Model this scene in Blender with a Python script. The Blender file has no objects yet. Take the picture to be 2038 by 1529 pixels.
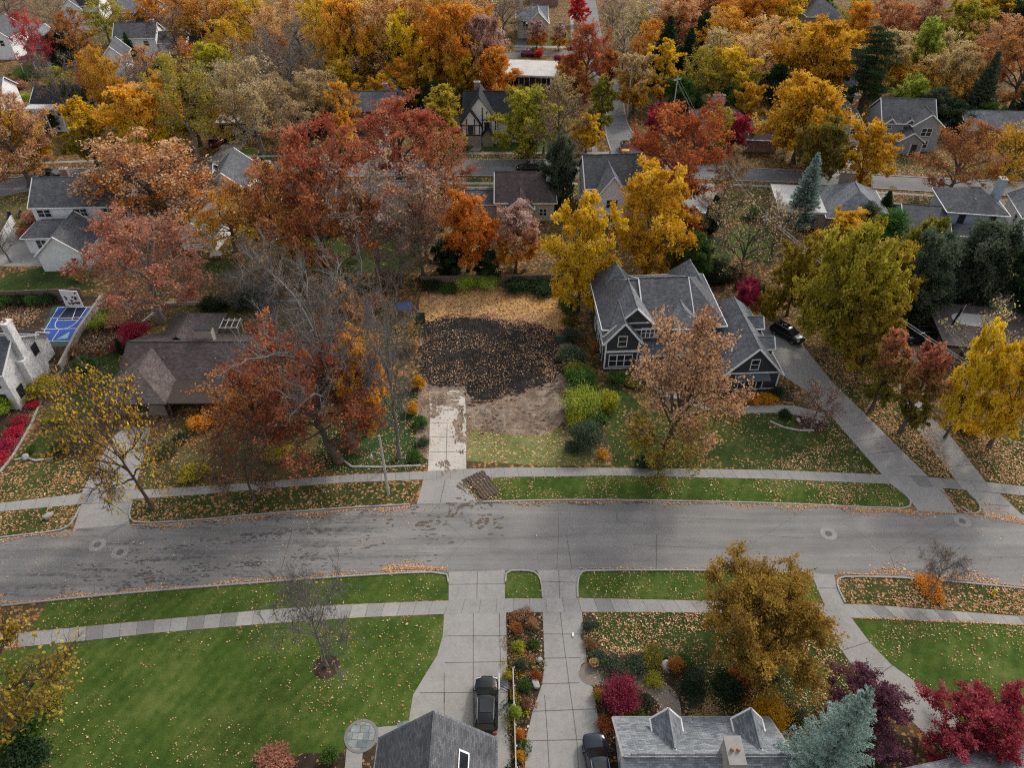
import bpy, math, random
import numpy as np
from mathutils import Vector, Matrix
R = math.radians
SC = bpy.context.scene
COL = SC.collection
random.seed(7)
# ------------------------------------------------------------------ camera model (used to survey the place from the photo)
F, CX, CY, PIT, CH = 1480.0, 1019.0, 764.5, R(40), 61.0
CP, SP = math.cos(PIT), math.sin(PIT)
def G(px, py, z=0.0):
    u = (px - CX) / F; v = (py - CY) / F
    t = (z - CH) / (-SP - CP * v)
    return (u * t, (CP - SP * v) * t)
def GY(px, py, Y):
    u = (px - CX) / F; v = (py - CY) / F
    t = Y / (CP - SP * v)
    return (u * t, CH + t * (-SP - CP * v))
def depth(x, y, z=0): return y * CP - (z - CH) * SP
def hgt(by, ty):
    return GY(CX, ty, G(CX, by)[1])[1]
# ------------------------------------------------------------------ scene, light, camera
cam = bpy.data.cameras.new('camera'); co = bpy.data.objects.new('camera', cam); COL.objects.link(co)
co.location = (0, 0, CH); co.rotation_euler = (R(90) - PIT, 0, 0)
cam.sensor_width = 36; cam.lens = 36 * F / 2038; cam.clip_end = 3000; cam.clip_start = 0.5
SC.camera = co
W = bpy.data.worlds.new('World'); SC.world = W; W.use_nodes = True
nt = W.node_tree
sky = nt.nodes.new('ShaderNodeTexSky'); sky.sky_type = 'NISHITA'; sky.sun_disc = False
SUN_EL, SUN_AZ = R(39), math.atan2(0.65, 0.76)
sky.sun_elevation = SUN_EL; sky.sun_rotation = SUN_AZ; sky.air_density = 1.0; sky.dust_density = 3.0; sky.ozone_density = 1.0
bg = nt.nodes['Background']; bg.inputs['Strength'].default_value = 0.15
hz = nt.nodes.new('ShaderNodeHueSaturation'); hz.inputs['Saturation'].default_value = .30
nt.links.new(sky.outputs[0], hz.inputs['Color']); nt.links.new(hz.outputs[0], bg.inputs[0])
sl = bpy.data.lights.new('sun', 'SUN'); sl.energy = 0.95; sl.angle = R(6); sl.color = (1.0, 0.93, 0.82)
so = bpy.data.objects.new('sun', sl); COL.objects.link(so)
sd = Vector((math.sin(SUN_AZ) * math.cos(SUN_EL), math.cos(SUN_AZ) * math.cos(SUN_EL), math.sin(SUN_EL)))
so.rotation_euler = sd.to_track_quat('Z', 'Y').to_euler(); so.location = sd * 300
SC.view_settings.view_transform = 'Standard'; SC.view_settings.look = 'None'
SC.view_settings.exposure = 0.68; SC.view_settings.gamma = 1
try:
    cy = SC.cycles
    cy.max_bounces = 5; cy.diffuse_bounces = 3; cy.glossy_bounces = 2; cy.transmission_bounces = 2; cy.transparent_max_bounces = 4
    cy.filter_width = 1.15; cy.use_denoising = False; cy.caustics_reflective = False; cy.caustics_refractive = False
    cy.sample_clamp_indirect = 4
except Exception: pass
# ------------------------------------------------------------------ node helpers
class NT:
    def __init__(s, name):
        s.m = bpy.data.materials.new(name); s.m.use_nodes = True
        s.t = s.m.node_tree; s.n = s.t.nodes
        s.b = s.n['Principled BSDF']; s.out = s.n['Material Output']
    def new(s, typ, **kw):
        n = s.n.new(typ)
        for k, v in kw.items(): setattr(n, k, v)
        return n
    def l(s, a, b): s.t.links.new(a, b)
    def pos(s, sc=(1, 1, 1), uv=False, rot=0):
        tc = s.new('ShaderNodeTexCoord'); mp = s.new('ShaderNodeMapping')
        s.l(tc.outputs['UV' if uv else 'Object'], mp.inputs[0]); mp.inputs['Scale'].default_value = sc
        mp.inputs['Rotation'].default_value = (0, 0, rot)
        return mp.outputs[0]
    def noise(s, scale, detail=4, rough=.6, vec=None, dist=0):
        n = s.new('ShaderNodeTexNoise'); n.inputs['Scale'].default_value = scale; n.inputs['Detail'].default_value = detail
        n.inputs['Roughness'].default_value = rough; n.inputs['Distortion'].default_value = dist
        s.l(vec if vec is not None else s.pos(), n.inputs['Vector']); return n.outputs['Fac']
    def ramp(s, fac, stops, interp='LINEAR'):
        r = s.new('ShaderNodeValToRGB'); r.color_ramp.interpolation = interp; e = r.color_ramp.elements
        while len(e) < len(stops): e.new(0.5)
        for i, (p, c) in enumerate(stops):
            e[i].position = p; e[i].color = (*c, 1) if len(c) == 3 else c
        s.l(fac, r.inputs[0]); return r.outputs[0]
    def mix(s, fac, a, b, typ='MIX'):
        m = s.new('ShaderNodeMix', data_type='RGBA', blend_type=typ)
        for v, i in ((fac, 0), (a, 6), (b, 7)):
            if hasattr(v, 'links'): s.l(v, m.inputs[i])
            else: m.inputs[i].default_value = v if not isinstance(v, tuple) else (*v, 1)
        return m.outputs[2]
    def math(s, op, a, b=0.5, c=None, clamp=False):
        m = s.new('ShaderNodeMath', operation=op, use_clamp=clamp)
        for v, i in ((a, 0), (b, 1), (c, 2)):
            if v is None: continue
            if hasattr(v, 'links'): s.l(v, m.inputs[i])
            else: m.inputs[i].default_value = v
        return m.outputs[0]
    def attr(s, name='rnd'):
        a = s.new('ShaderNodeAttribute', attribute_name=name); return a.outputs['Fac']
    def bump(s, h, strength=.4, dist=.05):
        b = s.new('ShaderNodeBump'); b.inputs['Strength'].default_value = strength; b.inputs['Distance'].default_value = dist
        s.l(h, b.inputs['Height']); s.l(b.outputs[0], s.b.inputs['Normal'])
    def col(s, c, rough=.9, spec=.25, metal=0):
        if hasattr(c, 'links'): s.l(c, s.b.inputs['Base Color'])
        else: s.b.inputs['Base Color'].default_value = (*c, 1)
        s.b.inputs['Roughness'].default_value = rough; s.b.inputs['Specular IOR Level'].default_value = spec
        s.b.inputs['Metallic'].default_value = metal
        return s.m
def k(c, f): return tuple(x * f for x in c)
def flat(name, c, rough=.7, spec=.3, metal=0, var=.12, scale=3.0):
    n = NT(name); f = n.noise(scale, 5, .65)
    return n.col(n.ramp(f, [(.25, k(c, 1 - var)), (.75, k(c, 1 + var))]), rough, spec, metal)
def lawnmat(name, g1, g2, g3, litter=0.0, lc=((.30, .15, .06), (.42, .25, .12), (.22, .09, .04)), lscale=3.4, thin=.5):
    n = NT(name)
    a = n.noise(.22, 5, .65); b = n.noise(1.3, 5, .7); c = n.noise(9, 5, .75)
    mw = n.new('ShaderNodeTexWave'); mw.inputs['Scale'].default_value = .28; mw.inputs['Distortion'].default_value = 1.5; n.l(n.pos(rot=.5), mw.inputs['Vector'])
    f = n.math('ADD', n.math('MULTIPLY', a, .50), n.math('ADD', n.math('MULTIPLY', b, .28), n.math('MULTIPLY_ADD', mw.outputs['Fac'], .036, n.math('MULTIPLY', c, .3))))
    base = n.ramp(f, [(.40, g1), (.54, g2), (.68, g3)])
    sp = n.ramp(n.noise(.7, 6, .75), [(.30, (.62, .66, .6)), (.42, (1, 1, 1)), (.62, (1, 1, 1)), (.74, (1.5, 1.28, 1.1))]); base = n.mix(1.0, base, sp, 'MULTIPLY')
    fine = n.ramp(n.noise(34, 3, .8), [(.3, (.55, .55, .55)), (.7, (1.35, 1.35, 1.3))])
    base = n.mix(1.0, base, fine, 'MULTIPLY')
    if litter > 0:
        v = n.new('ShaderNodeTexVoronoi'); v.inputs['Scale'].default_value = lscale; v.inputs['Randomness'].default_value = 1
        n.l(n.pos(), v.inputs['Vector'])
        lcol = n.ramp(n.math('FRACT', n.math('MULTIPLY', v.outputs['Color'], 7.31)), [(.1, lc[0]), (.5, lc[1]), (.9, lc[2])])
        sep = n.new('ShaderNodeSeparateColor'); n.l(v.outputs['Color'], sep.inputs[0])
        m1 = n.math('LESS_THAN', v.outputs['Distance'], thin)
        msk = n.math('SUBTRACT', n.noise(.35, 5, .7), 1 - litter)
        keep = n.math('LESS_THAN', sep.outputs[1], n.math('MULTIPLY_ADD', msk, 2.2, .25))
        base = n.mix(n.math('MULTIPLY', m1, keep), base, lcol)
    n.bump(c, .5, .08)
    return n.col(base, .95, .1)
MAT = {}
MAT['ground'] = lawnmat('yard_ground', (.045, .045, .018), (.085, .065, .03), (.14, .09, .045), .62, ((.30, .14, .045), (.40, .23, .09), (.20, .085, .04)), 3.0, .55)
MAT['lawn'] = lawnmat('lawn_grass', (.027, .050, .009), (.053, .091, .015), (.118, .145, .036))
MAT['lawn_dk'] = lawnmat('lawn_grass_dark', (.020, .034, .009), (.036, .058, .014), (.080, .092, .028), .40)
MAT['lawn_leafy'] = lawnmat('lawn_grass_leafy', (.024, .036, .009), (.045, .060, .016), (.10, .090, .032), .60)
MAT['lawn_dull'] = lawnmat('lawn_grass_dull', (.055, .060, .018), (.095, .085, .030), (.15, .12, .05), .45)
MAT['lawn_lot'] = lawnmat('lot_grass', (.085, .105, .032), (.145, .165, .05), (.235, .235, .10), .45, ((.45, .25, .12), (.55, .38, .2), (.35, .18, .09)))
MAT['ivy'] = lawnmat('ground_ivy', (.012, .030, .010), (.028, .060, .020), (.06, .10, .035), .42)
MAT['bed'] = lawnmat('mulch', (.020, .015, .011), (.045, .032, .022), (.085, .06, .04), .45, lscale=4)
MAT['litter'] = lawnmat('leaf_carpet', (.10, .055, .025), (.20, .11, .045), (.32, .18, .08), .9, ((.56, .30, .08), (.66, .44, .16), (.36, .17, .06)), 3.2, .7)
MAT['gravel'] = flat('gravel', (.20, .17, .145), .95, .1, var=.35, scale=9)
def soil():
    n = NT('dark_soil'); a = n.noise(.9, 5, .7); c = n.noise(5, 5, .8)
    w = n.new('ShaderNodeTexWave'); w.inputs['Scale'].default_value = .9; w.inputs['Distortion'].default_value = 9; w.inputs['Detail'].default_value = 3
    n.l(n.pos((1, 1.3, 1)), w.inputs['Vector'])
    f = n.math('ADD', n.math('MULTIPLY', a, .5), n.math('MULTIPLY', c, .5))
    base = n.ramp(f, [(.35, (.012, .010, .009)), (.53, (.030, .026, .023)), (.68, (.105, .085, .070))])
    base = n.mix(n.math('MULTIPLY', w.outputs['Fac'], .35), base, (.05, .043, .04))
    n.bump(n.math('ADD', c, n.math('MULTIPLY', w.outputs['Fac'], .6)), .9, .2)
    return n.col(base, .95, .15)
MAT['soil'] = soil()
def dirt():
    n = NT('tan_dirt'); a = n.noise(.6, 6, .7); c = n.noise(6, 5, .8)
    f = n.math('ADD', n.math('MULTIPLY', a, .6), n.math('MULTIPLY', c, .4))
    n.bump(c, .7, .12)
    return n.col(n.ramp(f, [(.38, (.085, .060, .045)), (.5, (.21, .155, .115)), (.63, (.40, .325, .255))]), .95, .1)
MAT['dirt'] = dirt()
def asphalt(name, c, wet=0, wscale=1.0):
    n = NT(name)
    a = n.noise(.18, 5, .65); st = n.noise(1.0, 5, .6, n.pos((.05, .9, 1))); g = n.noise(40, 3, .8)
    f = n.math('ADD', n.math('MULTIPLY', a, .4), n.math('ADD', n.math('MULTIPLY', st, .45), n.math('MULTIPLY', g, .15)))
    base = n.ramp(f, [(.36, k(c, .72)), (.5, c), (.64, k(c, 1.28))])
    if wet:
        # dark leaf-mould tracks along the left half of the street
        tr = n.noise(1.0, 6, .72, n.pos((.07, 1.15, 1), rot=R(-5)), .4)
        brk = n.noise(1.7, 5, .75)
        sx = n.new('ShaderNodeSeparateXYZ'); n.l(n.pos(), sx.inputs[0])
        lf = n.math('MULTIPLY_ADD', sx.outputs[0], -.06, .15, True)
        mk = n.math('MULTIPLY', n.math('MULTIPLY_ADD', tr, 10, -5.1, True), n.math('MULTIPLY_ADD', brk, 6, -2.4, True))
        base = n.mix(n.math('MULTIPLY', n.math('MULTIPLY', mk, lf), .8), base, k(c, .30))
        cr = n.new('ShaderNodeTexVoronoi', feature='DISTANCE_TO_EDGE'); cr.inputs['Scale'].default_value = .11
        n.l(n.pos((.6, 1.5, 1)), cr.inputs['Vector'])
        base = n.mix(n.math('MULTIPLY', n.math('LESS_THAN', cr.outputs['Distance'], .0022), .55), base, k(c, .35))
    n.bump(g, .25, .02)
    return n.col(base, .88, .2)
MAT['road'] = asphalt('asphalt_main', (.205, .195, .184), 1)
MAT['road2'] = asphalt('asphalt_side', (.17, .168, .168))
MAT['drive_dk'] = asphalt('asphalt_drive', (.12, .118, .118))
def concrete(name, c, spread=.16):
    n = NT(name); a = n.noise(.35, 6, .7); b = n.noise(2.2, 5, .7); g = n.noise(30, 3, .8)
    f = n.math('ADD', n.math('MULTIPLY', a, .45), n.math('ADD', n.math('MULTIPLY', b, .35), n.math('MULTIPLY', g, .2)))
    base = n.ramp(f, [(.34, k(c, 1 - 1.7 * spread)), (.5, c), (.66, k(c, 1 + spread))])
    r = n.attr('rnd')
    base = n.mix(1.0, base, n.ramp(r, [(0, (.66, .66, .67)), (.35, (.93, .93, .93)), (1, (1.12, 1.11, 1.09))]), 'MULTIPLY')
    n.bump(g, .2, .015)
    return n.col(base, .9, .2)
MAT['conc'] = concrete('concrete', (.300, .285, .265))
MAT['walk'] = concrete('walk_concrete', (.285, .272, .256))
MAT['kerb'] = concrete('kerb_concrete', (.33, .32, .30))
MAT['plain'] = flat('plain_concrete', (.26, .25, .235), .9, .2, var=.15, scale=1.5)
MAT['joint'] = flat('joint_dark', (.125, .115, .105), .95)
MAT['conc_lot'] = concrete('lot_concrete', (.50, .455, .40), .22)
# ---- building materials (UV in metres)
def shingle(name, c, var=.28):
    n = NT(name); uv = n.pos(uv=True)
    b = n.new('ShaderNodeTexBrick'); b.inputs['Scale'].default_value = 1; b.inputs['Brick Width'].default_value = .42
    b.inputs['Row Height'].default_value = .17; b.inputs['Mortar Size'].default_value = .012; b.inputs['Bias'].default_value = 0
    b.inputs['Color1'].default_value = (*k(c, 1 - var), 1); b.inputs['Color2'].default_value = (*k(c, 1 + var), 1); b.inputs['Mortar'].default_value = (*k(c, .45), 1)
    n.l(uv, b.inputs['Vector'])
    nz = n.ramp(n.noise(.5, 6, .75), [(.3, (.72, .72, .74)), (.7, (1.2, 1.19, 1.17))])
    st = n.ramp(n.noise(1.0, 4, .6, n.pos((1.2, .08, 1), uv=True)), [(.3, (.85, .85, .85)), (.7, (1.1, 1.1, 1.1))])
    c1 = n.mix(1.0, n.mix(1.0, b.outputs['Color'], nz, 'MULTIPLY'), st, 'MULTIPLY')
    gr = n.ramp(n.noise(26, 2, .8), [(.3, (.7, .7, .7)), (.7, (1.3, 1.3, 1.3))])
    n.bump(b.outputs['Fac'], -.25, .02)
    return n.col(n.mix(1.0, c1, gr, 'MULTIPLY'), .9, .2)
def siding(name, c, pitch=.18, vert=False):
    n = NT(name)
    sx = n.new('ShaderNodeSeparateXYZ'); n.l(n.pos(uv=True), sx.inputs[0])
    fr = n.math('FRACT', n.math('MULTIPLY', sx.outputs[0 if vert else 1], 1 / pitch))
    nz = n.ramp(n.noise(1.2, 5, .7), [(.3, k(c, .86)), (.7, k(c, 1.1))])
    ln = n.ramp(fr, [(0, (.55, .55, .55)), (.1, (.97, .97, .97)), (1, (1.02, 1.02, 1.02))])
    n.bump(fr, .5, .02)
    return n.col(n.mix(1.0, nz, ln, 'MULTIPLY'), .7, .3)
def brick(name, c, mort=(.35, .33, .3)):
    n = NT(name)
    b = n.new('ShaderNodeTexBrick'); b.inputs['Scale'].default_value = 1; b.inputs['Brick Width'].default_value = .24; b.inputs['Row Height'].default_value = .08
    b.inputs['Mortar Size'].default_value = .010; b.inputs['Color1'].default_value = (*k(c, .75), 1); b.inputs['Color2'].default_value = (*k(c, 1.25), 1); b.inputs['Mortar'].default_value = (*mort, 1)
    n.l(n.pos(uv=True), b.inputs['Vector'])
    return n.col(n.mix(1.0, b.outputs['Color'], n.ramp(n.noise(.9, 5, .7), [(.3, (.75, .75, .75)), (.7, (1.2, 1.2, 1.2))]), 'MULTIPLY'), .9, .2)
MAT['r_char'] = shingle('shingle_charcoal', (.112, .114, .122))
MAT['r_grey'] = shingle('shingle_grey', (.185, .193, .205))
MAT['r_slate'] = shingle('shingle_slate', (.105, .109, .117))
MAT['r_black'] = shingle('shingle_black', (.032, .034, .040))
MAT['r_brown'] = shingle('shingle_brown', (.090, .070, .066))
MAT['r_tan'] = shingle('shingle_tan', (.125, .100, .094))
MAT['r_pale'] = shingle('shingle_pale', (.205, .222, .238), .34)
MAT['r_flat'] = flat('membrane_roof', (.48, .46, .43), .9, .1, var=.18, scale=.5)
MAT['w_white'] = siding('siding_white', (.80, .80, .79))
MAT['w_cream'] = siding('siding_cream', (.52, .47, .38))
MAT['w_grey'] = siding('siding_grey', (.30, .31, .32))
MAT['w_char'] = siding('siding_charcoal', (.040, .043, .050), .2)
MAT['w_blue'] = siding('siding_blue_grey', (.33, .39, .45))
MAT['w_stucco'] = flat('stucco_white', (.84, .82, .78), .9, .1, var=.10, scale=.8)
MAT['w_brick'] = brick('brick_red', (.22, .085, .06))
MAT['w_bbrick'] = brick('brick_brown', (.16, .10, .075))
MAT['w_stone'] = brick('stone_tan', (.34, .29, .24))
MAT['w_paint'] = brick('brick_painted', (.66, .66, .65), (.5, .5, .49))
MAT['trim'] = flat('white_trim', (.68, .675, .655), .55, .35, var=.05)
MAT['trim_dk'] = flat('dark_trim', (.035, .032, .032), .6, .3)
MAT['timber'] = siding('weathered_wood', (.16, .115, .085), .14, True)
MAT['timber_dk'] = siding('dark_wood', (.055, .038, .030), .14, True)
MAT['timber_gr'] = siding('green_wood', (.05, .075, .055), .14, True)
MAT['steel'] = flat('galvanised_steel', (.42, .42, .41), .45, .5, .6)
MAT['black'] = flat('black_metal', (.02, .02, .022), .5, .4)
MAT['metalroof'] = siding('standing_seam', (.10, .115, .135), .4, True)
MAT['red'] = flat('red_cloth', (.42, .04, .06), .8, .2)
MAT['blue'] = flat('blue_tarp', (.05, .07, .17), .6, .3)
MAT['navy'] = flat('navy_cloth', (.018, .022, .05), .8, .2)
MAT['orange'] = flat('orange_rim', (.55, .13, .03), .5, .4)
MAT['stone'] = flat('boulder_stone', (.34, .32, .29), .95, .15, var=.35, scale=2.5)
MAT['terra'] = flat('terracotta', (.36, .19, .11), .9, .15)
MAT['wood_pole'] = flat('pole_wood', (.42, .39, .355), .9, .15, var=.25, scale=2)
MAT['paper'] = flat('white_paper', (.75, .74, .72), .8, .2)
MAT['bark'] = flat('bark', (.105, .085, .070), .95, .1, var=.4, scale=2.2)
MAT['bark_pale'] = flat('bark_pale', (.22, .195, .17), .95, .1, var=.35, scale=2.2)
MAT['bark_grey'] = flat('bark_grey', (.165, .150, .138), .95, .1, var=.35, scale=2.2)
def glass(name, c=(.02, .025, .03), r=.06):
    n = NT(name); return n.col(n.ramp(n.noise(.7, 2), [(.3, k(c, .6)), (.7, k(c, 1.5))]), r, .6)
MAT['glass'] = glass('window_glass')
MAT['cglass'] = glass('car_glass', (.012, .015, .016), .04)
def paint(name, c, metal=.0):
    n = NT(name); n.b.inputs['Coat Weight'].default_value = .2; n.b.inputs['Coat Roughness'].default_value = .06
    dirt_ = n.noise(1.5, 5, .7)
    return n.col(n.ramp(dirt_, [(.3, k(c, .9)), (.75, k(c, 1.12))]), .22, .25, metal)
MAT['p_black'] = paint('paint_black', (.010, .011, .012)); MAT['p_navy'] = paint('paint_navy', (.016, .022, .036))
MAT['p_white'] = paint('paint_white', (.62, .62, .62)); MAT['p_yellow'] = paint('paint_yellow', (.55, .27, .06)); MAT['p_maroon'] = paint('paint_maroon', (.16, .02, .045))
MAT['p_silver'] = paint('paint_silver', (.35, .36, .37), .4)
MAT['tyre'] = flat('tyre_rubber', (.018, .018, .018), .85, .2)
MAT['rim'] = flat('rim_alloy', (.30, .30, .31), .35, .5, .7)
MAT['tail'] = flat('tail_light', (.30, .012, .012), .3, .5)
MAT['lamp'] = flat('head_light', (.55, .56, .58), .2, .6)
def bluestone():
    n = NT('bluestone'); b = n.new('ShaderNodeTexBrick'); b.inputs['Scale'].default_value = 1; b.inputs['Brick Width'].default_value = .75; b.inputs['Row Height'].default_value = .6
    b.inputs['Mortar Size'].default_value = .018; b.inputs['Color1'].default_value = (.12, .15, .165, 1); b.inputs['Color2'].default_value = (.26, .285, .285, 1); b.inputs['Mortar'].default_value = (.08, .075, .07, 1)
    b.offset_frequency = 2; b.squash_frequency = 3; b.squash = .6
    n.l(n.pos(rot=.05), b.inputs['Vector']); return n.col(n.mix(1.0, b.outputs[0], n.ramp(n.noise(1.2, 4), [(.3, (.75, .75, .78)), (.7, (1.25, 1.2, 1.1))]), 'MULTIPLY'), .85, .2)
MAT['bluestone'] = bluestone()
def leafmat(name, cs, top=None, trans=.38):
    """three leaf colours mixed leaf by leaf and branch by branch; top: (colours, from, to) second set towards the tree top"""
    n = NT('leaf_' + name)
    r = n.attr('rnd'); nz = n.noise(.33, 3, .6); oi = n.new('ShaderNodeObjectInfo')
    f = n.math('ADD', n.math('MULTIPLY', r, .72), n.math('MULTIPLY_ADD', nz, 1.1, -.40))
    c = n.ramp(f, [(.12, cs[0]), (.48, cs[1]), (.85, cs[2])])
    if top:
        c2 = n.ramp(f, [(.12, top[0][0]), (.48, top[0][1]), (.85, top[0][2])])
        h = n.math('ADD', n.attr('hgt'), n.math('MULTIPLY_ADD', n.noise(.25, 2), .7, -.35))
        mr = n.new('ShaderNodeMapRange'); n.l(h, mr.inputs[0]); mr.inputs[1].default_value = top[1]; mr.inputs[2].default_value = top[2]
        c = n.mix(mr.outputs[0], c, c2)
    hs = n.new('ShaderNodeHueSaturation'); n.l(c, hs.inputs['Color'])
    n.l(n.math('MULTIPLY_ADD', oi.outputs['Random'], .03, .485), hs.inputs['Hue'])
    n.l(n.math('MULTIPLY_ADD', oi.outputs['Random'], .28, 1.12), hs.inputs['Value'])
    c = hs.outputs[0]
    d = n.new('ShaderNodeBsdfDiffuse'); t = n.new('ShaderNodeBsdfTranslucent'); mx = n.new('ShaderNodeMixShader')
    n.l(c, d.inputs[0]); n.l(c, t.inputs[0]); mx.inputs[0].default_value = trans
    n.l(d.outputs[0], mx.inputs[1]); n.l(t.outputs[0], mx.inputs[2]); n.l(mx.outputs[0], n.out.inputs[0])
    n.n.remove(n.b)
    return n.m
PAL = dict(
    orange=((.44, .16, .020), (.58, .25, .030), (.66, .35, .06)), russet=((.26, .060, .022), (.38, .105, .035), (.48, .18, .06)),
    rust=((.24, .085, .028), (.36, .14, .045), (.46, .22, .07)),
    red=((.28, .070, .034), (.40, .125, .058), (.51, .22, .105)), crimson=((.15, .018, .026), (.25, .034, .050), (.36, .075, .095)),
    scarlet=((.34, .02, .022), (.50, .035, .04), (.60, .09, .07)),
    yellow=((.50, .30, .012), (.62, .42, .022), (.70, .52, .06)), gold=((.40, .20, .016), (.55, .32, .024), (.66, .44, .05)),
    oakgold=((.19, .125, .022), (.30, .20, .034), (.41, .295, .055)), ygreen=((.20, .20, .022), (.34, .32, .035), (.48, .42, .06)),
    ygold=((.22, .19, .020), (.38, .31, .030), (.52, .42, .06)),
    olive=((.11, .10, .020), (.19, .165, .030), (.30, .24, .05)), green=((.035, .075, .016), (.065, .125, .030), (.12, .18, .045)),
    lime=((.15, .21, .025), (.28, .36, .05), (.44, .48, .09)),
    dkgreen=((.016, .032, .014), (.030, .055, .024), (.060, .085, .038)), greygreen=((.040, .058, .036), (.075, .098, .062), (.12, .14, .085)),
    blue=((.10, .15, .13), (.20, .275, .24), (.32, .40, .36)), peach=((.44, .20, .07), (.57, .32, .14), (.66, .46, .24)),
    dusty=((.29, .13, .078), (.40, .20, .118), (.51, .30, .19)), auburn=((.30, .095, .036), (.42, .155, .055), (.52, .25, .10)), moss=((.17, .14, .018), (.29, .235, .026), (.42, .335, .045)), tan=((.34, .23, .09), (.46, .34, .15), (.56, .45, .24)),
    purple=((.065, .024, .038), (.115, .042, .062), (.20, .075, .09)), pink=((.26, .135, .11), (.36, .215, .175), (.48, .34, .28)),
    brown=((.16, .09, .045), (.25, .15, .075), (.36, .23, .12)), magenta=((.22, .018, .042), (.36, .034, .075), (.48, .085, .13)),
)
PAL['rose'] = ((.28, .09, .048), (.40, .15, .080), (.50, .25, .135))
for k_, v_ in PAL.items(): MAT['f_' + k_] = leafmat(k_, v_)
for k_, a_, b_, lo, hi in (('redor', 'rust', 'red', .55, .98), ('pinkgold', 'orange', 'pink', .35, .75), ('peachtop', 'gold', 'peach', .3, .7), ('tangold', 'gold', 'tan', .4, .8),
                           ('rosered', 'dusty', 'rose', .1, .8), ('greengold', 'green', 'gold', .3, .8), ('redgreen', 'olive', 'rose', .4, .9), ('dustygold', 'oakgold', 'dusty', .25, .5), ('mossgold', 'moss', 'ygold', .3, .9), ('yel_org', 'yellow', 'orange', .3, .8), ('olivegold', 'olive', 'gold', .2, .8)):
    MAT['f_' + k_] = leafmat(k_, PAL[a_], (PAL[b_], lo, hi))
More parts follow.
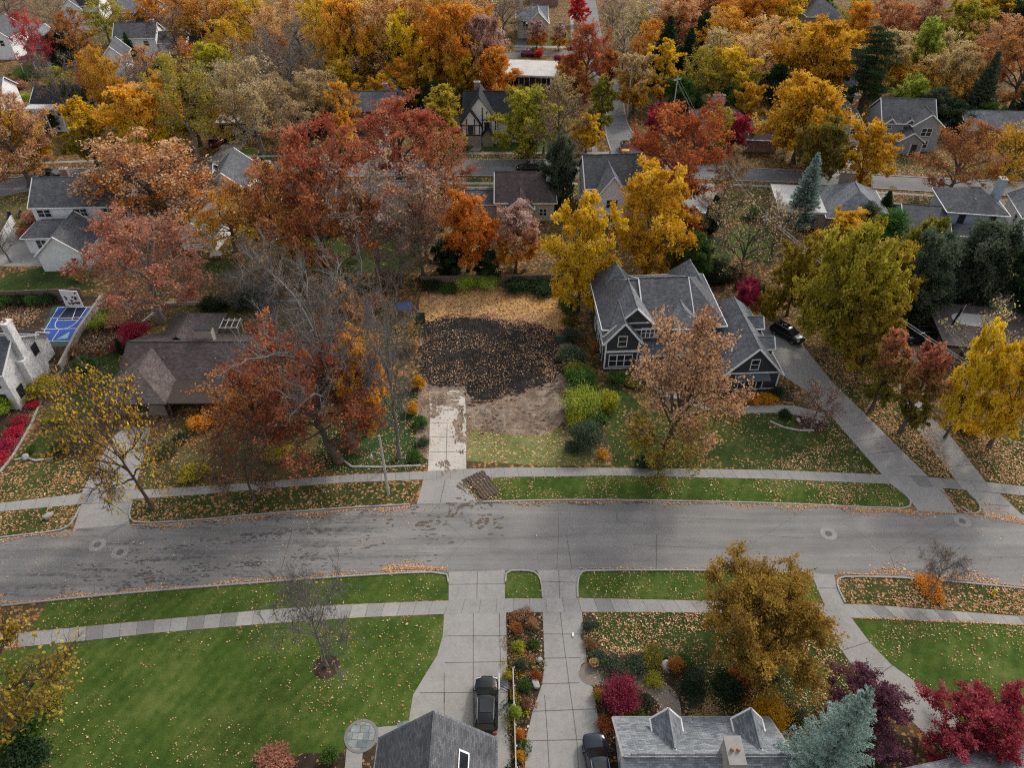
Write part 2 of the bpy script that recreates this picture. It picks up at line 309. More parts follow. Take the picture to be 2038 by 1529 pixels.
# ------------------------------------------------------------------ objects
def tag(o, label=None, cat=None, group=None, kind=None):
    if label: o['label'] = label
    if cat: o['category'] = cat
    if group: o['group'] = group
    if kind: o['kind'] = kind
    return o
def empty(name, loc=(0, 0, 0), rz=0.0, label=None, cat=None, group=None):
    o = bpy.data.objects.new(name, None); o.location = loc; o.rotation_euler = (0, 0, rz); o.empty_display_size = .5
    COL.objects.link(o); return tag(o, label, cat, group)
def link(name, me, parent=None):
    o = bpy.data.objects.new(name, me); COL.objects.link(o)
    if parent is not None: o.parent = parent
    return o
def setmat(o, m):
    """material on the object, so copies may share one mesh"""
    if isinstance(m, str): m = MAT[m]
    if not o.data.materials: o.data.materials.append(m)
    s = o.material_slots[0]; s.link = 'OBJECT'; s.material = m
    return o
class MB:
    """collects vertices and faces for ONE mesh"""
    def __init__(s): s.v = []; s.f = []; s.m = []; s.mi = 0
    def add(s, vs, fs, T=None):
        b = len(s.v)
        s.v += [tuple(T @ Vector(p)) for p in vs] if T is not None else [tuple(p) for p in vs]
        s.f += [[b + i for i in f] for f in fs]; s.m += [s.mi] * len(fs); return s
    def box(s, x0, y0, z0, x1, y1, z1, T=None):
        return s.add([(x0, y0, z0), (x1, y0, z0), (x1, y1, z0), (x0, y1, z0), (x0, y0, z1), (x1, y0, z1), (x1, y1, z1), (x0, y1, z1)],
                     [(0, 3, 2, 1), (4, 5, 6, 7), (0, 1, 5, 4), (1, 2, 6, 5), (2, 3, 7, 6), (3, 0, 4, 7)], T)
    def prism(s, poly, z0, z1, T=None):
        n = len(poly)
        return s.add([(*p, z0) for p in poly] + [(*p, z1) for p in poly],
                     [list(range(n))[::-1], list(range(n, 2 * n))] + [(i, (i + 1) % n, n + (i + 1) % n, n + i) for i in range(n)], T)
    def slab(s, poly3, th, T=None):
        """plate under a 3-D polygon, th metres thick (downwards)"""
        n = len(poly3)
        return s.add(list(poly3) + [(p[0], p[1], p[2] - th) for p in poly3],
                     [list(range(n)), list(range(n, 2 * n))[::-1]] + [((i + 1) % n, i, n + i, n + (i + 1) % n) for i in range(n)], T)
    def bar(s, a, b, r, n=6, r2=None, T=None):
        a, b = Vector(a), Vector(b); d = (b - a).normalized(); u = d.orthogonal().normalized(); w = d.cross(u); r2 = r if r2 is None else r2
        vs = [a + (u * math.cos(2 * math.pi * i / n) + w * math.sin(2 * math.pi * i / n)) * r for i in range(n)] + \
             [b + (u * math.cos(2 * math.pi * i / n) + w * math.sin(2 * math.pi * i / n)) * r2 for i in range(n)]
        return s.add(vs, [(i, (i + 1) % n, n + (i + 1) % n, n + i) for i in range(n)] + [list(range(n))[::-1], list(range(n, 2 * n))], T)
    def path(s, pts, r, n=5):
        for a, b in zip(pts, pts[1:]): s.bar(a, b, r, n)
        return s
    def lathe(s, prof, n=20, T=None, c=(0, 0)):
        vs = [(c[0] + r * math.cos(2 * math.pi * i / n), c[1] + r * math.sin(2 * math.pi * i / n), z) for r, z in prof for i in range(n)]
        fs = [(j * n + i, j * n + (i + 1) % n, (j + 1) * n + (i + 1) % n, (j + 1) * n + i) for j in range(len(prof) - 1) for i in range(n)]
        fs += [list(range(n))[::-1], list(range((len(prof) - 1) * n, len(prof) * n))]
        return s.add(vs, fs, T)
    def build(s, name, mats, parent=None, smooth=False, bevel=0):
        me = bpy.data.meshes.new(name); me.from_pydata(s.v, [], s.f); me.update()
        if isinstance(mats, (str, bpy.types.Material)): mats = [mats]
        for m in mats: me.materials.append(MAT[m] if isinstance(m, str) else m)
        if len(mats) > 1: me.polygons.foreach_set('material_index', s.m)
        uv = me.uv_layers.new(name='UVMap'); buf = np.empty(len(me.loops) * 2, np.float32); vs = me.vertices; i = 0
        for p in me.polygons:
            nrm = p.normal; u = Vector((-nrm.y, nrm.x, 0))
            if u.length < .05: u = Vector((1, 0, 0))
            u.normalize(); w = nrm.cross(u)
            for li in p.loop_indices:
                c = vs[me.loops[li].vertex_index].co; buf[2 * li] = u.dot(c); buf[2 * li + 1] = w.dot(c)
        uv.data.foreach_set('uv', buf)
        if smooth: me.polygons.foreach_set('use_smooth', [True] * len(me.polygons))
        o = link(name, me, parent)
        if bevel:
            b = o.modifiers.new('bevel', 'BEVEL'); b.width = bevel; b.segments = 2; b.limit_method = 'ANGLE'
        return o
def npmesh(name, V, Q, attrs=None, smooth=False):
    """mesh from numpy arrays; Q: n x 4 (or n x 3) indices"""
    V = np.asarray(V, np.float32); Q = np.asarray(Q, np.int32); k_ = Q.shape[1]
    me = bpy.data.meshes.new(name)
    me.vertices.add(len(V)); me.vertices.foreach_set('co', V.ravel())
    me.loops.add(Q.size); me.loops.foreach_set('vertex_index', Q.ravel())
    me.polygons.add(len(Q)); me.polygons.foreach_set('loop_start', np.arange(0, Q.size, k_, dtype=np.int32))
    try: me.polygons.foreach_set('loop_total', np.full(len(Q), k_, np.int32))
    except Exception: pass
    me.update(calc_edges=True)
    for n, a in (attrs or {}).items():
        at = me.attributes.new(n, 'FLOAT', 'POINT'); at.data.foreach_set('value', np.asarray(a, np.float32))
    if smooth: me.polygons.foreach_set('use_smooth', [True] * len(me.polygons))
    return me
# ------------------------------------------------------------------ plants
class Wood:
    def __init__(s): s.V = []; s.Q = []; s.n = 0
    def tube(s, P, r, k_=6):
        P = np.asarray(P, float); n = len(P); r = np.asarray(r, float)
        d = np.gradient(P, axis=0); d /= np.linalg.norm(d, axis=1)[:, None] + 1e-9
        ref = np.array([0, 0, 1.]) if abs(d[0][2]) < .8 else np.array([1., 0, 0])
        u = np.cross(d, ref); u /= np.linalg.norm(u, axis=1)[:, None] + 1e-9; w = np.cross(d, u)
        a = np.arange(k_) * 2 * np.pi / k_
        ring = P[:, None] + (u[:, None] * np.cos(a)[None, :, None] + w[:, None] * np.sin(a)[None, :, None]) * r[:, None, None]
        i = np.arange(k_); j = (i + 1) % k_
        q = np.concatenate([np.stack([h * k_ + i, h * k_ + j, (h + 1) * k_ + j, (h + 1) * k_ + i], 1) for h in range(n - 1)])
        s.V.append(ring.reshape(-1, 3)); s.Q.append(q + s.n); s.n += n * k_
    def sticks(s, A, B, ra, rb):
        m = len(A); d = B - A; d = d / (np.linalg.norm(d, axis=1)[:, None] + 1e-9)
        u = np.cross(d, np.array([.31, .17, .93])); u /= np.linalg.norm(u, axis=1)[:, None] + 1e-9; w = np.cross(d, u)
        vs = []
        for P, r in ((A, ra), (B, rb)):
            for t in range(3):
                vs.append(P + (u * math.cos(t * 2.0944) + w * math.sin(t * 2.0944)) * r)
        V = np.stack(vs, 1).reshape(-1, 3); b = np.arange(m)[:, None] * 6
        q = np.concatenate([b + np.array([[i, (i + 1) % 3, 3 + (i + 1) % 3, 3 + i]]) for i in range(3)])
        s.V.append(V); s.Q.append(q + s.n); s.n += m * 6
    def mesh(s, name): return npmesh(name, np.concatenate(s.V), np.concatenate(s.Q), smooth=True)
def leaves_mesh(rg, name, P, size, H, up=.6, aspect=.62, dirs=None, tone=None):
    m = len(P); nrm = rg.normal(size=(m, 3)); nrm[:, 2] += up; nrm /= np.linalg.norm(nrm, axis=1)[:, None]
    a = rg.normal(size=(m, 3)) if dirs is None else dirs + rg.normal(size=(m, 3)) * .25
    a -= nrm * (a * nrm).sum(1)[:, None]; a /= np.linalg.norm(a, axis=1)[:, None] + 1e-9
    b = np.cross(nrm, a); sz = size * rg.uniform(.6, 1.35, m)[:, None]
    V = np.stack([P - a * sz * .5, P + b * sz * .5 * aspect - nrm * sz * .06, P + a * sz * .5, P - b * sz * .5 * aspect - nrm * sz * .06], 1).reshape(-1, 3)
    Q = np.arange(m * 4).reshape(-1, 4)
    rnd = np.repeat(rg.uniform(0, 1, m) if tone is None else np.clip(tone + rg.normal(size=m) * .16, 0, 1), 4)
    return npmesh(name, V, Q, dict(rnd=rnd, hgt=V[:, 2] / H))
def decid(seed, H=16., Rr=6., base=.2, n1=15, n2=7, n3=7, lv=24, size=.36, shape='round', l4=0, drop=0., jit=.26, up=.25, tk=1., fork=0):
    rg = np.random.default_rng(seed); Wd = Wood()
    def env(t):
        if shape == 'round': return (np.sin(np.pi * (t * .86 + .10)) ** .7)
        if shape == 'spread': return (np.sin(np.pi * (t ** .8 * .78 + .14)) ** .6)
        if shape == 'vase': return .35 + .75 * np.sin(np.pi * (t * .72 + .05))
        if shape == 'oval': return (np.sin(np.pi * (t * .9 + .06)) ** .75) * .8
        if shape == 'cone': return (1 - t) ** .75 * .95 + .06
        return np.ones_like(t)
    # trunk
    top = H * (.86 if shape in ('oval', 'cone') else .66)
    nT = 9; z = np.linspace(0, top, nT); bend = np.cumsum(rg.normal(size=(nT, 2)) * .02 * H / nT * 3, 0); bend -= bend[0]
    T = np.column_stack([bend, z]); r0 = .021 * H * tk
    rT = r0 * (1 - np.linspace(0, 1, nT) * .82); rT[0] *= 1.45
    Wd.tube(T, rT, 8)
    def trunk_at(zz): return np.array([np.interp(zz, z, T[:, 0]), np.interp(zz, z, T[:, 1]), min(zz, top)])
    L3A, L3B, tones, dens = [], [], [], []
    lump = rg.uniform(0, 6.28, 6)
    for i in range(n1):
        t = (i + rg.uniform(.1, .9)) / n1; t = t ** .9
        ph = i * 2.39996 + rg.uniform(-.4, .4)
        zt = base * H + t * (1 - base) * H * .97
        e = env(np.array(t)) * Rr * (1 + .16 * math.sin(2 * ph + lump[0]) + .12 * math.sin(3 * ph + lump[1] + t * 4)) * rg.uniform(.84, 1.12)
        if t > .93: e *= .4
        tgt = np.array([math.cos(ph) * e * .82, math.sin(ph) * e * .82, zt]); tgt[:2] += trunk_at(zt)[:2] * .6
        z0 = base * H * rg.uniform(.75, 1.05) + (zt - base * H) * rg.uniform(.30, .62); z0 = min(z0, top * .98)
        p0 = trunk_at(z0); mid = p0 + (tgt - p0) * np.array([.45, .45, .62]) + np.array([0, 0, .04 * H]) + rg.normal(size=3) * .03 * H
        s_ = np.linspace(0, 1, 6)[:, None]; P = (1 - s_) ** 2 * p0 + 2 * s_ * (1 - s_) * mid + s_ ** 2 * tgt
        P[1:-1] += rg.normal(size=(4, 3)) * .012 * H
        rb = r0 * .48 * (1 - .6 * z0 / H); Wd.tube(P, rb * np.linspace(1, .28, 6), 5)
        for j in range(n2):
            s = .32 + .68 * (j + rg.uniform(0, 1)) / n2; q0 = np.array([np.interp(s, s_[:, 0], P[:, c]) for c in range(3)])
            dd = (tgt - p0) / (np.linalg.norm(tgt - p0) + 1e-6) * .7 + rg.normal(size=3) * .75 + np.array([0, 0, up])
            dd /= np.linalg.norm(dd); ln = Rr * rg.uniform(.24, .46); q1 = q0 + dd * ln
            if q1[2] > H: q1[2] = H - rg.uniform(0, .04) * H
            if q1[2] < base * H * .7: q1[2] = base * H * rg.uniform(.7, 1)
            qm = (q0 + q1) / 2 + np.array([0, 0, .05 * ln]) + rg.normal(size=3) * .06 * ln
            Q = np.array([q0, (q0 + qm) / 2 + rg.normal(size=3) * .02 * ln, qm, q1]); Wd.tube(Q, rb * .34 * np.array([1, .85, .65, .35]), 4)
            tone = rg.uniform(.05, .95); bd = rg.uniform(.25, 1.6)
            for m in range(n3):
                s2 = .25 + .75 * (m + rg.uniform(0, 1)) / n3; a = Q[0] * (1 - s2) ** 2 + 2 * s2 * (1 - s2) * qm + s2 ** 2 * q1
                d3 = dd * .55 + rg.normal(size=3) * .8 + np.array([0, 0, up - drop]); d3 /= np.linalg.norm(d3)
                L3A.append(a); L3B.append(a + d3 * Rr * rg.uniform(.08, .20)); tones.append(tone); dens.append(bd)
    A = np.array(L3A); B = np.array(L3B); tones = np.array(tones)
    rr = .011 * Rr / 6; Wd.sticks(A, B, .026 * Rr / 6 * 1.1, rr)
    if l4:
        s = rg.uniform(.2, 1, (len(A), l4)); P0 = (A[:, None] + (B - A)[:, None] * s[..., None]).reshape(-1, 3)
        D = np.repeat(B - A, l4, 0) * .55 + rg.normal(size=P0.shape) * Rr * .055 + np.array([0, 0, .03 * Rr]); Wd.sticks(P0, P0 + D, rr, rr * .55)
    me_t = Wd.mesh('trunk')
    me_l = None
    if lv:
        cnt = rg.poisson(lv * np.array(dens) * 1.08)
        I = np.repeat(np.arange(len(A)), cnt); s = rg.uniform(.15, 1.12, len(I))[:, None]
        P = A[I] + (B - A)[I] * s + rg.normal(size=(len(I), 3)) * jit * Rr / 6
        P[:, 2] = np.clip(P[:, 2], .3, H * 1.02)
        me_l = leaves_mesh(rg, 'crown', P, size, H, tone=tones[I])
    return me_t, me_l, H, Rr
def spruce(seed, H=16., Rr=3.6, droop=.25, cards=1.0, size=.34, base=.04, pw=.85, whorl=.42):
    rg = np.random.default_rng(seed); Wd = Wood()
    Wd.tube(np.array([[0, 0, 0], [.03, 0, H * .35], [0, .04, H * .7], [0, 0, H]]), np.array([.020, .015, .009, .002]) * H, 7)
    PP, DD, TT = [], [], []; z = base * H
    while z < H * .985:
        t = (z - base * H) / (H * (1 - base)); r = Rr * ((1 - t) ** pw) * (1.0 if t > .05 else .85) + .12
        nb = max(4, int(5 + r * 2.6)); ph0 = rg.uniform(0, 6.28)
        for b in range(nb):
            ph = ph0 + b * 2 * math.pi / nb + rg.uniform(-.25, .25); L = r * rg.uniform(.72, 1.12); dz = rg.uniform(-.12, .12)
            n = 5; s = np.linspace(0, 1, n); el = .35 * (t ** 1.2) - droop * (1 - t)
            pts = np.column_stack([math.cos(ph) * L * s, math.sin(ph) * L * s, z + dz + L * (el * s + .30 * s ** 2.5)])
            Wd.tube(pts, np.linspace(.018, .005, n) * (H / 16) * (1 + L * .3), 3)
            m = int((18 + 30 * L) * cards); ss = rg.uniform(.12, 1.04, m) ** .8
            P = np.column_stack([np.interp(ss, s, pts[:, c]) for c in range(3)])
            side = rg.choice([-1, 1], m) * np.abs(rg.normal(size=m)) * .30 * L ** .7 * (1.1 - ss * .8) * .8
            tang = np.array([-math.sin(ph), math.cos(ph), 0]); rad = np.array([math.cos(ph), math.sin(ph), .1])
            P += tang * side[:, None] - rad * np.abs(side)[:, None] * .15; P[:, 2] += rg.normal(size=m) * .05 - np.abs(side) * .14
            PP.append(P); DD.append(rad[None] + tang[None] * np.sign(side)[:, None] * .8); TT.append(np.full(m, rg.uniform(.25, .6)) + .35 * (ss - .5))
        z += whorl * rg.uniform(.75, 1.25) * H / 16
    P = np.concatenate(PP); me = leaves_mesh(rg, 'crown', P, size, H, up=.9, aspect=.34, dirs=np.concatenate(DD), tone=np.concatenate(TT))
    return Wd.mesh('trunk'), me, H, Rr
def pine(seed, H=20., Rr=4.6, size=.45):
    rg = np.random.default_rng(seed); Wd = Wood()
    Wd.tube(np.array([[0, 0, 0], [.1, 0, H * .35], [-.1, .1, H * .7], [0, 0, H]]), np.array([.019, .015, .009, .002]) * H, 7)
    PP, TT = [], []
    for i in range(34):
        t = (i + rg.uniform(0, 1)) / 34; z = H * (.22 + .76 * t); L = Rr * (1 - .72 * t) * rg.uniform(.45, 1.15); ph = i * 2.4 + rg.uniform(-.5, .5)
        s = np.linspace(0, 1, 5); up = rg.uniform(.05, .35)
        pts = np.column_stack([math.cos(ph) * L * s, math.sin(ph) * L * s, z + L * (up * s ** 1.6)]); Wd.tube(pts, np.linspace(.075, .02, 5), 4)
        for c in range(int(4 + L * 2.2)):
            q = .3 + .72 * rg.uniform(); p = np.array([np.interp(q, s, pts[:, a]) for a in range(3)]) + rg.normal(size=3) * np.array([.4, .4, .12])
            m = 46; PP.append(p + rg.normal(size=(m, 3)) * np.array([.42, .42, .16])); TT.append(np.full(m, rg.uniform(.2, .8)))
    P = np.concatenate(PP)
    return Wd.mesh('trunk'), leaves_mesh(rg, 'crown', P, size, H, up=.5, aspect=.3, tone=np.concatenate(TT)), H, Rr
def shrub(seed, H=2., Rr=1.2, n=2600, size=.17, lumps=26, flatb=.25, fill=.55):
    """rounded bush: lumpy clumps of leaves over a few stems"""
    rg = np.random.default_rng(seed)
    c = rg.normal(size=(lumps, 3)); c /= np.linalg.norm(c, axis=1)[:, None]; c[:, 2] = np.abs(c[:, 2]) * 1.0 - flatb
    rad = rg.uniform(.40, 1.02, lumps)[:, None]; cen = c * rad * np.array([Rr, Rr, H * .52]) + np.array([0, 0, H * .48])
    I = rg.integers(0, lumps, n); P = cen[I] + rg.normal(size=(n, 3)) * np.array([.19 * Rr, .19 * Rr, .13 * H])
    nf = int(n * fill * .5); d = rg.normal(size=(nf, 3)); d /= np.linalg.norm(d, axis=1)[:, None]
    P2 = d * (rg.uniform(0, 1, nf) ** .4)[:, None] * np.array([Rr * .85, Rr * .85, H * .46]) + np.array([0, 0, H * .48])
    P = np.concatenate([P, P2]); P[:, 2] = np.clip(P[:, 2], .03, H); tone = np.concatenate([rg.uniform(.1, .9, lumps)[I], rg.uniform(.2, .6, nf)])
    Wd = Wood(); A = np.zeros((lumps, 3)); A[:, :2] = rg.normal(size=(lumps, 2)) * .08 * Rr; Wd.sticks(A, cen, .035 * Rr, .012 * Rr)
    return Wd.mesh('stems'), leaves_mesh(rg, 'foliage', P, size, H, tone=tone), H, Rr
PROTO = {}
def proto(key):
    if key in PROTO: return PROTO[key]
    t, i = key[:-1], int(key[-1])
    mk = dict(
        D=lambda: decid(100 + i, 15, 6, .14, 16, 8, 8, 34, .34, 'round', jit=.19),
        L=lambda: decid(120 + i, 16, 4.6, .14, 17, 7, 7, 30, .36, 'oval', jit=.19),
        O=lambda: decid(140 + i, 18, 7.2, .20, 16, 8, 8, 17, .32, 'spread', l4=1, jit=.17),
        S=lambda: decid(160 + i, 17, 6.4, .20, 15, 8, 8, 9, .31, 'spread', l4=2, jit=.22),
        T=lambda: decid(180 + i, 17, 6.2, .22, 13, 8, 7, 2.2, .32, 'vase', l4=4, jit=.2),
        B=lambda: decid(200 + i, 17, 6.2, .24, 13, 8, 7, 0, .3, 'vase', l4=5),
        C=lambda: decid(220 + i, 7, 4.6, .28, 13, 8, 7, {1: .22, 2: .4, 3: 3.0, 4: 1.7}[i], .20, 'spread', l4=5 if i < 3 else 3, up=.1),
        J=lambda: decid(500 + i, 10, 6.4, .30, 19, 10, 10, 34, .22, 'spread', jit=.20, tk=1.5, drop=.15),
        U=lambda: decid(520 + i, 16, 6.6, .07, 19, 8, 8, 13, .27, 'round', l4=2, jit=.18),
        V=lambda: decid(540 + i, 18, 7.2, .20, 16, 8, 8, 11, .30, 'spread', l4=2, jit=.16),
        K=lambda: decid(240 + i, 12, 6.4, .15, 17, 9, 8, 28, .36, 'round', jit=.20, tk=1.3),
        N=lambda: decid(260 + i, 8, 4.6, .12, 15, 9, 9, 26, .21, 'spread', jit=.20, up=.5),
        P=lambda: spruce(300 + i, 16, 3.7, size=.40), Q=lambda: spruce(320 + i, 14, 4.6, .12, 1.6, .24, .02, .9, .60),
        W=lambda: pine(340 + i), A=lambda: spruce(360 + i, 8, 1.7, -.5, 1.5, .30, .02, .7, .40),
        E=lambda: decid(380 + i, 12, 5.2, .05, 18, 8, 8, 34, .36, 'round', jit=.34, up=.0, drop=.1),
        R=lambda: shrub(400 + i), H=lambda: shrub(420 + i, 1.2, 1.4, 2200, .16, 30, .35), M=lambda: shrub(440 + i, 2.6, 2.2, 7500, .15, 60, .1, .35),
        G=lambda: shrub(460 + i, 1.1, .9, 1300, .20, 16, .1),
    )[t]()
    PROTO[key] = mk; return mk
_rot = random.Random(5)
def plant(key, x, y, h, w, pal, label, name='maple_tree', cat='tree', bark='bark', tilt=(0, 0), group=None, parts=('trunk', 'crown')):
    mt, ml, H0, R0 = proto(key); sx = w / (2 * R0); sz = h / H0
    e = empty(name, (x, y, 0), 0, label, cat, group); e.rotation_euler = (R(tilt[1]), R(tilt[0]), 0)
    rz = _rot.uniform(0, 6.28)
    for me, nm, m in ((mt, parts[0], bark), (ml, parts[1], 'f_' + pal if pal else None)):
        if me is None or m is None: continue
        o = link(nm, me, e); o.scale = (sx * _rot.uniform(.96, 1.04), sx, sz); o.rotation_euler = (0, 0, rz); setmat(o, m)
    return e
def tree(key, bx, by, ty, wpx, pal, label, name='maple_tree', **kw):
    """bx,by: foot of the trunk in the photo, ty: top of the crown, wpx: crown width in photo pixels"""
    x, y = G(bx, by); h = hgt(by, ty); Z = depth(x, y, h * .6); w = wpx / F * Z
    return plant(key, x, y, h, w, pal, label, name, **kw)
def bush(key, bx, by, wpx, hm, pal, label, name='shrub', cat='shrub', group=None):
    x, y = G(bx, by, hm * .45); w = wpx / F * depth(x, y, hm * .5)
    return plant(key, x, y, hm, w, pal, label, name, cat, parts=('stems', 'foliage'), group=group)
# ------------------------------------------------------------------ the ground and everything laid on it
def chaikin(pts, n=1, closed=True):
    for _ in range(n):
        q = []
        m = len(pts)
        for i in range(m if closed else m - 1):
            a, b = pts[i], pts[(i + 1) % m]
            q += [(a[0] * .75 + b[0] * .25, a[1] * .75 + b[1] * .25), (a[0] * .25 + b[0] * .75, a[1] * .25 + b[1] * .75)]
        if not closed: q = [pts[0]] + q + [pts[-1]]
        pts = q
    return pts
def GP(px): return [G(*p) for p in px]
def sheet(name, pts, z, m, smooth=0, kind='structure', world=False):
    p = pts if world else GP(pts)
    if smooth: p = chaikin(p, smooth)
    me = bpy.data.meshes.new(name); me.from_pydata([(x, y, z) for x, y in p], [], [list(range(len(p)))]); me.update()
    if me.polygons[0].normal.z < 0: me.flip_normals()
    me.materials.append(MAT[m]); at = me.attributes.new('rnd', 'FLOAT', 'POINT'); at.data.foreach_set('value', [.42] * len(p))
    return tag(link(name, me), kind=kind)
b = 1500.
n_ = 24
gx = np.linspace(-b, b, n_); gy = np.linspace(-300, 2200, n_); XX, YY = np.meshgrid(gx, gy)
Vg = np.column_stack([XX.ravel(), YY.ravel(), np.zeros(n_ * n_)])
Qg = np.array([(i * n_ + j, i * n_ + j + 1, (i + 1) * n_ + j + 1, (i + 1) * n_ + j) for i in range(n_ - 1) for j in range(n_ - 1)])
o = link('ground', npmesh('ground', Vg, Qg)); o.data.materials.append(MAT['ground']); tag(o, kind='structure')
# streets
R_TOP = [(-420, 1120), (-150, 1087), (0, 1071), (115, 1058), (150, 1053), (258, 1044), (383, 1038), (520, 1025), (700, 1011), (816, 1005), (985, 998), (1250, 996), (1540, 1002), (1799, 1014), (1905, 1021), (2038, 1034), (2260, 1056), (2560, 1090)]
R_BOT = [(2560, 1240), (2260, 1194), (2038, 1171), (1811, 1150), (1671, 1146), (1418, 1136), (1155, 1135), (893, 1139), (765, 1143), (520, 1161), (306, 1178), (153, 1192), (0, 1207), (-150, 1222), (-480, 1262)]
sheet('road', R_TOP + R_BOT, .012, 'road')
sheet('road', [(-700, 372), (0, 362), (130, 335), (320, 329), (500, 325), (1000, 319), (1220, 319), (1300, 324), (1500, 336), (1800, 352), (2038, 364), (2600, 398),
               (2600, 432), (2038, 390), (1800, 378), (1500, 357), (1220, 347), (1000, 347), (500, 353), (130, 364), (0, 392), (-700, 412)], .012, 'road2')
sheet('road', [(1218, 330), (1215, 296), (1204, 262), (1206, 225), (1210, 205), (1203, 186), (1185, 160), (1165, 110), (1150, 60), (1140, 0), (1185, 0), (1196, 60), (1205, 110), (1226, 160), (1238, 182), (1242, 205), (1243, 225), (1252, 256), (1270, 276), (1288, 300), (1292, 330)], .016, 'road2')
sheet('road', [(700, 118), (1020, 104), (1130, 100), (1178, 96), (1182, 106), (1130, 110), (1020, 114), (700, 130)], .020, 'road2')
sheet('road', [(-200, 62), (0, 44), (330, 52), (330, 62), (0, 56), (-200, 76)], .020, 'road2')
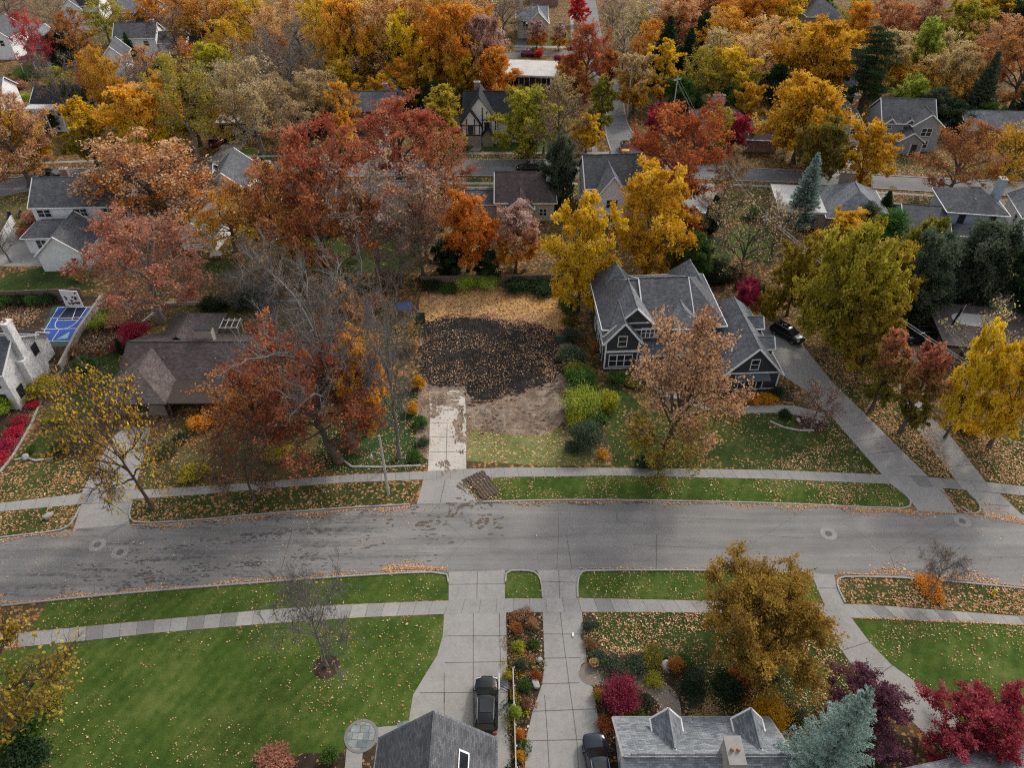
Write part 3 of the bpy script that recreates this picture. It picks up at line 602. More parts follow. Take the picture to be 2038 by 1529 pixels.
# lawns
LAWNS = dict(
    near_left=('lawn', [(-250, 1345), (-40, 1300), (60, 1288), (143, 1279), (306, 1262), (520, 1244), (714, 1231), (882, 1224), (881, 1267), (870, 1305), (842, 1351), (822, 1384), (816, 1420), (812, 1437), (785, 1444), (752, 1455), (690, 1478), (684, 1500), (600, 1500), (560, 1530), (560, 1640), (-300, 1640)]),
    near_verge=('lawn', [(97, 1196), (153, 1191), (306, 1177), (520, 1160), (765, 1143), (892, 1140), (893, 1194), (689, 1203), (520, 1214), (306, 1234), (127, 1251), (62, 1256)]),
    island=('lawn', [(1006, 1137), (1050, 1136), (1068, 1141), (1077, 1158), (1080, 1191), (1006, 1191)]),
    near_verge2=('lawn', [(1165, 1137), (1418, 1137), (1610, 1141), (1620, 1160), (1636, 1200), (1372, 1195), (1300, 1193), (1150, 1190), (1149, 1165), (1153, 1143)]),
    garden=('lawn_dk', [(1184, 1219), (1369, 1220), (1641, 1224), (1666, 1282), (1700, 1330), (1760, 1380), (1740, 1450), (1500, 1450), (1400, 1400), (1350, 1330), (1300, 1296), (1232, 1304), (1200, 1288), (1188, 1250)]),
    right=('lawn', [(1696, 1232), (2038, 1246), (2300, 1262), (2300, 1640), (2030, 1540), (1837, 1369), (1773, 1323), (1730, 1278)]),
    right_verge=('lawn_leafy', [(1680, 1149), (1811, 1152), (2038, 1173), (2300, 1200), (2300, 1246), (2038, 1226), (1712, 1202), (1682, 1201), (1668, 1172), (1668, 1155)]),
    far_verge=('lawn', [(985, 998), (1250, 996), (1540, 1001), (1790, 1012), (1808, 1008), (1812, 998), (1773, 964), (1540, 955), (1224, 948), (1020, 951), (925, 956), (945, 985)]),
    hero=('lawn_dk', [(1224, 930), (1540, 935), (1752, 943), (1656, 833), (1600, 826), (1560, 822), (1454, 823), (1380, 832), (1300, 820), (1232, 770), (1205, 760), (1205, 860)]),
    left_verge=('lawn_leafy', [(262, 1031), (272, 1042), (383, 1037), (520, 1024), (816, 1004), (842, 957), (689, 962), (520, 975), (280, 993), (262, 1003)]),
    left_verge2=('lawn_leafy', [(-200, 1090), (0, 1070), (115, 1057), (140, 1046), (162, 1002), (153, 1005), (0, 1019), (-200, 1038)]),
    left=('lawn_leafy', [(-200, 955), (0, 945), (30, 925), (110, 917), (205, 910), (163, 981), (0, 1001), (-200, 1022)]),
    left_strip=('lawn_dk', [(20, 920), (70, 880), (105, 800), (150, 735), (235, 690), (240, 760), (200, 800), (150, 860), (130, 905)]),
    lot_front=('lawn_lot', [(929, 918), (930, 852), (990, 862), (1080, 866), (1110, 850), (1150, 870), (1190, 900), (1212, 926), (1100, 928)]),
    ivy=('ivy', [(620, 925), (640, 860), (690, 820), (760, 790), (800, 780), (850, 775), (852, 925), (842, 936), (689, 942)]),
    yard1=('lawn_dull', [(300, 650), (330, 612), (520, 606), (640, 610), (650, 650), (560, 690), (300, 680)]),
    yard2=('lawn', [(1438, 470), (1470, 448), (1540, 455), (1545, 520), (1530, 530), (1460, 505)]),
    yard3=('lawn', [(930, 398), (940, 365), (992, 365), (990, 398)]),
    yard4=('lawn', [(925, 300), (935, 272), (1000, 262), (1090, 262), (1100, 300)]),
    yard5=('lawn_dk', [(-40, 585), (20, 545), (100, 528), (175, 533), (190, 575), (100, 580)]),
    yard6=('lawn_dull', [(-60, 445), (-40, 400), (60, 378), (84, 395), (82, 430), (40, 450)]),
    yard7=('lawn_dk', [(405, 552), (410, 515), (470, 515), (480, 552)]),
    yard8=('lawn_dk', [(1830, 645), (1850, 610), (2060, 600), (2100, 650), (2040, 648), (1990, 615), (1880, 615)]),
    yard9=('lawn', [(400, 325), (420, 305), (500, 296), (540, 305), (540, 322)]),
    yard10=('lawn_leafy', [(1600, 345), (1640, 320), (1760, 300), (1840, 300), (1900, 325), (2100, 330), (2100, 352), (1850, 342)]),
    yard11=('lawn_leafy', [(1480, 395), (1500, 366), (1800, 384), (2100, 402), (2100, 420), (1800, 400)]),
    verge_b=('lawn_leafy', [(925, 318), (930, 306), (1210, 306), (1212, 318)]),
    verge_c=('lawn_leafy', [(925, 362), (925, 349), (1130, 349), (1130, 362)]),
    yard12=('lawn_leafy', [(-40, 400), (0, 394), (130, 366), (500, 355), (500, 363), (200, 372), (20, 410)]),
    yard16=('lawn', [(20, 150), (40, 128), (115, 132), (110, 152)]), yard17=('lawn', [(15, 215), (25, 190), (66, 188), (64, 216)]), yard18=('lawn_leafy', [(700, 190), (705, 150), (760, 148), (770, 188)]), yard19=('lawn_leafy', [(815, 190), (820, 145), (872, 142), (876, 188)]), yard20=('lawn_leafy', [(1130, 398), (1130, 370), (1160, 370), (1160, 398)]), yard21=('lawn_dk', [(1340, 540), (1345, 480), (1440, 470), (1462, 505), (1440, 545)]), yard22=('lawn_leafy', [(1440, 440), (1444, 380), (1530, 380), (1535, 445)]), yard23=('lawn', [(180, 58), (190, 44), (240, 44), (244, 58)]), yard24=('lawn_dk', [(1700, 292), (1710, 262), (1745, 262), (1745, 294)]), yard25=('lawn_leafy', [(560, 300), (560, 275), (660, 272), (662, 300)]), yard26=('lawn_dk', [(560, 545), (570, 470), (720, 470), (840, 480), (840, 540)]),
    yard13=('lawn', [(1020, 91), (1030, 80), (1110, 74), (1138, 60), (1138, 91)]),
    yard14=('lawn_leafy', [(1250, 232), (1255, 205), (1330, 200), (1330, 240), (1290, 262)]),
    yard15=('lawn_leafy', [(140, 65), (330, 60), (330, 82), (140, 100)]),
    right_drive_strip=('lawn_leafy', [(1655, 758), (1620, 705), (1660, 690), (1760, 740), (1860, 860), (1902, 953), (1850, 949), (1760, 860)]),
    right_far=('lawn_leafy', [(1965, 957), (1895, 862), (1960, 850), (2060, 830), (2200, 900), (2200, 985), (2038, 968)]),
    islet=('lawn_leafy', [(1878, 972), (1922, 976), (1952, 1012), (1946, 1022), (1930, 1022), (1918, 1014)]),
    verge_r=('lawn_leafy', [(1992, 983), (2038, 988), (2300, 1010), (2300, 1056), (2080, 1038), (2035, 1022)]),
    white_bed=('bed', [(-60, 920), (0, 915), (25, 890), (88, 765), (120, 735), (60, 720), (20, 790), (-40, 850)]),
    bed_mid=('bed', [(1009, 1221), (1079, 1221), (1083, 1260), (1085, 1318), (1079, 1363), (1061, 1414), (1046, 1476), (1043, 1600), (1020, 1600), (1018, 1496), (1014, 1394), (1010, 1318)]),
    bed_garden=('bed', [(1159, 1220), (1182, 1220), (1188, 1252), (1200, 1290), (1232, 1306), (1300, 1298), (1350, 1332), (1400, 1402), (1500, 1452), (1500, 1640), (1205, 1640), (1196, 1475), (1179, 1367), (1168, 1315)]),
    bed_low=('bed', [(560, 1530), (604, 1500), (684, 1500), (690, 1530), (690, 1660), (560, 1660)]),
    bed_low2=('bed', [(722, 1495), (762, 1480), (780, 1480), (770, 1640), (716, 1640)]),
    bed_hero=('bed', [(1205, 745), (1245, 770), (1300, 795), (1440, 805), (1580, 800), (1580, 770), (1545, 768), (1440, 775), (1290, 745)]),
    bed_court=('bed', [(-60, 690), (-20, 600), (110, 590), (230, 590), (320, 600), (300, 640), (235, 690), (140, 735), (20, 745)]),
    bed_right_low=('bed', [(1500, 1455), (1740, 1455), (1830, 1470), (1800, 1640), (1500, 1640)]),
    under_trees=('lawn_dull', [(285, 992), (292, 900), (360, 830), (480, 810), (640, 850), (622, 925), (689, 943), (520, 958)]),
)
zz = .004
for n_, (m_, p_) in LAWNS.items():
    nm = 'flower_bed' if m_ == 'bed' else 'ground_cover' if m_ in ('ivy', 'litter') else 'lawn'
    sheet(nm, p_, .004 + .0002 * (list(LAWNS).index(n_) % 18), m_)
# the cleared lot
sheet('bare_dirt', [(829, 918), (828, 850), (833, 760), (838, 640), (870, 600), (940, 590), (1060, 590), (1125, 600), (1138, 680), (1145, 760), (1130, 820), (1112, 852), (1080, 868), (990, 863), (930, 853), (930, 918)], .009, 'dirt', 1)
sheet('ground_cover', [(832, 640), (836, 585), (860, 574), (980, 568), (1130, 566), (1134, 640), (1120, 668), (1080, 652), (1000, 636), (930, 628), (880, 640)], .0115, 'litter', 1)
rg = np.random.default_rng(3)
SOIL = [(840, 652), (846, 641), (870, 634), (905, 630), (935, 633), (962, 628), (990, 635), (1050, 638), (1085, 650), (1112, 664), (1118, 690), (1121, 720), (1116, 745), (1098, 762), (1050, 772), (1020, 786), (985, 798), (960, 803), (938, 798), (926, 772), (900, 766), (880, 770), (845, 764), (830, 740), (834, 700)]
soilw = chaikin(GP(SOIL), 1)
# churned, slightly heaped soil: real relief
def inpoly(x, y, poly):
    poly = np.asarray(poly); ins = np.zeros(len(x), bool); j = len(poly) - 1
    for i in range(len(poly)):
        xi, yi = poly[i]; xj, yj = poly[j]
        c = ((yi > y) != (yj > y)) & (x < (xj - xi) * (y - yi) / (yj - yi + 1e-12) + xi); ins ^= c; j = i
    return ins
def vnoise(x, y, seed, sc):
    r = np.random.default_rng(seed); out = 0
    for a in range(7):
        th = r.uniform(0, 6.28); f = sc * r.uniform(.5, 2.2); out = out + np.sin((x * math.cos(th) + y * math.sin(th)) * f + r.uniform(0, 6.28))
    return out / 3.6
def relief(name, poly, m, cell, amp, seed, z0, edge=1.2, kind='structure'):
    P = np.asarray(poly); x0, y0 = P.min(0); x1, y1 = P.max(0)
    nx, ny = int((x1 - x0) / cell) + 2, int((y1 - y0) / cell) + 2
    X, Y = np.meshgrid(x0 + np.arange(nx) * cell, y0 + np.arange(ny) * cell); x, y = X.ravel(), Y.ravel()
    r = np.random.default_rng(seed); wob = vnoise(x, y, seed + 9, 1.6) * .35
    ins = inpoly(x + wob, y + vnoise(x, y, seed + 10, 1.6) * .35, poly)
    d = np.min(np.hypot(x[:, None] - P[None, :, 0], y[:, None] - P[None, :, 1]), 1)
    z = z0 + np.clip(d / edge, 0.1, 1) * amp * np.clip(.45 + .5 * vnoise(x, y, seed, 2.3) + .45 * vnoise(x, y, seed + 1, 6) + r.normal(size=len(x)) * .22, .02, 2)
    q = []
    for i in range(ny - 1):
        a = i * nx + np.arange(nx - 1); q.append(np.stack([a, a + 1, a + nx + 1, a + nx], 1))
    q = np.concatenate(q); q = q[ins[q].all(1)]
    o = link(name, npmesh(name, np.column_stack([x, y, z]), q)); o.data.materials.append(MAT[m]); return tag(o, kind=kind)
relief('dark_soil', soilw, 'soil', .16, .16, 5, .016)
relief('rutted_dirt', chaikin(GP([(934, 858), (932, 822), (950, 806), (985, 802), (1020, 790), (1060, 778), (1108, 768), (1128, 790), (1118, 835), (1080, 864), (1000, 862)]), 1), 'dirt', .2, .10, 8, .013)
# ---- concrete: walks in slabs, drives with joints
def strip(name, top, bot, z, m, slab=1.5, gap=.035, old=.18, seed=1):
    """pavement between two edge lines, cast in slabs of its own shade"""
    A, B = [np.array(GP(e)) for e in (top, bot)]
    def res(P, n):
        d = np.r_[0, np.cumsum(np.hypot(*np.diff(P, axis=0).T))]; t = np.linspace(0, d[-1], n)
        return np.column_stack([np.interp(t, d, P[:, 0]), np.interp(t, d, P[:, 1])])
    L = np.hypot(*np.diff(A, axis=0).T).sum(); n = max(2, int(L / slab)); A, B = res(A, n + 1), res(B, n + 1)
    r = np.random.default_rng(seed); V, Q, at = [], [], []
    for i in range(n):
        g = gap / slab * .5; c = [A[i] + (A[i + 1] - A[i]) * g, A[i + 1] + (A[i] - A[i + 1]) * g, B[i + 1] + (B[i] - B[i + 1]) * g, B[i] + (B[i + 1] - B[i]) * g]
        V += [(p[0], p[1], z) for p in c]; Q.append([4 * i + j for j in range(4)])
        v = r.uniform(.3, .62) if r.uniform() > old else r.choice([.08, .95]); at += [v] * 4
    me = npmesh(name, V, Q, dict(rnd=at))
    o = link(name, me); o.data.materials.append(MAT[m]); tag(o, kind='structure')
    base = link('sidewalk_base', npmesh('base', [(p[0], p[1], z - .006) for p in list(A) + list(B)], [[i, i + 1, n + 2 + i, n + 1 + i] for i in range(n)])); base.data.materials.append(MAT['joint']); tag(base, kind='structure')
strip('sidewalk', [(-260, 1026), (0, 1002), (163, 983)], [(-260, 1046), (0, 1019), (153, 1005)], .024, 'walk', seed=2)
strip('sidewalk', [(163, 983), (293, 975), (400, 969), (520, 960), (689, 946), (842, 939)], [(153, 1005), (280, 993), (400, 985), (520, 974), (689, 961), (842, 955)], .0245, 'walk', seed=3, old=.3)
strip('sidewalk', [(842, 939), (925, 934), (1020, 931), (1224, 932), (1540, 936), (1755, 945)], [(842, 956), (925, 955), (1020, 950), (1224, 947), (1540, 954), (1773, 964)], .024, 'walk', seed=4, old=.08)
strip('sidewalk', [(1755, 945), (1848, 950), (1960, 960), (2038, 969), (2300, 994)], [(1773, 964), (1876, 972), (1990, 982), (2038, 987), (2300, 1010)], .0245, 'walk', seed=5, old=.08)
strip('sidewalk', [(-320, 1298), (-60, 1270), (127, 1252), (306, 1235), (520, 1215), (689, 1204), (893, 1196)], [(-320, 1330), (-60, 1298), (143, 1279), (306, 1261), (520, 1243), (714, 1230), (884, 1223)], .024, 'walk', seed=6, old=.35)
strip('sidewalk', [(893, 1194), (1005, 1192), (1080, 1192), (1150, 1191)], [(884, 1223), (1005, 1220), (1080, 1219), (1158, 1219)], .0245, 'walk', seed=17, old=.2)
strip('sidewalk', [(1150, 1191), (1300, 1194), (1372, 1196), (1636, 1202), (1661, 1203)], [(1158, 1219), (1300, 1219), (1369, 1220), (1640, 1226), (1694, 1230)], .024, 'walk', seed=18, old=.3)
strip('sidewalk', [(1661, 1203), (1712, 1203), (2038, 1228), (2300, 1250)], [(1694, 1230), (1740, 1232), (2038, 1245), (2300, 1264)], .0245, 'walk', seed=7, old=.5)
strip('sidewalk', [(-300, 386), (0, 374), (130, 369), (500, 362), (1130, 363), (1480, 366), (1800, 384), (2300, 414)], [(-300, 391), (0, 379), (130, 373), (500, 366), (1130, 367), (1480, 370), (1800, 388), (2300, 419)], .024, 'walk', seed=8)
strip('sidewalk', [(-300, 336), (0, 326), (130, 320), (500, 309), (930, 303), (1212, 302)], [(-300, 340), (0, 330), (130, 324), (500, 313), (930, 307), (1212, 306)], .024, 'walk', seed=9)
strip('sidewalk', [(1020, 89), (1138, 92)], [(1020, 93), (1138, 96)], .024, 'walk', seed=10)
strip('sidewalk', [(1134, 20), (1137, 92)], [(1140, 20), (1144, 92)], .0245, 'walk', seed=11)
strip('sidewalk', [(1240, 330), (1190, 305), (1186, 262)], [(1213, 330), (1178, 306), (1178, 262)], .026, 'walk', seed=12)
DR = {
 'a': ('conc', [(146, 1054), (163, 1003), (163, 982), (183, 940), (205, 905), (228, 868), (250, 850), (300, 852), (294, 880), (288, 905), (283, 920), (272, 960), (262, 992), (257, 1015), (258, 1044)]),
 'b': ('conc', [(829, 1004), (838, 975), (842, 956), (918, 954), (936, 980), (958, 1000)]),
 'b2': ('conc_lot', [(852, 939), (856, 829), (854, 780), (924, 770), (928, 834), (928, 935)]),
 'c': ('conc', [(1755, 945), (1656, 831), (1600, 775), (1548, 742), (1520, 705), (1502, 670), (1500, 648), (1530, 640), (1575, 648), (1600, 690), (1653, 757), (1847, 949)]),
 'c2': ('conc', [(1773, 964), (1800, 985), (1814, 1000), (1826, 1017), (1906, 1022), (1900, 1012), (1876, 972)]),
 'd': ('conc', [(1900, 954), (1856, 895), (1821, 850), (1790, 800), (1790, 690), (1880, 690), (1880, 720), (1822, 760), (1840, 820), (1890, 866), (1962, 960)]),
 'd2': ('conc', [(1923, 976), (1953, 1010), (1960, 1028), (2070, 1040), (2030, 1022), (1990, 983)]),
 'e': ('conc', [(893, 1139), (1005, 1136), (1005, 1192), (893, 1195)]),
 'e2': ('conc', [(884, 1223), (881, 1267), (870, 1305), (842, 1351), (822, 1384), (816, 1420), (812, 1455), (800, 1640), (1018, 1640), (1016, 1496), (1014, 1394), (1009, 1318), (1007, 1220)]),
 'f': ('conc', [(1068, 1136), (1076, 1150), (1080, 1192), (1150, 1191), (1149, 1165), (1153, 1143), (1164, 1135)]),
 'f2': ('conc', [(1080, 1219), (1084, 1318), (1079, 1363), (1061, 1414), (1046, 1476), (1043, 1640), (1206, 1640), (1196, 1473), (1193, 1445), (1179, 1367), (1162, 1360), (1152, 1342), (1156, 1325), (1168, 1315), (1158, 1218)]),
 'g': ('conc', [(1612, 1141), (1622, 1160), (1640, 1203), (1640, 1226), (1666, 1282), (1694, 1323), (1760, 1378), (1830, 1452), (1880, 1500), (1960, 1640), (2130, 1640), (2030, 1540), (1837, 1369), (1773, 1323), (1730, 1278), (1694, 1230), (1680, 1202), (1666, 1170), (1660, 1145)]),
 'h': ('conc', [(84, 470), (140, 420), (185, 420), (200, 520), (130, 530), (0, 530), (-40, 528), (-40, 500), (30, 452)]),
 'i': ('conc', [(400, 330), (440, 296), (440, 260), (495, 262), (490, 285), (476, 300), (462, 330)]),
 'j': ('conc', [(1360, 385), (1390, 366), (1440, 366), (1420, 440), (1355, 440)]),
 'k': ('conc', [(1690, 400), (1700, 384), (1780, 388), (1760, 440), (1720, 460)]),
 'l': ('conc', [(1960, 405), (1985, 398), (2030, 400), (2038, 480), (2000, 465)]),
 'm': ('conc', [(1655, 352), (1675, 300), (1720, 300), (1740, 352)]),
 'n': ('drive_dk', [(1024, 100), (1033, 68), (1050, 68), (1046, 100)]),
 'o': ('conc', [(270, 70), (295, 46), (315, 46), (300, 70)]),
 'p': ('conc', [(1940, 640), (1960, 655), (2100, 660), (2100, 700), (2000, 690)]),
 'q': ('conc', [(1985, 1495), (2120, 1460), (2200, 1560), (2030, 1600)]),
}
for n_, (m_, p_) in DR.items(): sheet('driveway', p_, .0195 + .0003 * (list(DR).index(n_) % 5), m_)
def joints(lines, w=.06, z=.0285):
    mb = MB()
    for ln in lines:
        for a, b in zip(ln, ln[1:]):
            a, b = Vector((*G(*a), z)), Vector((*G(*b), z)); d = (b - a).normalized(); s = Vector((-d.y, d.x, 0)) * w / 2
            mb.add([a - s, a + s, b + s, b - s], [(0, 3, 2, 1)])
    tag(mb.build('expansion_joint', 'joint'), kind='structure')
joints([[(942, 1221), (942, 1400), (945, 1520)], [(884, 1267), (1008, 1266)], [(885, 1320), (1010, 1318)], [(835, 1380), (1013, 1379)], [(884, 1380), (884, 1460)], [(884, 1340), (884, 1400)], [(994, 1221), (996, 1330)],
        [(950, 1137), (949, 1193)], [(893, 1164), (1005, 1163)],
        [(1112, 1136), (1114, 1192)], [(1115, 1219), (1120, 1265), (1127, 1318), (1133, 1365), (1140, 1414), (1148, 1475), (1156, 1600)], [(1082, 1263), (1162, 1263)], [(1084, 1311), (1156, 1310)], [(1079, 1362), (1152, 1360)], [(1061, 1417), (1187, 1412)], [(1046, 1476), (1196, 1472)], [(1084, 1384), (1090, 1475), (1097, 1600)], [(1078, 1158), (1150, 1160)],
        [(885, 935), (888, 918), (890, 845)], [(855, 900), (928, 900)], [(856, 870), (928, 870)], [(856, 843), (928, 843)], [(876, 1001), (886, 956)], [(1676, 851), (1740, 840)], [(1702, 880), (1765, 868)], [(1728, 905), (1805, 894)], [(1885, 930), (1935, 925)],
        [(1630, 1171), (1667, 1172)], [(1675, 1296), (1730, 1278)], [(1758, 1330), (1700, 1333)], [(1752, 1342), (1776, 1325)], [(180, 948), (275, 944)], [(163, 985), (262, 975)], [(240, 925), (228, 990)], [(150, 1004), (262, 1000)],
        [(1941, 1003), (2010, 1008)]])
# walks and paved spots
sheet('path', [(1650, 842), (1600, 829), (1560, 822), (1454, 823), (1400, 815), (1350, 795), (1300, 785), (1302, 775), (1360, 782), (1410, 800), (1454, 810), (1540, 807), (1580, 808), (1640, 822)], .0215, 'walk')
sheet('path', [(1150, 1342), (1158, 1326), (1170, 1318), (1195, 1322), (1210, 1340), (1290, 1344), (1330, 1362), (1352, 1390), (1358, 1436), (1332, 1440), (1310, 1400), (1285, 1375), (1200, 1362), (1175, 1366), (1158, 1358)], .0275, 'gravel', 1)
sheet('path', [(738, 1450), (790, 1445), (790, 1478), (738, 1480)], .02, 'walk'); sheet('path', [(690, 1490), (722, 1495), (714, 1640), (676, 1640)], .02, 'walk')
sheet('path', [(790, 1440), (815, 1434), (815, 1480), (790, 1480)], .0225, 'bluestone')
sheet('path', [(955, 300), (967, 283), (966, 270), (956, 262), (950, 262), (954, 280), (935, 300)], .018, 'walk')
def disc(name, px, py, r, z, m, n=40, rin=0):
    x, y = G(px, py); mb = MB(); ring = lambda q, h: [(x + q * math.cos(2 * math.pi * i / n), y + q * math.sin(2 * math.pi * i / n), h) for i in range(n)]
    if rin: mb.add(ring(r, z) + ring(rin, z) + ring(r, z - .02) + ring(rin, z - .02), [(i, (i + 1) % n, n + (i + 1) % n, n + i) for i in range(n)] + [(i + 2 * n, (i + 1) % n + 2 * n, (i + 1) % n, i) for i in range(n)])
    else: mb.add(ring(r, z), [list(range(n))])
    return mb.build(name, m)
tag(disc('path', 719, 1466, 1.18, .03, 'bluestone'), kind='structure'); tag(disc('path', 719, 1466, 1.38, .05, 'walk', rin=1.16), kind='structure')
# tree rings and mulch spots
for px, py, r in ((650, 1328, 1.15), (1613, 842, 1.9), (1470, 620, 1.2), (15, 525, 1.0), (120, 487, 1.2)): tag(disc('flower_bed', px, py, r, .0115, 'bed'), kind='structure')
# sport court
sheet('sport_court', [(70, 690), (106, 609), (200, 609), (143, 690)], .03, 'ground'); bpy.data.objects['sport_court'].data.materials[0] = flat('court_green', (.035, .075, .06), .6, .3)
def court(name, pts, c, z, mname): sheet('court_paint', pts, z, 'ground').data.materials[0] = MAT.setdefault(mname, flat(mname, c, .55, .3))
court('b', [(76, 680), (116, 612), (186, 612), (141, 679)], (.025, .075, .30), .034, 'court_blue')
court('k', [(113, 638), (134, 611), (174, 611), (156, 638)], (.016, .018, .045), .038, 'court_navy')
def lines(name, segs, w, z, m, world=False):
    mb = MB()
    for a, b in segs:
        a, b = (Vector((*(a if world else G(*a)), z)), Vector((*(b if world else G(*b)), z))); d = (b - a).normalized(); s = Vector((-d.y, d.x, 0)) * w / 2
        mb.add([a - s, a + s, b + s, b - s], [(0, 3, 2, 1)])
    return tag(mb.build(name, m), kind='structure')
arc = [(155 - 22 + 0, 0)]
cen = Vector(G(135, 638)); ex = Vector(G(156, 638)) - cen; ey = Vector(G(124, 652)) - cen
arcp = [tuple(cen + ex * math.cos(t) + ey * 1.25 * math.sin(t)) for t in np.linspace(0, math.pi, 14)]
lines('court_line', [((76, 680), (116, 612)), ((116, 612), (186, 612)), ((186, 612), (141, 679)), ((141, 679), (76, 680)), ((113, 638), (134, 611)), ((156, 638), (174, 611)), ((113, 638), (156, 638)), ((143, 638), (153, 611)), ((82, 656), (162, 654)), ((104, 678), (118, 657)), ((100, 634), (182, 632))], .09, .042, 'trim')
lines('court_line', list(zip(arcp, arcp[1:])), .09, .043, 'trim', True)
court('t', [(112, 676), (140, 660), (134, 674)], (.22, .38, .45), .039, 'court_pale')
# kerbs: a real step along both sides of the street
def kerb(pts, w=.16, h=.12, smooth=1):
    p = [Vector(q) for q in chaikin(GP(pts), smooth, False)]; mb = MB(); L, Rr = [], []
    for i, q in enumerate(p):
        d = (p[min(i + 1, len(p) - 1)] - p[max(i - 1, 0)]).normalized(); s = Vector((-d.y, d.x)) * w / 2; L.append(q + s); Rr.append(q - s)
    n = len(p); vs = [(*v, 0) for v in L] + [(*v, h) for v in L] + [(*v, h) for v in Rr] + [(*v, 0) for v in Rr]
    fs = [(a * n + i, a * n + i + 1, (a + 1) * n + i + 1, (a + 1) * n + i) for a in range(3) for i in range(n - 1)] + [(0, n, 2 * n, 3 * n), (n - 1, 4 * n - 1, 3 * n - 1, 2 * n - 1)]
    mb.add(vs, fs); o = mb.build('kerb', 'kerb')
    at = o.data.attributes.new('rnd', 'FLOAT', 'POINT'); at.data.foreach_set('value', [.4] * len(vs)); tag(o, kind='structure')
kerb([(-300, 1103), (0, 1071), (115, 1058), (138, 1048), (150, 1030), (160, 1010)]); kerb([(262, 1000), (256, 1030), (272, 1043), (383, 1037), (520, 1024), (700, 1011), (816, 1005)])
kerb([(960, 1000), (1100, 996), (1250, 996), (1540, 1002), (1795, 1014), (1812, 1008), (1812, 996), (1795, 980)]); kerb([(1915, 1010), (1932, 1023), (1948, 1022), (1952, 1010), (1940, 992)]); kerb([(2035, 1022), (2080, 1038), (2300, 1058)])
kerb([(-300, 1243), (0, 1207), (153, 1191), (306, 1177), (520, 1160), (765, 1143), (888, 1139), (893, 1160)]); kerb([(1006, 1160), (1008, 1137), (1048, 1136), (1069, 1141), (1078, 1160), (1080, 1190)])
kerb([(1150, 1190), (1149, 1162), (1155, 1141), (1170, 1136), (1418, 1136), (1610, 1141)]); kerb([(1682, 1201), (1666, 1168), (1666, 1154), (1684, 1148), (1811, 1151), (2038, 1172), (2300, 1198)])
for p_ in ([(-300, 350), (0, 360), (130, 334), (500, 324), (1000, 318), (1205, 318)], [(130, 365), (500, 354), (1000, 348), (1500, 358), (1800, 379), (2200, 400)], [(1300, 323), (1500, 335), (1800, 351), (2200, 374)], [(1216, 300), (1204, 262), (1206, 225), (1210, 205)], [(1290, 302), (1270, 276), (1252, 256), (1243, 225), (1241, 205)]): kerb(p_, .3, .12)
# ------------------------------------------------------------------ fallen leaves (each a leaf-sized face; nobody could count them)
def litter(pts, dens, cols, seed, size=.17, clump=.5, sc=.5, z=.045, edge=None):
    """leaves per square metre inside a polygon"""
    poly = np.array(GP(pts)); r = np.random.default_rng(seed); x0, y0 = poly.min(0); x1, y1 = poly.max(0)
    n = int((x1 - x0) * (y1 - y0) * dens * 2.6); x = r.uniform(x0, x1, n); y = r.uniform(y0, y1, n)
    dens *= 1.65; kp = inpoly(x, y, poly) & (r.uniform(0, 1, n) < np.clip(.62 + clump * vnoise(x, y, seed, sc) + clump * .5 * vnoise(x, y, seed + 1, sc * 4), .02, 1))
    x, y = x[kp], y[kp]; m = len(x)
    return np.column_stack([x, y, z + r.uniform(0, .05, m)]), np.full(m, size), r.integers(0, len(cols), m), cols
LC = [(.58, .36, .21), (.50, .25, .10), (.36, .16, .07), (.66, .48, .30), (.46, .23, .14)]
for i, c in enumerate(LC): MAT['fl%d' % i] = flat('fallen_leaf', c, .9, .1, var=.25)
def scatter(regions, name='fallen_leaves'):
    r = np.random.default_rng(11); P = np.concatenate([g[0] for g in regions]); S = np.concatenate([g[1] for g in regions]); I = np.concatenate([g[2] for g in regions])
    m = len(P); th = r.uniform(0, 6.28, m); a = np.column_stack([np.cos(th), np.sin(th), r.uniform(-.35, .35, m)]); bb = np.column_stack([-np.sin(th), np.cos(th), r.uniform(-.35, .35, m)])
    s = (S * .74 * np.exp(r.normal(size=m) * .32))[:, None]
    V = np.stack([P - a * s * .5, P + bb * s * .36, P + a * s * .5, P - bb * s * .36], 1); V[:, :, 2] = np.maximum(V[:, :, 2], .032)
    me = npmesh(name, V.reshape(-1, 3), np.arange(4 * m).reshape(-1, 4))
    for i in range(5): me.materials.append(MAT['fl%d' % i])
    me.polygons.foreach_set('material_index', I.astype(np.int32)); o = link(name, me); tag(o, kind='stuff'); return m
A5 = [0, 1, 2, 3, 4]
LW = LAWNS
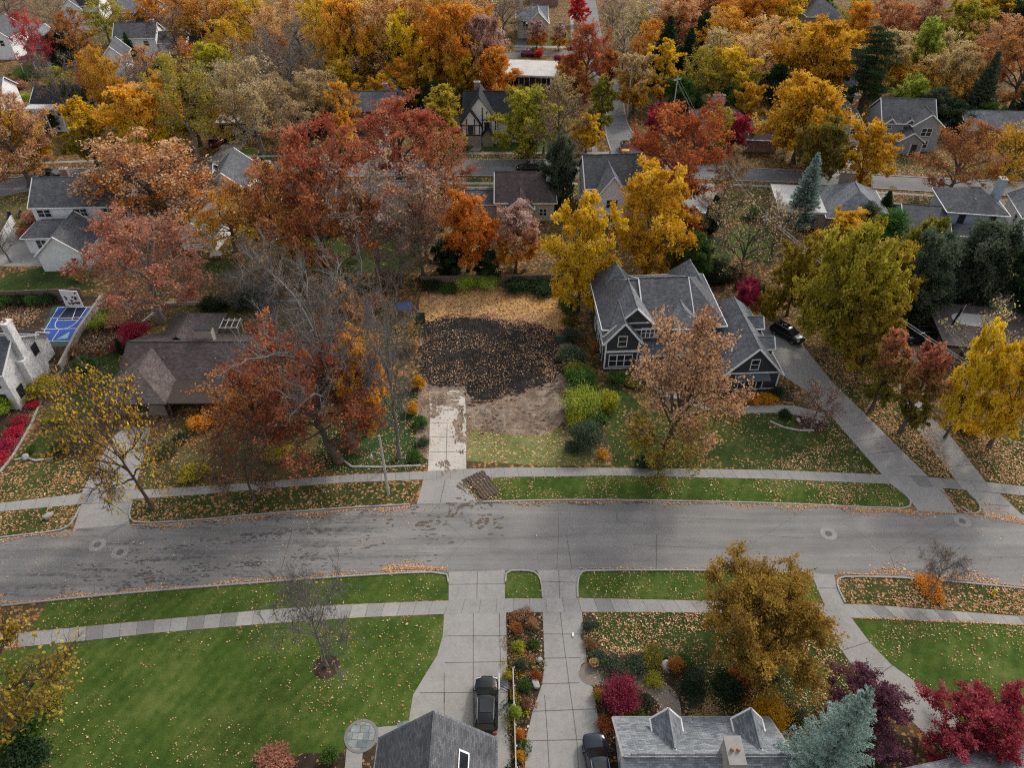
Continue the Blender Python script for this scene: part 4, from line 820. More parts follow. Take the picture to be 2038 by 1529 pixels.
reg = [litter(LW['near_left'][1], 1.9, A5, 21, .155, 1.5, .45), litter([(330, 1490), (310, 1440), (350, 1425), (400, 1440), (380, 1500)], 5, A5, 56, .15, .8), litter([(918, 953), (965, 955), (985, 1000), (945, 1002)], 9, [1, 2, 2, 4], 57, .17, .6, .5, .16), litter(LW['near_verge'][1], 2.6, A5, 22, .15, .8, .4), litter([(480, 1255), (700, 1240), (760, 1330), (690, 1420), (520, 1400)], 2.2, A5, 23, .15, .8),
       litter(LW['island'][1], 1.5, A5, 24, .15), litter(LW['near_verge2'][1], 5, A5, 25, .15, .7), litter(LW['garden'][1], 16, A5, 26, .16, .7), litter(LW['right'][1], 6.5, A5, 27, .17, 1.3, .45), litter(LW['right_verge'][1], 22, A5, 28, .17, .6),
       litter(LW['far_verge'][1], 6, A5, 29, .17, 1.3, .5), litter([(1540, 1003), (1800, 1014), (1812, 998), (1773, 966), (1540, 957)], 9, A5, 30, .18, .8), litter(LW['hero'][1], 2.5, A5, 31, .17, 1.4, .4), litter([(1500, 937), (1750, 943), (1660, 840), (1640, 880)], 11, A5, 32, .18, .7),
       litter(LW['left_verge'][1], 9, A5, 33, .18, .8), litter(LW['left_verge2'][1], 10, A5, 34, .18), litter(LW['left'][1], 11, A5, 35, .18), litter(LW['under_trees'][1], 5, [1, 2, 2, 4, 0], 36, .19), litter(LW['right_drive_strip'][1], 16, A5, 37, .2), litter(LW['right_far'][1], 13, A5, 38, .2, .8),
       litter(LW['islet'][1], 10, A5, 39, .18), litter(LW['verge_r'][1], 12, A5, 40, .18), litter(LW['lot_front'][1], 7, A5, 41, .18), litter(SOIL, 9, [0, 3, 3, 1], 42, .15, .9, .5, .16), litter(LW['ivy'][1], 7, A5, 43, .18),
       litter([(990, 640), (1085, 652), (1112, 664), (1121, 720), (1098, 762), (1040, 700)], 12, [0, 3, 3, 1], 44, .16, .8, .6, .16), litter([(832, 640), (836, 585), (980, 570), (1130, 568), (1134, 640), (1120, 668), (1080, 652), (930, 632)], 26, [0, 1, 1, 3], 45, .2, .4),
       litter([(930, 855), (934, 805), (1000, 798), (1125, 770), (1140, 800), (1115, 850), (1060, 866)], 6, A5, 46, .17), litter([(832, 900), (830, 790), (926, 775), (926, 900)], 3, A5, 47, .17, .8), litter(LW['bed_mid'][1], 9, A5, 48, .16), litter(LW['bed_garden'][1], 7, A5, 49, .16), litter([(210, 612), (320, 602), (300, 640), (235, 690), (140, 735), (90, 740), (150, 705)], 9, A5, 50, .2), litter([(-60, 690), (-20, 600), (60, 596), (92, 605), (62, 650), (40, 660)], 9, A5, 55, .2),
       litter([(1184, 1222), (1200, 1290), (1232, 1306), (1300, 1296), (1300, 1284), (1236, 1290), (1210, 1275), (1194, 1222)], 26, A5, 51, .16, .3)]
# along the gutters
def gutter(pts, wid, dens, seed, off=0.35):
    p = [Vector(q) for q in GP(pts)]; r = np.random.default_rng(seed); P = []
    for a, b in zip(p, p[1:]):
        L = (b - a).length; n = int(L * dens); t = r.uniform(0, 1, n); d = (b - a).normalized(); s = Vector((-d.y, d.x)); w = np.abs(r.normal(size=n)) * wid * (.5 + .5 * np.sin(t * L * .8 + seed)) + off * .3
        P.append(np.column_stack([a.x + (b.x - a.x) * t + s.x * w, a.y + (b.y - a.y) * t + s.y * w, .03 + r.uniform(0, .06, n)]))
    P = np.concatenate(P); return P, np.full(len(P), .17), r.choice([0, 1, 1, 2, 4, 3], len(P)), A5
reg += [gutter(R_TOP[::-1][3:6][::1], .6, 60, 61), gutter([(1812, 1014), (1540, 1003), (1250, 997), (985, 999)], .28, 34, 62), gutter([(816, 1006), (520, 1026), (383, 1039), (262, 1045)], .4, 60, 63), gutter([(150, 1055), (0, 1073), (-200, 1095)], .4, 50, 64),
        gutter([(0, 1206), (153, 1190), (520, 1159), (765, 1142), (890, 1138)], .3, 40, 65), gutter([(1671, 1145), (1811, 1149), (2038, 1170), (2200, 1188)], .7, 80, 66), gutter([(1155, 1134), (1418, 1135), (1610, 1140)], .12, 12, 67),
        gutter([(1700, 1233), (1850, 1240), (2038, 1247)], .2, 25, 68), gutter([(760, 1138), (888, 1134)], .5, 150, 69), gutter([(1960, 1036), (2060, 1046), (2200, 1060)], 1.3, 120, 70), gutter([(1818, 1016), (1700, 1010)], .5, 90, 71), gutter([(1952, 1026), (1916, 1018), (1875, 975)], .5, 50, 72), gutter([(935, 800), (1010, 800), (1100, 772)], .4, 14, 73)]
reg += [litter(R_TOP[2:] + R_BOT[1:-2], .22, A5, 80, .15, .8, .3, .02), litter([(0, 1190), (0, 1085), (300, 1060), (800, 1012), (950, 1005), (900, 1040), (700, 1100), (400, 1160)], .9, [2, 2, 4, 1], 81, .17, .9, .8, .02), litter([(1700, 1140), (1750, 1030), (2100, 1050), (2100, 1165)], 1.0, A5, 82, .16, .8, .4, .02)]
for i_, p_ in enumerate(([(1480, 395), (1500, 366), (2100, 402), (2100, 420)], [(1600, 345), (1760, 300), (2100, 330), (2100, 352)], [(0, 400), (130, 366), (500, 355), (500, 363)], [(930, 306), (1210, 306), (1210, 318), (930, 318)])): reg.append(litter(p_, 3, A5, 90 + i_, .3))
NLEAF = scatter(reg)
# mud and rotted leaves dragged over the street and the lot drive
def smears(lines, m, seed, z, name='road_dirt', blob=(.12, .42)):
    r = np.random.default_rng(seed); mb = MB(); i_ = 0
    for (a, b_, wd, n) in lines:
        a, b_ = np.array(G(*a)), np.array(G(*b_)); d = b_ - a; L = np.hypot(*d); d = d / L; s = np.array([-d[1], d[0]]); env_ = r.uniform(0, 6.28)
        for _ in range(int(n * (.62 if m == 'mould' else 1))):
            t = r.uniform(0, 1)
            if r.uniform() > .45 + .55 * math.sin(t * L * 1.1 + env_): continue
            c = a + d * t * L + s * r.normal() * wd; q = r.uniform(*blob); k_ = 7; th = np.sort(r.uniform(0, 6.28, k_)); rr = q * r.uniform(.45, 1.1, k_); i_ += 1
            mb.add([tuple(c + d * rr[j] * math.cos(th[j]) * 1.7 + s * rr[j] * math.sin(th[j]) * .6) + (z + (i_ % 40) * .0002,) for j in range(k_)], [list(range(k_))])
    tag(mb.build(name, m), kind='stuff')
MAT['mould'] = flat('leaf_mould', (.098, .088, .079), .95, .1, var=.3, scale=6); MAT['mud'] = flat('street_mud', (.118, .090, .068), .95, .1, var=.35, scale=5)
smears([((380, 1078), (700, 1050), .14, 260), ((330, 1090), (560, 1072), .12, 160), ((150, 1128), (380, 1112), .14, 170), ((170, 1150), (520, 1122), .35, 520), ((430, 1130), (700, 1100), .3, 300), ((250, 1160), (420, 1145), .25, 200), ((120, 1180), (420, 1156), .3, 260), ((260, 1052), (800, 1014), .3, 700), ((480, 1066), (600, 1056), .08, 120), ((600, 1120), (860, 1112), .35, 90), ((250, 1095), (900, 1060), 1.6, 260)], 'mould', 31, .0155, blob=(.05, .20))
smears([((812, 1012), (940, 1006), .35, 90), ((830, 1043), (985, 1040), .22, 80), ((895, 1030), (905, 1012), .3, 30), ((985, 1005), (930, 960), .35, 24), ((700, 1060), (1000, 1030), 1.2, 120), ((1000, 1004), (1300, 1001), .16, 160)], 'mud', 32, .0245, blob=(.06, .30))
smears([((854, 774), (926, 770), .45, 420), ((858, 783), (924, 781), .5, 420), ((862, 794), (924, 794), .8, 420), ((915, 790), (922, 880), .25, 200), ((905, 800), (916, 905), .35, 260), ((862, 800), (864, 830), .4, 90), ((890, 830), (920, 832), .5, 120), ((880, 920), (905, 960), .4, 50)], 'dirt', 33, .032, 'drive_mud', (.08, .38))
# tracks torn through the verge beside the apron
smears([(SOIL[i], SOIL[(i + 1) % len(SOIL)], .42, 46) for i in range(len(SOIL))], 'soil', 34, .03, 'soil_clod', (.06, .34))
smears([((936, 800), (1120, 772), .8, 160), ((940, 840), (1100, 830), 1.2, 200)], 'mud', 35, .12, 'soil_clod', (.06, .25))
smears([((922, 955), (958, 1000), .5, 240), ((940, 957), (972, 999), .6, 260), ((930, 955), (985, 1000), .9, 160)], 'mud', 36, .03, 'drive_mud', (.06, .22))
joints([[(480, 1092), (560, 1084), (655, 1077)], [(694, 1074), (770, 1069)], [(1110, 1000), (1112, 1060), (1108, 1134)], [(1260, 1085), (1420, 1092)], [(1520, 1066), (1600, 1072)], [(1330, 1030), (1480, 1036)]], .045, .0165)
def ruts():
    a, b_ = Vector(G(922, 953)), Vector(G(962, 1001)); d = (b_ - a).normalized(); s = Vector((d.y, -d.x)); s = s if s.x > 0 else -s; L = (b_ - a).length; V, Q = [], []; nu, nv = 40, 60; W_ = 2.5; r = np.random.default_rng(4)
    for i in range(nu):
        for j in range(nv):
            u, v = i / (nu - 1) * L, j / (nv - 1) * W_; e = min(1, j / 4, (nv - 1 - j) / 4, i / 2, (nu - 1 - i) / 2)
            p = a + d * u + s * (v + .10 * math.sin(u * .9) + .03 * math.sin(u * 3 + v * 2))
            V.append((p.x, p.y, .027 + e * (.03 + .10 * abs(math.sin(v / .36 * math.pi + .4 * math.sin(u * .8))) * r.uniform(.5, 1.1) + r.uniform(0, .07))))
    Q = [(i * nv + j, i * nv + j + 1, (i + 1) * nv + j + 1, (i + 1) * nv + j) for i in range(nu - 1) for j in range(nv - 1) if min(i, nu - 2 - i) / 5 + r.normal() * .12 > .25 and min(j, nv - 2 - j) / 9 + .35 * math.sin(i * .5) + r.normal() * .1 > .3]
    o = link('muddy_ruts', npmesh('muddy_ruts', V, Q)); o.data.materials.append(MAT['mud']); tag(o, kind='structure')
ruts()
# ------------------------------------------------------------------ houses
class House:
    def __init__(s, label, p0, p1, z=0, name='house', cat='house', group=None):
        a, b_ = (G(*p0, z) if len(p0) == 2 else p0[:2]), (G(*p1, z) if len(p1) == 2 else p1[:2])
        s.w = math.dist(a, b_); s.rz = math.atan2(b_[1] - a[1], b_[0] - a[0]); s.o = empty(name, (a[0], a[1], 0), s.rz, label, cat, group)
    def wing(s, x0, x1, y0, y1, ez, rise, axis='x', wall='w_white', roof='r_grey', ov=.4, hip=(0, 0), z0=0., trim='trim', names=('wall', 'roof'), parent=None, gov=.3, th=.18, lift=.06):
        """a block of walls under a pitched roof; its ridge runs along axis; hip: how far each ridge end is set in (0 = gable)"""
        if axis == 'x': a0, a1, b0, b1 = x0, x1, y0, y1; f = lambda a, b, z: (a, b, z)
        else: a0, a1, b0, b1 = y0, y1, x0, x1; f = lambda a, b, z: (b, a, z)
        bm = (b0 + b1) / 2; zr = ez + rise; sl = rise / ((b1 - b0) / 2)
        w = MB(); w.add([f(a, b, z) for z in (z0, ez) for a, b in ((a0, b0), (a1, b0), (a1, b1), (a0, b1))], [(0, 1, 5, 4), (1, 2, 6, 5), (2, 3, 7, 6), (3, 0, 4, 7), (4, 5, 6, 7)])
        for a, h in ((a0, hip[0]), (a1, hip[1])):
            if h == 0: w.add([f(a, b0, ez), f(a, b1, ez), f(a, bm, zr)], [(0, 1, 2)])
        wo = w.build(names[0], wall, parent or s.o)
        r = MB(); ze = ez - ov * sl + lift; zt = zr + lift
        A0 = a0 - (gov if hip[0] == 0 else ov); A1 = a1 + (gov if hip[1] == 0 else ov)
        r0 = A0 if hip[0] == 0 else a0 + hip[0]; r1 = A1 if hip[1] == 0 else a1 - hip[1]
        r.slab([f(A0, b0 - ov, ze + th), f(A1, b0 - ov, ze + th), f(r1, bm, zt + th), f(r0, bm, zt + th)], th)
        r.slab([f(A1, b1 + ov, ze + th), f(A0, b1 + ov, ze + th), f(r0, bm, zt + th), f(r1, bm, zt + th)], th)
        if hip[0]: r.slab([f(A0, b1 + ov, ze + th), f(A0, b0 - ov, ze + th), f(r0, bm, zt + th)], th)
        if hip[1]: r.slab([f(A1, b0 - ov, ze + th), f(A1, b1 + ov, ze + th), f(r1, bm, zt + th)], th)
        ro = r.build(names[1], roof, wo if names[0] == 'dormer' else (parent or s.o))
        # ridge cap, standing proud of the slopes
        c = MB(); c.bar(f(r0, bm, zt + th + .01), f(r1, bm, zt + th + .01), .09, 5)
        c.build('ridge_cap', roof, ro)
        if trim:
            t = MB(); q = .035
            for b, sgn in ((b0 - ov - q, 1), (b1 + ov + q, -1)): t.bar(f(A0 - q, b, ze + th * .45), f(A1 + q, b, ze + th * .45), .11, 4)
            for a, h, s_ in ((A0 - q, hip[0], 1), (A1 + q, hip[1], 1)):
                if h == 0:
                    t.bar(f(a, b0 - ov, ze + th * .45), f(a, bm, zt + th * .45), .12, 4); t.bar(f(a, b1 + ov, ze + th * .45), f(a, bm, zt + th * .45), .12, 4)
                else: t.bar(f(a, b0 - ov, ze + th * .45), f(a, b1 + ov, ze + th * .45), .11, 4)
            t.build('fascia', trim, ro)
        return wo
    def T(s, x, y, z, face):
        ang = dict(f=0, b=math.pi, l=-math.pi / 2, r=math.pi / 2)[face]
        return Matrix.Translation((x, y, z)) @ Matrix.Rotation(ang, 4, 'Z')
    def win(s, x, y, z, w, h, face='f', n=1, rail=True, trim='trim', name='window', par=None):
        T = s.T(x, y, z, face); m = MB(); b = .10
        m.box(-w / 2 - b, -.07, -b, w / 2 + b, .02, 0, T); m.box(-w / 2 - b, -.07, h, w / 2 + b, .02, h + b, T)
        m.box(-w / 2 - b, -.07, 0, -w / 2, .02, h, T); m.box(w / 2, -.07, 0, w / 2 + b, .02, h, T)
        for i in range(1, n): m.box(-w / 2 + i * w / n - .06, -.07, 0, -w / 2 + i * w / n + .06, .02, h, T)
        if rail: m.box(-w / 2, -.06, h / 2 - .035, w / 2, .02, h / 2 + .035, T)
        o = m.build(name, trim, par or s.o)
        MB().box(-w / 2, -.03, 0, w / 2, .01, h, T).build('pane', 'glass', o); return o
    def door(s, x, y, w, h, face='f', m='trim', name='door', z=0.05):
        T = s.T(x, y, z, face); o = MB().box(-w / 2, -.06, 0, w / 2, .02, h, T).build(name, m, s.o)
        if 'garage' in name:
            g = MB()
            for i in range(1, 4): g.box(-w / 2, -.075, h * i / 4 - .02, w / 2, -.055, h * i / 4 + .02, T)
            g.build('panel_seam', 'joint', o)
        else: MB().bar(T @ Vector((w * .35, -.1, h * .45)), T @ Vector((w * .35, -.1, h * .52)), .03).build('handle', 'steel', o)
        return o
    def chimney(s, x, y, z0, z1, w=.9, d=.6, m='w_brick', cap='stone', flue=True):
        o = MB().box(x - w / 2, y - d / 2, z0, x + w / 2, y + d / 2, z1).build('chimney', m, s.o)
        MB().box(x - w / 2 - .07, y - d / 2 - .07, z1, x + w / 2 + .07, y + d / 2 + .07, z1 + .12).build('cap', cap, o)
        if flue:
            f = MB().lathe([(.14, z1 + .12), (.12, z1 + .45)], 10, c=(x - w * .2, y)); f.lathe([(.14, z1 + .12), (.12, z1 + .4)], 10, c=(x + w * .2, y)); f.build('flue', 'terra', o)
        return o
    def box(s, x0, y0, z0, x1, y1, z1, name, m, parent=None): return MB().box(x0, y0, z0, x1, y1, z1).build(name, m, parent or s.o)
    def flatroof(s, x0, x1, y0, y1, ez, wall, roof='r_flat', edge='trim', ov=.5):
        s.box(x0, y0, 0, x1, y1, ez, 'wall', wall); o = s.box(x0 - ov, y0 - ov, ez + .003, x1 + ov, y1 + ov, ez + .25, 'roof', roof)
        t = MB(); e = .06
        t.box(x0 - ov - e, y0 - ov - e, ez - .05, x1 + ov + e, y0 - ov - .003, ez + .32); t.box(x0 - ov - e, y1 + ov + .003, ez - .05, x1 + ov + e, y1 + ov + e, ez + .32)
        t.box(x0 - ov - e, y0 - ov, ez - .05, x0 - ov - .003, y1 + ov, ez + .32); t.box(x1 + ov + .003, y0 - ov, ez - .05, x1 + ov + e, y1 + ov, ez + .32); t.build('fascia', edge, o); return o
    def skylight(s, pts, parent=None):
        o = MB().slab(pts, .12).build('skylight', 'trim', s.o); c = sum((Vector(p) for p in pts), Vector()) / len(pts)
        MB().slab([tuple(c + (Vector(p) - c) * .78 + Vector((0, 0, .02))) for p in pts], .05).build('pane', 'glass', o)
    def vent(s, x, y, z): MB().bar((x, y, z), (x, y, z + .4), .07, 8).build('vent_pipe', 'steel', s.o)
# --- the dark grey house beside the cleared lot
h = House('large charcoal two-storey house with white trim, steep gables and a front garage wing', (11.9, 76.0, 0), (30, 76.95, 0))
K = dict(wall='w_char', roof='r_char')
h.wing(0, 15.2, 1.0, 12.8, 5.7, 3.1, 'x', hip=(3.6, 3.4), **K)
h.wing(5.1, 11.4, 1.25, 12.5, 5.95, 3.1, 'x', z0=5.2, gov=.1, ov=.3, **K)
h.wing(0.1, 7.2, .6, 7, 5.1, 3.75, 'y', z0=2.9, ov=.45, wall='w_char', roof='r_grey')
h.wing(0, 4.2, -.6, 4, 4.75, 2.65, 'y', ov=.4, wall='w_char', roof='r_grey')
h.wing(0.4, 5.0, 8.2, 13.4, 5.7, 3.35, 'y', hip=(2.3, 2.3), wall='w_char', roof='r_grey')
h.wing(10.6, 15.0, 8.4, 13.6, 5.7, 3.3, 'y', hip=(2.2, 2.2), wall='w_char', roof='r_grey')
h.wing(7.9, 12.2, .3, 5.0, 5.9, 1.5, 'y', z0=3.0, ov=.3, hip=(1.8, 0), wall='w_char', roof='r_grey')
gw = h.wing(14.3, 21.2, -5.3, 9.0, 2.7, 3.75, 'y', ov=.45, wall='w_char', roof='r_grey', hip=(0, 3.2))
for yy in (-2.4, 2.0):
    d_ = h.wing(18.8, 20.9, yy, yy + 1.9, 4.2, .95, 'x', z0=2.9, ov=.2, gov=.2, wall='w_char', roof='r_grey', names=('dormer', 'dormer_roof'))
    h.win(20.92, yy + .95, 3.1, .7, .8, 'r', par=d_)
h.win(2.05, -.62, 3.95, 1.0, 1.5, 'f'); h.win(2.05, -.62, .75, 2.9, 1.75, 'f', n=3); h.box(.0, -.68, 2.95, 4.2, -.603, 3.25, 'band', 'trim'); h.box(-.03, -.66, .28, 4.23, -.603, .45, 'band', 'trim')
for x_ in (.0, 4.2): h.box(x_ - .1, -.69, .45, x_ + .1, -.62, 4.6, 'corner_board', 'trim')
h.win(5.75, .58, 4.35, 2.2, 1.35, 'f', n=4); h.box(1.8, .53, 6.55, 5.5, .597, 6.72, 'band', 'trim'); h.win(10.05, .28, 4.4, 1.8, 1.2, 'f', n=2); h.win(13.6, .98, 4.2, 1.1, 1.2, 'f', n=2)
# porch: seamed metal roof on white posts
o_ = MB().slab([(4.3, -1.5, 2.95), (14.2, -1.5, 2.95), (14.2, .95, 3.7), (4.3, .95, 3.7)], .12).build('porch_roof', 'metalroof', h.o)
MB().bar((4.25, -1.54, 2.88), (14.25, -1.54, 2.88), .12, 4).build('gutter', 'trim', o_)
for x_ in (4.6, 7.6, 10.7, 13.9): MB().box(x_ - .13, -1.4, 0.25, x_ + .13, -1.14, 2.85).build('porch_post', 'trim', h.o)
h.box(4.3, -1.6, 0, 14.2, .95, .25, 'porch_floor', 'plain'); h.door(9.0, .98, 1.1, 2.2, z=.27); h.win(6.2, .98, .9, 1.4, 1.5, n=2); h.win(12.2, .98, .9, 1.6, 1.5, n=2)
# garage wing front
h.win(17.75, -5.32, 3.3, .95, 1.45, 'f'); h.win(17.75, -5.32, .15, 3.0, 1.75, 'f', n=4, rail=False)
MB().slab([(15.6, -6.2, 2.1), (19.9, -6.2, 2.1), (19.9, -5.33, 2.5), (15.6, -5.33, 2.5)], .1).build('awning', 'metalroof', h.o)
h.box(14.3, -5.38, 2.62, 21.2, -5.303, 2.82, 'band', 'trim'); h.box(14.3, -5.38, 0, 21.2, -5.304, .18, 'band', 'trim')
for x_ in (14.35, 21.15): h.box(x_ - .09, -5.40, .18, x_ + .09, -5.31, 2.6, 'corner_board', 'trim')
for y_ in (2.8, 5.2, 7.6): h.win(-.02, y_, .9, 1.0, 1.6, 'l'); h.win(-.02, y_, 3.9, .9, 1.3, 'l')
for y_ in (1.2, 12.7): h.box(-.07, y_ - .1, 0, -.004, y_ + .1, 5.6, 'corner_board', 'trim')
h.door(21.22, 0, 2.7, 2.2, 'r', 'trim_dk', 'garage_door'); h.door(21.22, 4.2, 2.7, 2.2, 'r', 'trim_dk', 'garage_door'); h.vent(7.2, 8.5, 8.2)
# --- brown roofed ranch house to the left of the lot
h = House('long low ranch house with a brown shingled roof and stone chimney under a russet oak', (240, 752), (600, 752), 2.5)
h.wing(.6, h.w + 4, 0, 8.6, 2.5, 2.1, 'x', wall='w_bbrick', roof='r_brown', ov=.7, hip=(0, 3), trim='trim_dk', gov=.7)
h.wing(-.2, 6.6, -4.2, 3, 2.5, 1.75, 'y', wall='w_bbrick', roof='r_tan', ov=.6, hip=(3.2, 0), trim='trim_dk')
h.wing(2.6, 8.4, 6, 13.6, 2.5, 1.9, 'y', wall='w_bbrick', roof='r_tan', ov=.6, hip=(0, 2.8), trim='trim_dk')
h.chimney(9.4, 5.6, 3.6, 6.0, 2.0, 1.0, 'w_stone', 'trim_dk', False)
for x_ in (9, 13, 17, 21): h.win(x_, -.02, .9, 1.8, 1.2, n=2, trim='trim_dk')
h.win(3.2, -4.22, .8, 2.4, 1.3, n=3, trim='trim_dk'); h.door(7.6, -.02, 1.0, 2.05, m='timber_dk'); h.vent(5, 2.2, 3.6); h.vent(11.5, 2, 3.6); h.vent(15, 1.6, 3.3)
MB().slab([(7.2, -4.6, 2.35), (14.2, -4.6, 2.35), (14.2, -.75, 2.75), (7.2, -.75, 2.75)], .14).build('porch_roof', 'timber_dk', h.o)
for x_ in (7.4, 10.7, 14.0): h.box(x_ - .1, -4.5, 0, x_ + .1, -4.3, 2.2, 'porch_post', 'timber_dk')
# --- white painted house at the lower left edge
_a, _b = Vector(G(16, 815)), Vector(G(92, 722)); _d = (_b - _a).normalized(); _r = math.atan2(_d.y, _d.x) - math.pi / 2
h = House('white painted brick house with a tall white chimney, beside the sport court', (_a.x + 1.6 - 12.8 * math.cos(_r), _a.y - 12.8 * math.sin(_r), 0), (_a.x + 1.6, _a.y, 0))
h.wing(-2, 12.8, 0, 7.6, 5.6, 2.4, 'x', wall='w_paint', roof='r_slate', ov=.35)
h.wing(3, 11.4, 7.62, 11.2, 3.3, 1.4, 'x', wall='w_paint', roof='r_slate', ov=.3)
o_ = MB().box(12.82, 2.8, 0, 13.7, 5.0, 5.2).box(12.83, 3.4, 5.2, 13.6, 4.5, 10.2).build('chimney', 'w_paint', h.o); MB().box(12.75, 3.3, 10.2, 13.7, 4.6, 10.35).build('cap', 'w_paint', o_); MB().lathe([(.2, 10.35), (.16, 10.8)], 10, c=(13.2, 3.95)).build('flue', 'terra', o_)
for x_ in (1.5, 5, 8.5, 11.3): h.win(x_, -.02, 3.5, 1.0, 1.4, n=2, trim='trim_dk'); h.win(x_, -.02, .8, 1.0, 1.5, n=2, trim='trim_dk')
h.win(12.82, 1.4, 1.2, .9, 1.3, 'r', trim='trim_dk'); h.win(12.82, 6.6, 3.6, .9, 1.3, 'r', trim='trim_dk')
# --- white house with a grey roof and gabled garage, upper left
h = House('white two-storey house with dark grey roof and gabled garage on a wide drive', (88, 474), (205, 471))
h.wing(0, h.w + 6, 0, 8.8, 5.6, 2.9, 'x', wall='w_white', roof='r_slate', ov=.35); h.wing(.0, 9.5, -5.0, -.02, 2.9, 1.5, 'x', wall='w_white', roof='r_slate', hip=(2.4, 0))
h.wing(4.6, 11.6, -10.8, -3, 2.9, 3.0, 'y', wall='w_white', roof='r_slate', ov=.3)
for x_ in (1.8, 7.6, 12): h.win(x_, -.02, 3.9, 2.0, 1.2, n=2, trim='trim')
h.win(2.4, -5.02, .9, 1.5, 1.4, n=2); h.win(-.02, -2.4, .9, 1.2, 1.4, 'l'); h.win(9.8, -10.82, 1.2, .8, 1.0); h.chimney(4.5, 5.6, 6.6, 9.6, 1.1, .8); h.door(4.58, -7.6, 4.6, 2.2, 'l', 'trim', 'garage_door'); h.vent(9, 3, 7.2)
# --- the two roofs at the bottom edge
h = House('steep grey shingled garage roof beside the parked black car, gable end to the street', (-10.1, 12.0, 0), (-1.4, 12.0, 0))
h.wing(0, 8.6, 0, 14.4, 2.5, 4.1, 'y', wall='w_cream', roof='r_char', ov=.3, gov=.25, trim='r_grey'); h.skylight([(6.2, 11.2, 5.15), (6.95, 11.2, 4.42), (6.95, 12.7, 4.42), (6.2, 12.7, 5.15)])
h.win(4.3, 14.42, 2.6, 1.2, 1.3, 'b', n=2); h.door(8.62, 9, 2.6, 2.15, 'r', 'trim', 'garage_door')
h = House('pale grey shingled roof with two gabled dormers and a stone chimney by the second driveway', (8.4, 19.6, 0), (20.4, 19.6, 0))
h.wing(0, 11.7, 0, 8.3, 2.6, 3.1, 'x', wall='w_white', roof='r_pale', ov=.4, gov=.35, trim='plain')
for x_ in (2.6, 8.9):
    d_ = h.wing(x_, x_ + 1.9, 5.2, 7.7, 3.9, 1.35, 'y', z0=3.0, ov=.2, gov=.25, wall='w_white', roof='r_pale', names=('dormer', 'dormer_roof'))
    h.win(x_ + .95, 7.72, 3.15, .8, .8, 'b', par=d_)
h.chimney(7.3, 3.9, 4.8, 7.5, 1.1, 1.9, 'w_stone', 'plain'); h.win(-.02, 4.3, 2.9, .9, 1.2, 'l'); h.win(-.02, 2.0, 1.0, .9, 1.2, 'l'); h.win(-.02, 6.4, 1.0, .9, 1.2, 'l')
MB().bar((.2, 4.3, 5.95), (11.7, 4.3, 5.95), .14, 6).build('ridge_vent', 'r_grey', h.o)
h = House('grey hip roofed garage partly hidden by the crimson maple at the corner', (30.5, 15.5, 0), (41, 17.5, 0))
h.wing(0, 10.5, 0, 8.4, 2.5, 1.9, 'x', wall='w_cream', roof='r_grey', hip=(3.6, 3.6), trim='r_grey'); h.win(3, 8.42, 1, 1, 1.1, 'b'); h.door(7, -.02, 4.6, 2.1, 'f', 'trim', 'garage_door')
# --- houses on the near side of the back street
h = House('small brown roofed house with a white chimney behind the orange trees', (988, 440), (1102, 440))
h.wing(0, h.w, 0, 9, 3.6, 3.2, 'x', wall='w_cream', roof='r_brown', hip=(0, 3)); h.wing(-5.2, 0.4, 1, 7, 2.7, .9, 'x', wall='w_cream', roof='r_slate', hip=(0, 0)); h.chimney(h.w - .9, 5.0, 5, 8.4, .8, .8, 'w_white', 'trim')
for x_ in (2, 5, 8): h.win(x_, -.02, 1.1, 1.2, 1.2, n=2)
h.wing(2, 6.2, -1.6, 3, 3.2, 1.8, 'y', wall='w_cream', roof='r_brown', ov=.3); h.win(4.1, -1.62, 1.2, 1.3, 1.3, n=2)
h = House('tall house with a steep dark slate gable roof beside the street corner', (1163, 440), (1275, 436))
h.wing(0, h.w, 0, 8.6, 6.2, 3.6, 'x', wall='w_white', roof='r_slate', ov=.35); h.wing(1.4, 6.6, -2.4, 4, 5.6, 3.4, 'y', wall='w_white', roof='r_grey', ov=.3)
h.win(-.02, 2.2, 4.0, .9, 1.4, 'l'); h.win(-.02, 5.8, 4.0, .9, 1.4, 'l'); h.win(-.02, 4.0, 1.0, 1.6, 1.4, 'l', n=2); h.win(4, -2.42, 3.6, 1.8, 1.4, n=2); h.win(4, -2.42, .9, 1.8, 1.4, n=2); h.win(8, -.02, 3.6, 1, 1.4)
h = House('low house with a pale flat roof and a grey hip roof with skylights', (1545, 446), (1745, 458), 0)
h.flatroof(0, 8.6, -1, 8, 3.1, 'w_cream'); h.wing(7.6, h.w + .3, -2.2, 8.2, 3.3, 2.8, 'y', wall='w_stone', roof='r_grey', hip=(3.5, 3.5), ov=.6)
h.skylight([(10.0, 1.2, 4.62), (10.9, 1.2, 5.12), (10.9, 2.0, 5.12), (10.0, 2.0, 4.62)]); h.skylight([(10.0, 2.6, 4.62), (10.9, 2.6, 5.12), (10.9, 3.4, 5.12), (10.0, 3.4, 4.62)]); h.chimney(11.3, 6.4, 4.5, 7.1, 2.2, .8, 'w_bbrick', 'trim_dk')
for x_ in (2, 5): h.win(x_, -1.02, .8, 1.8, 1.5, n=2)
h.win(11, -2.22, .8, 3.0, 1.8, n=3)
h = House('blue grey two-storey house with a dark hip roof and a lower wing with skylights', (1866, 478), (1975, 486), 0)
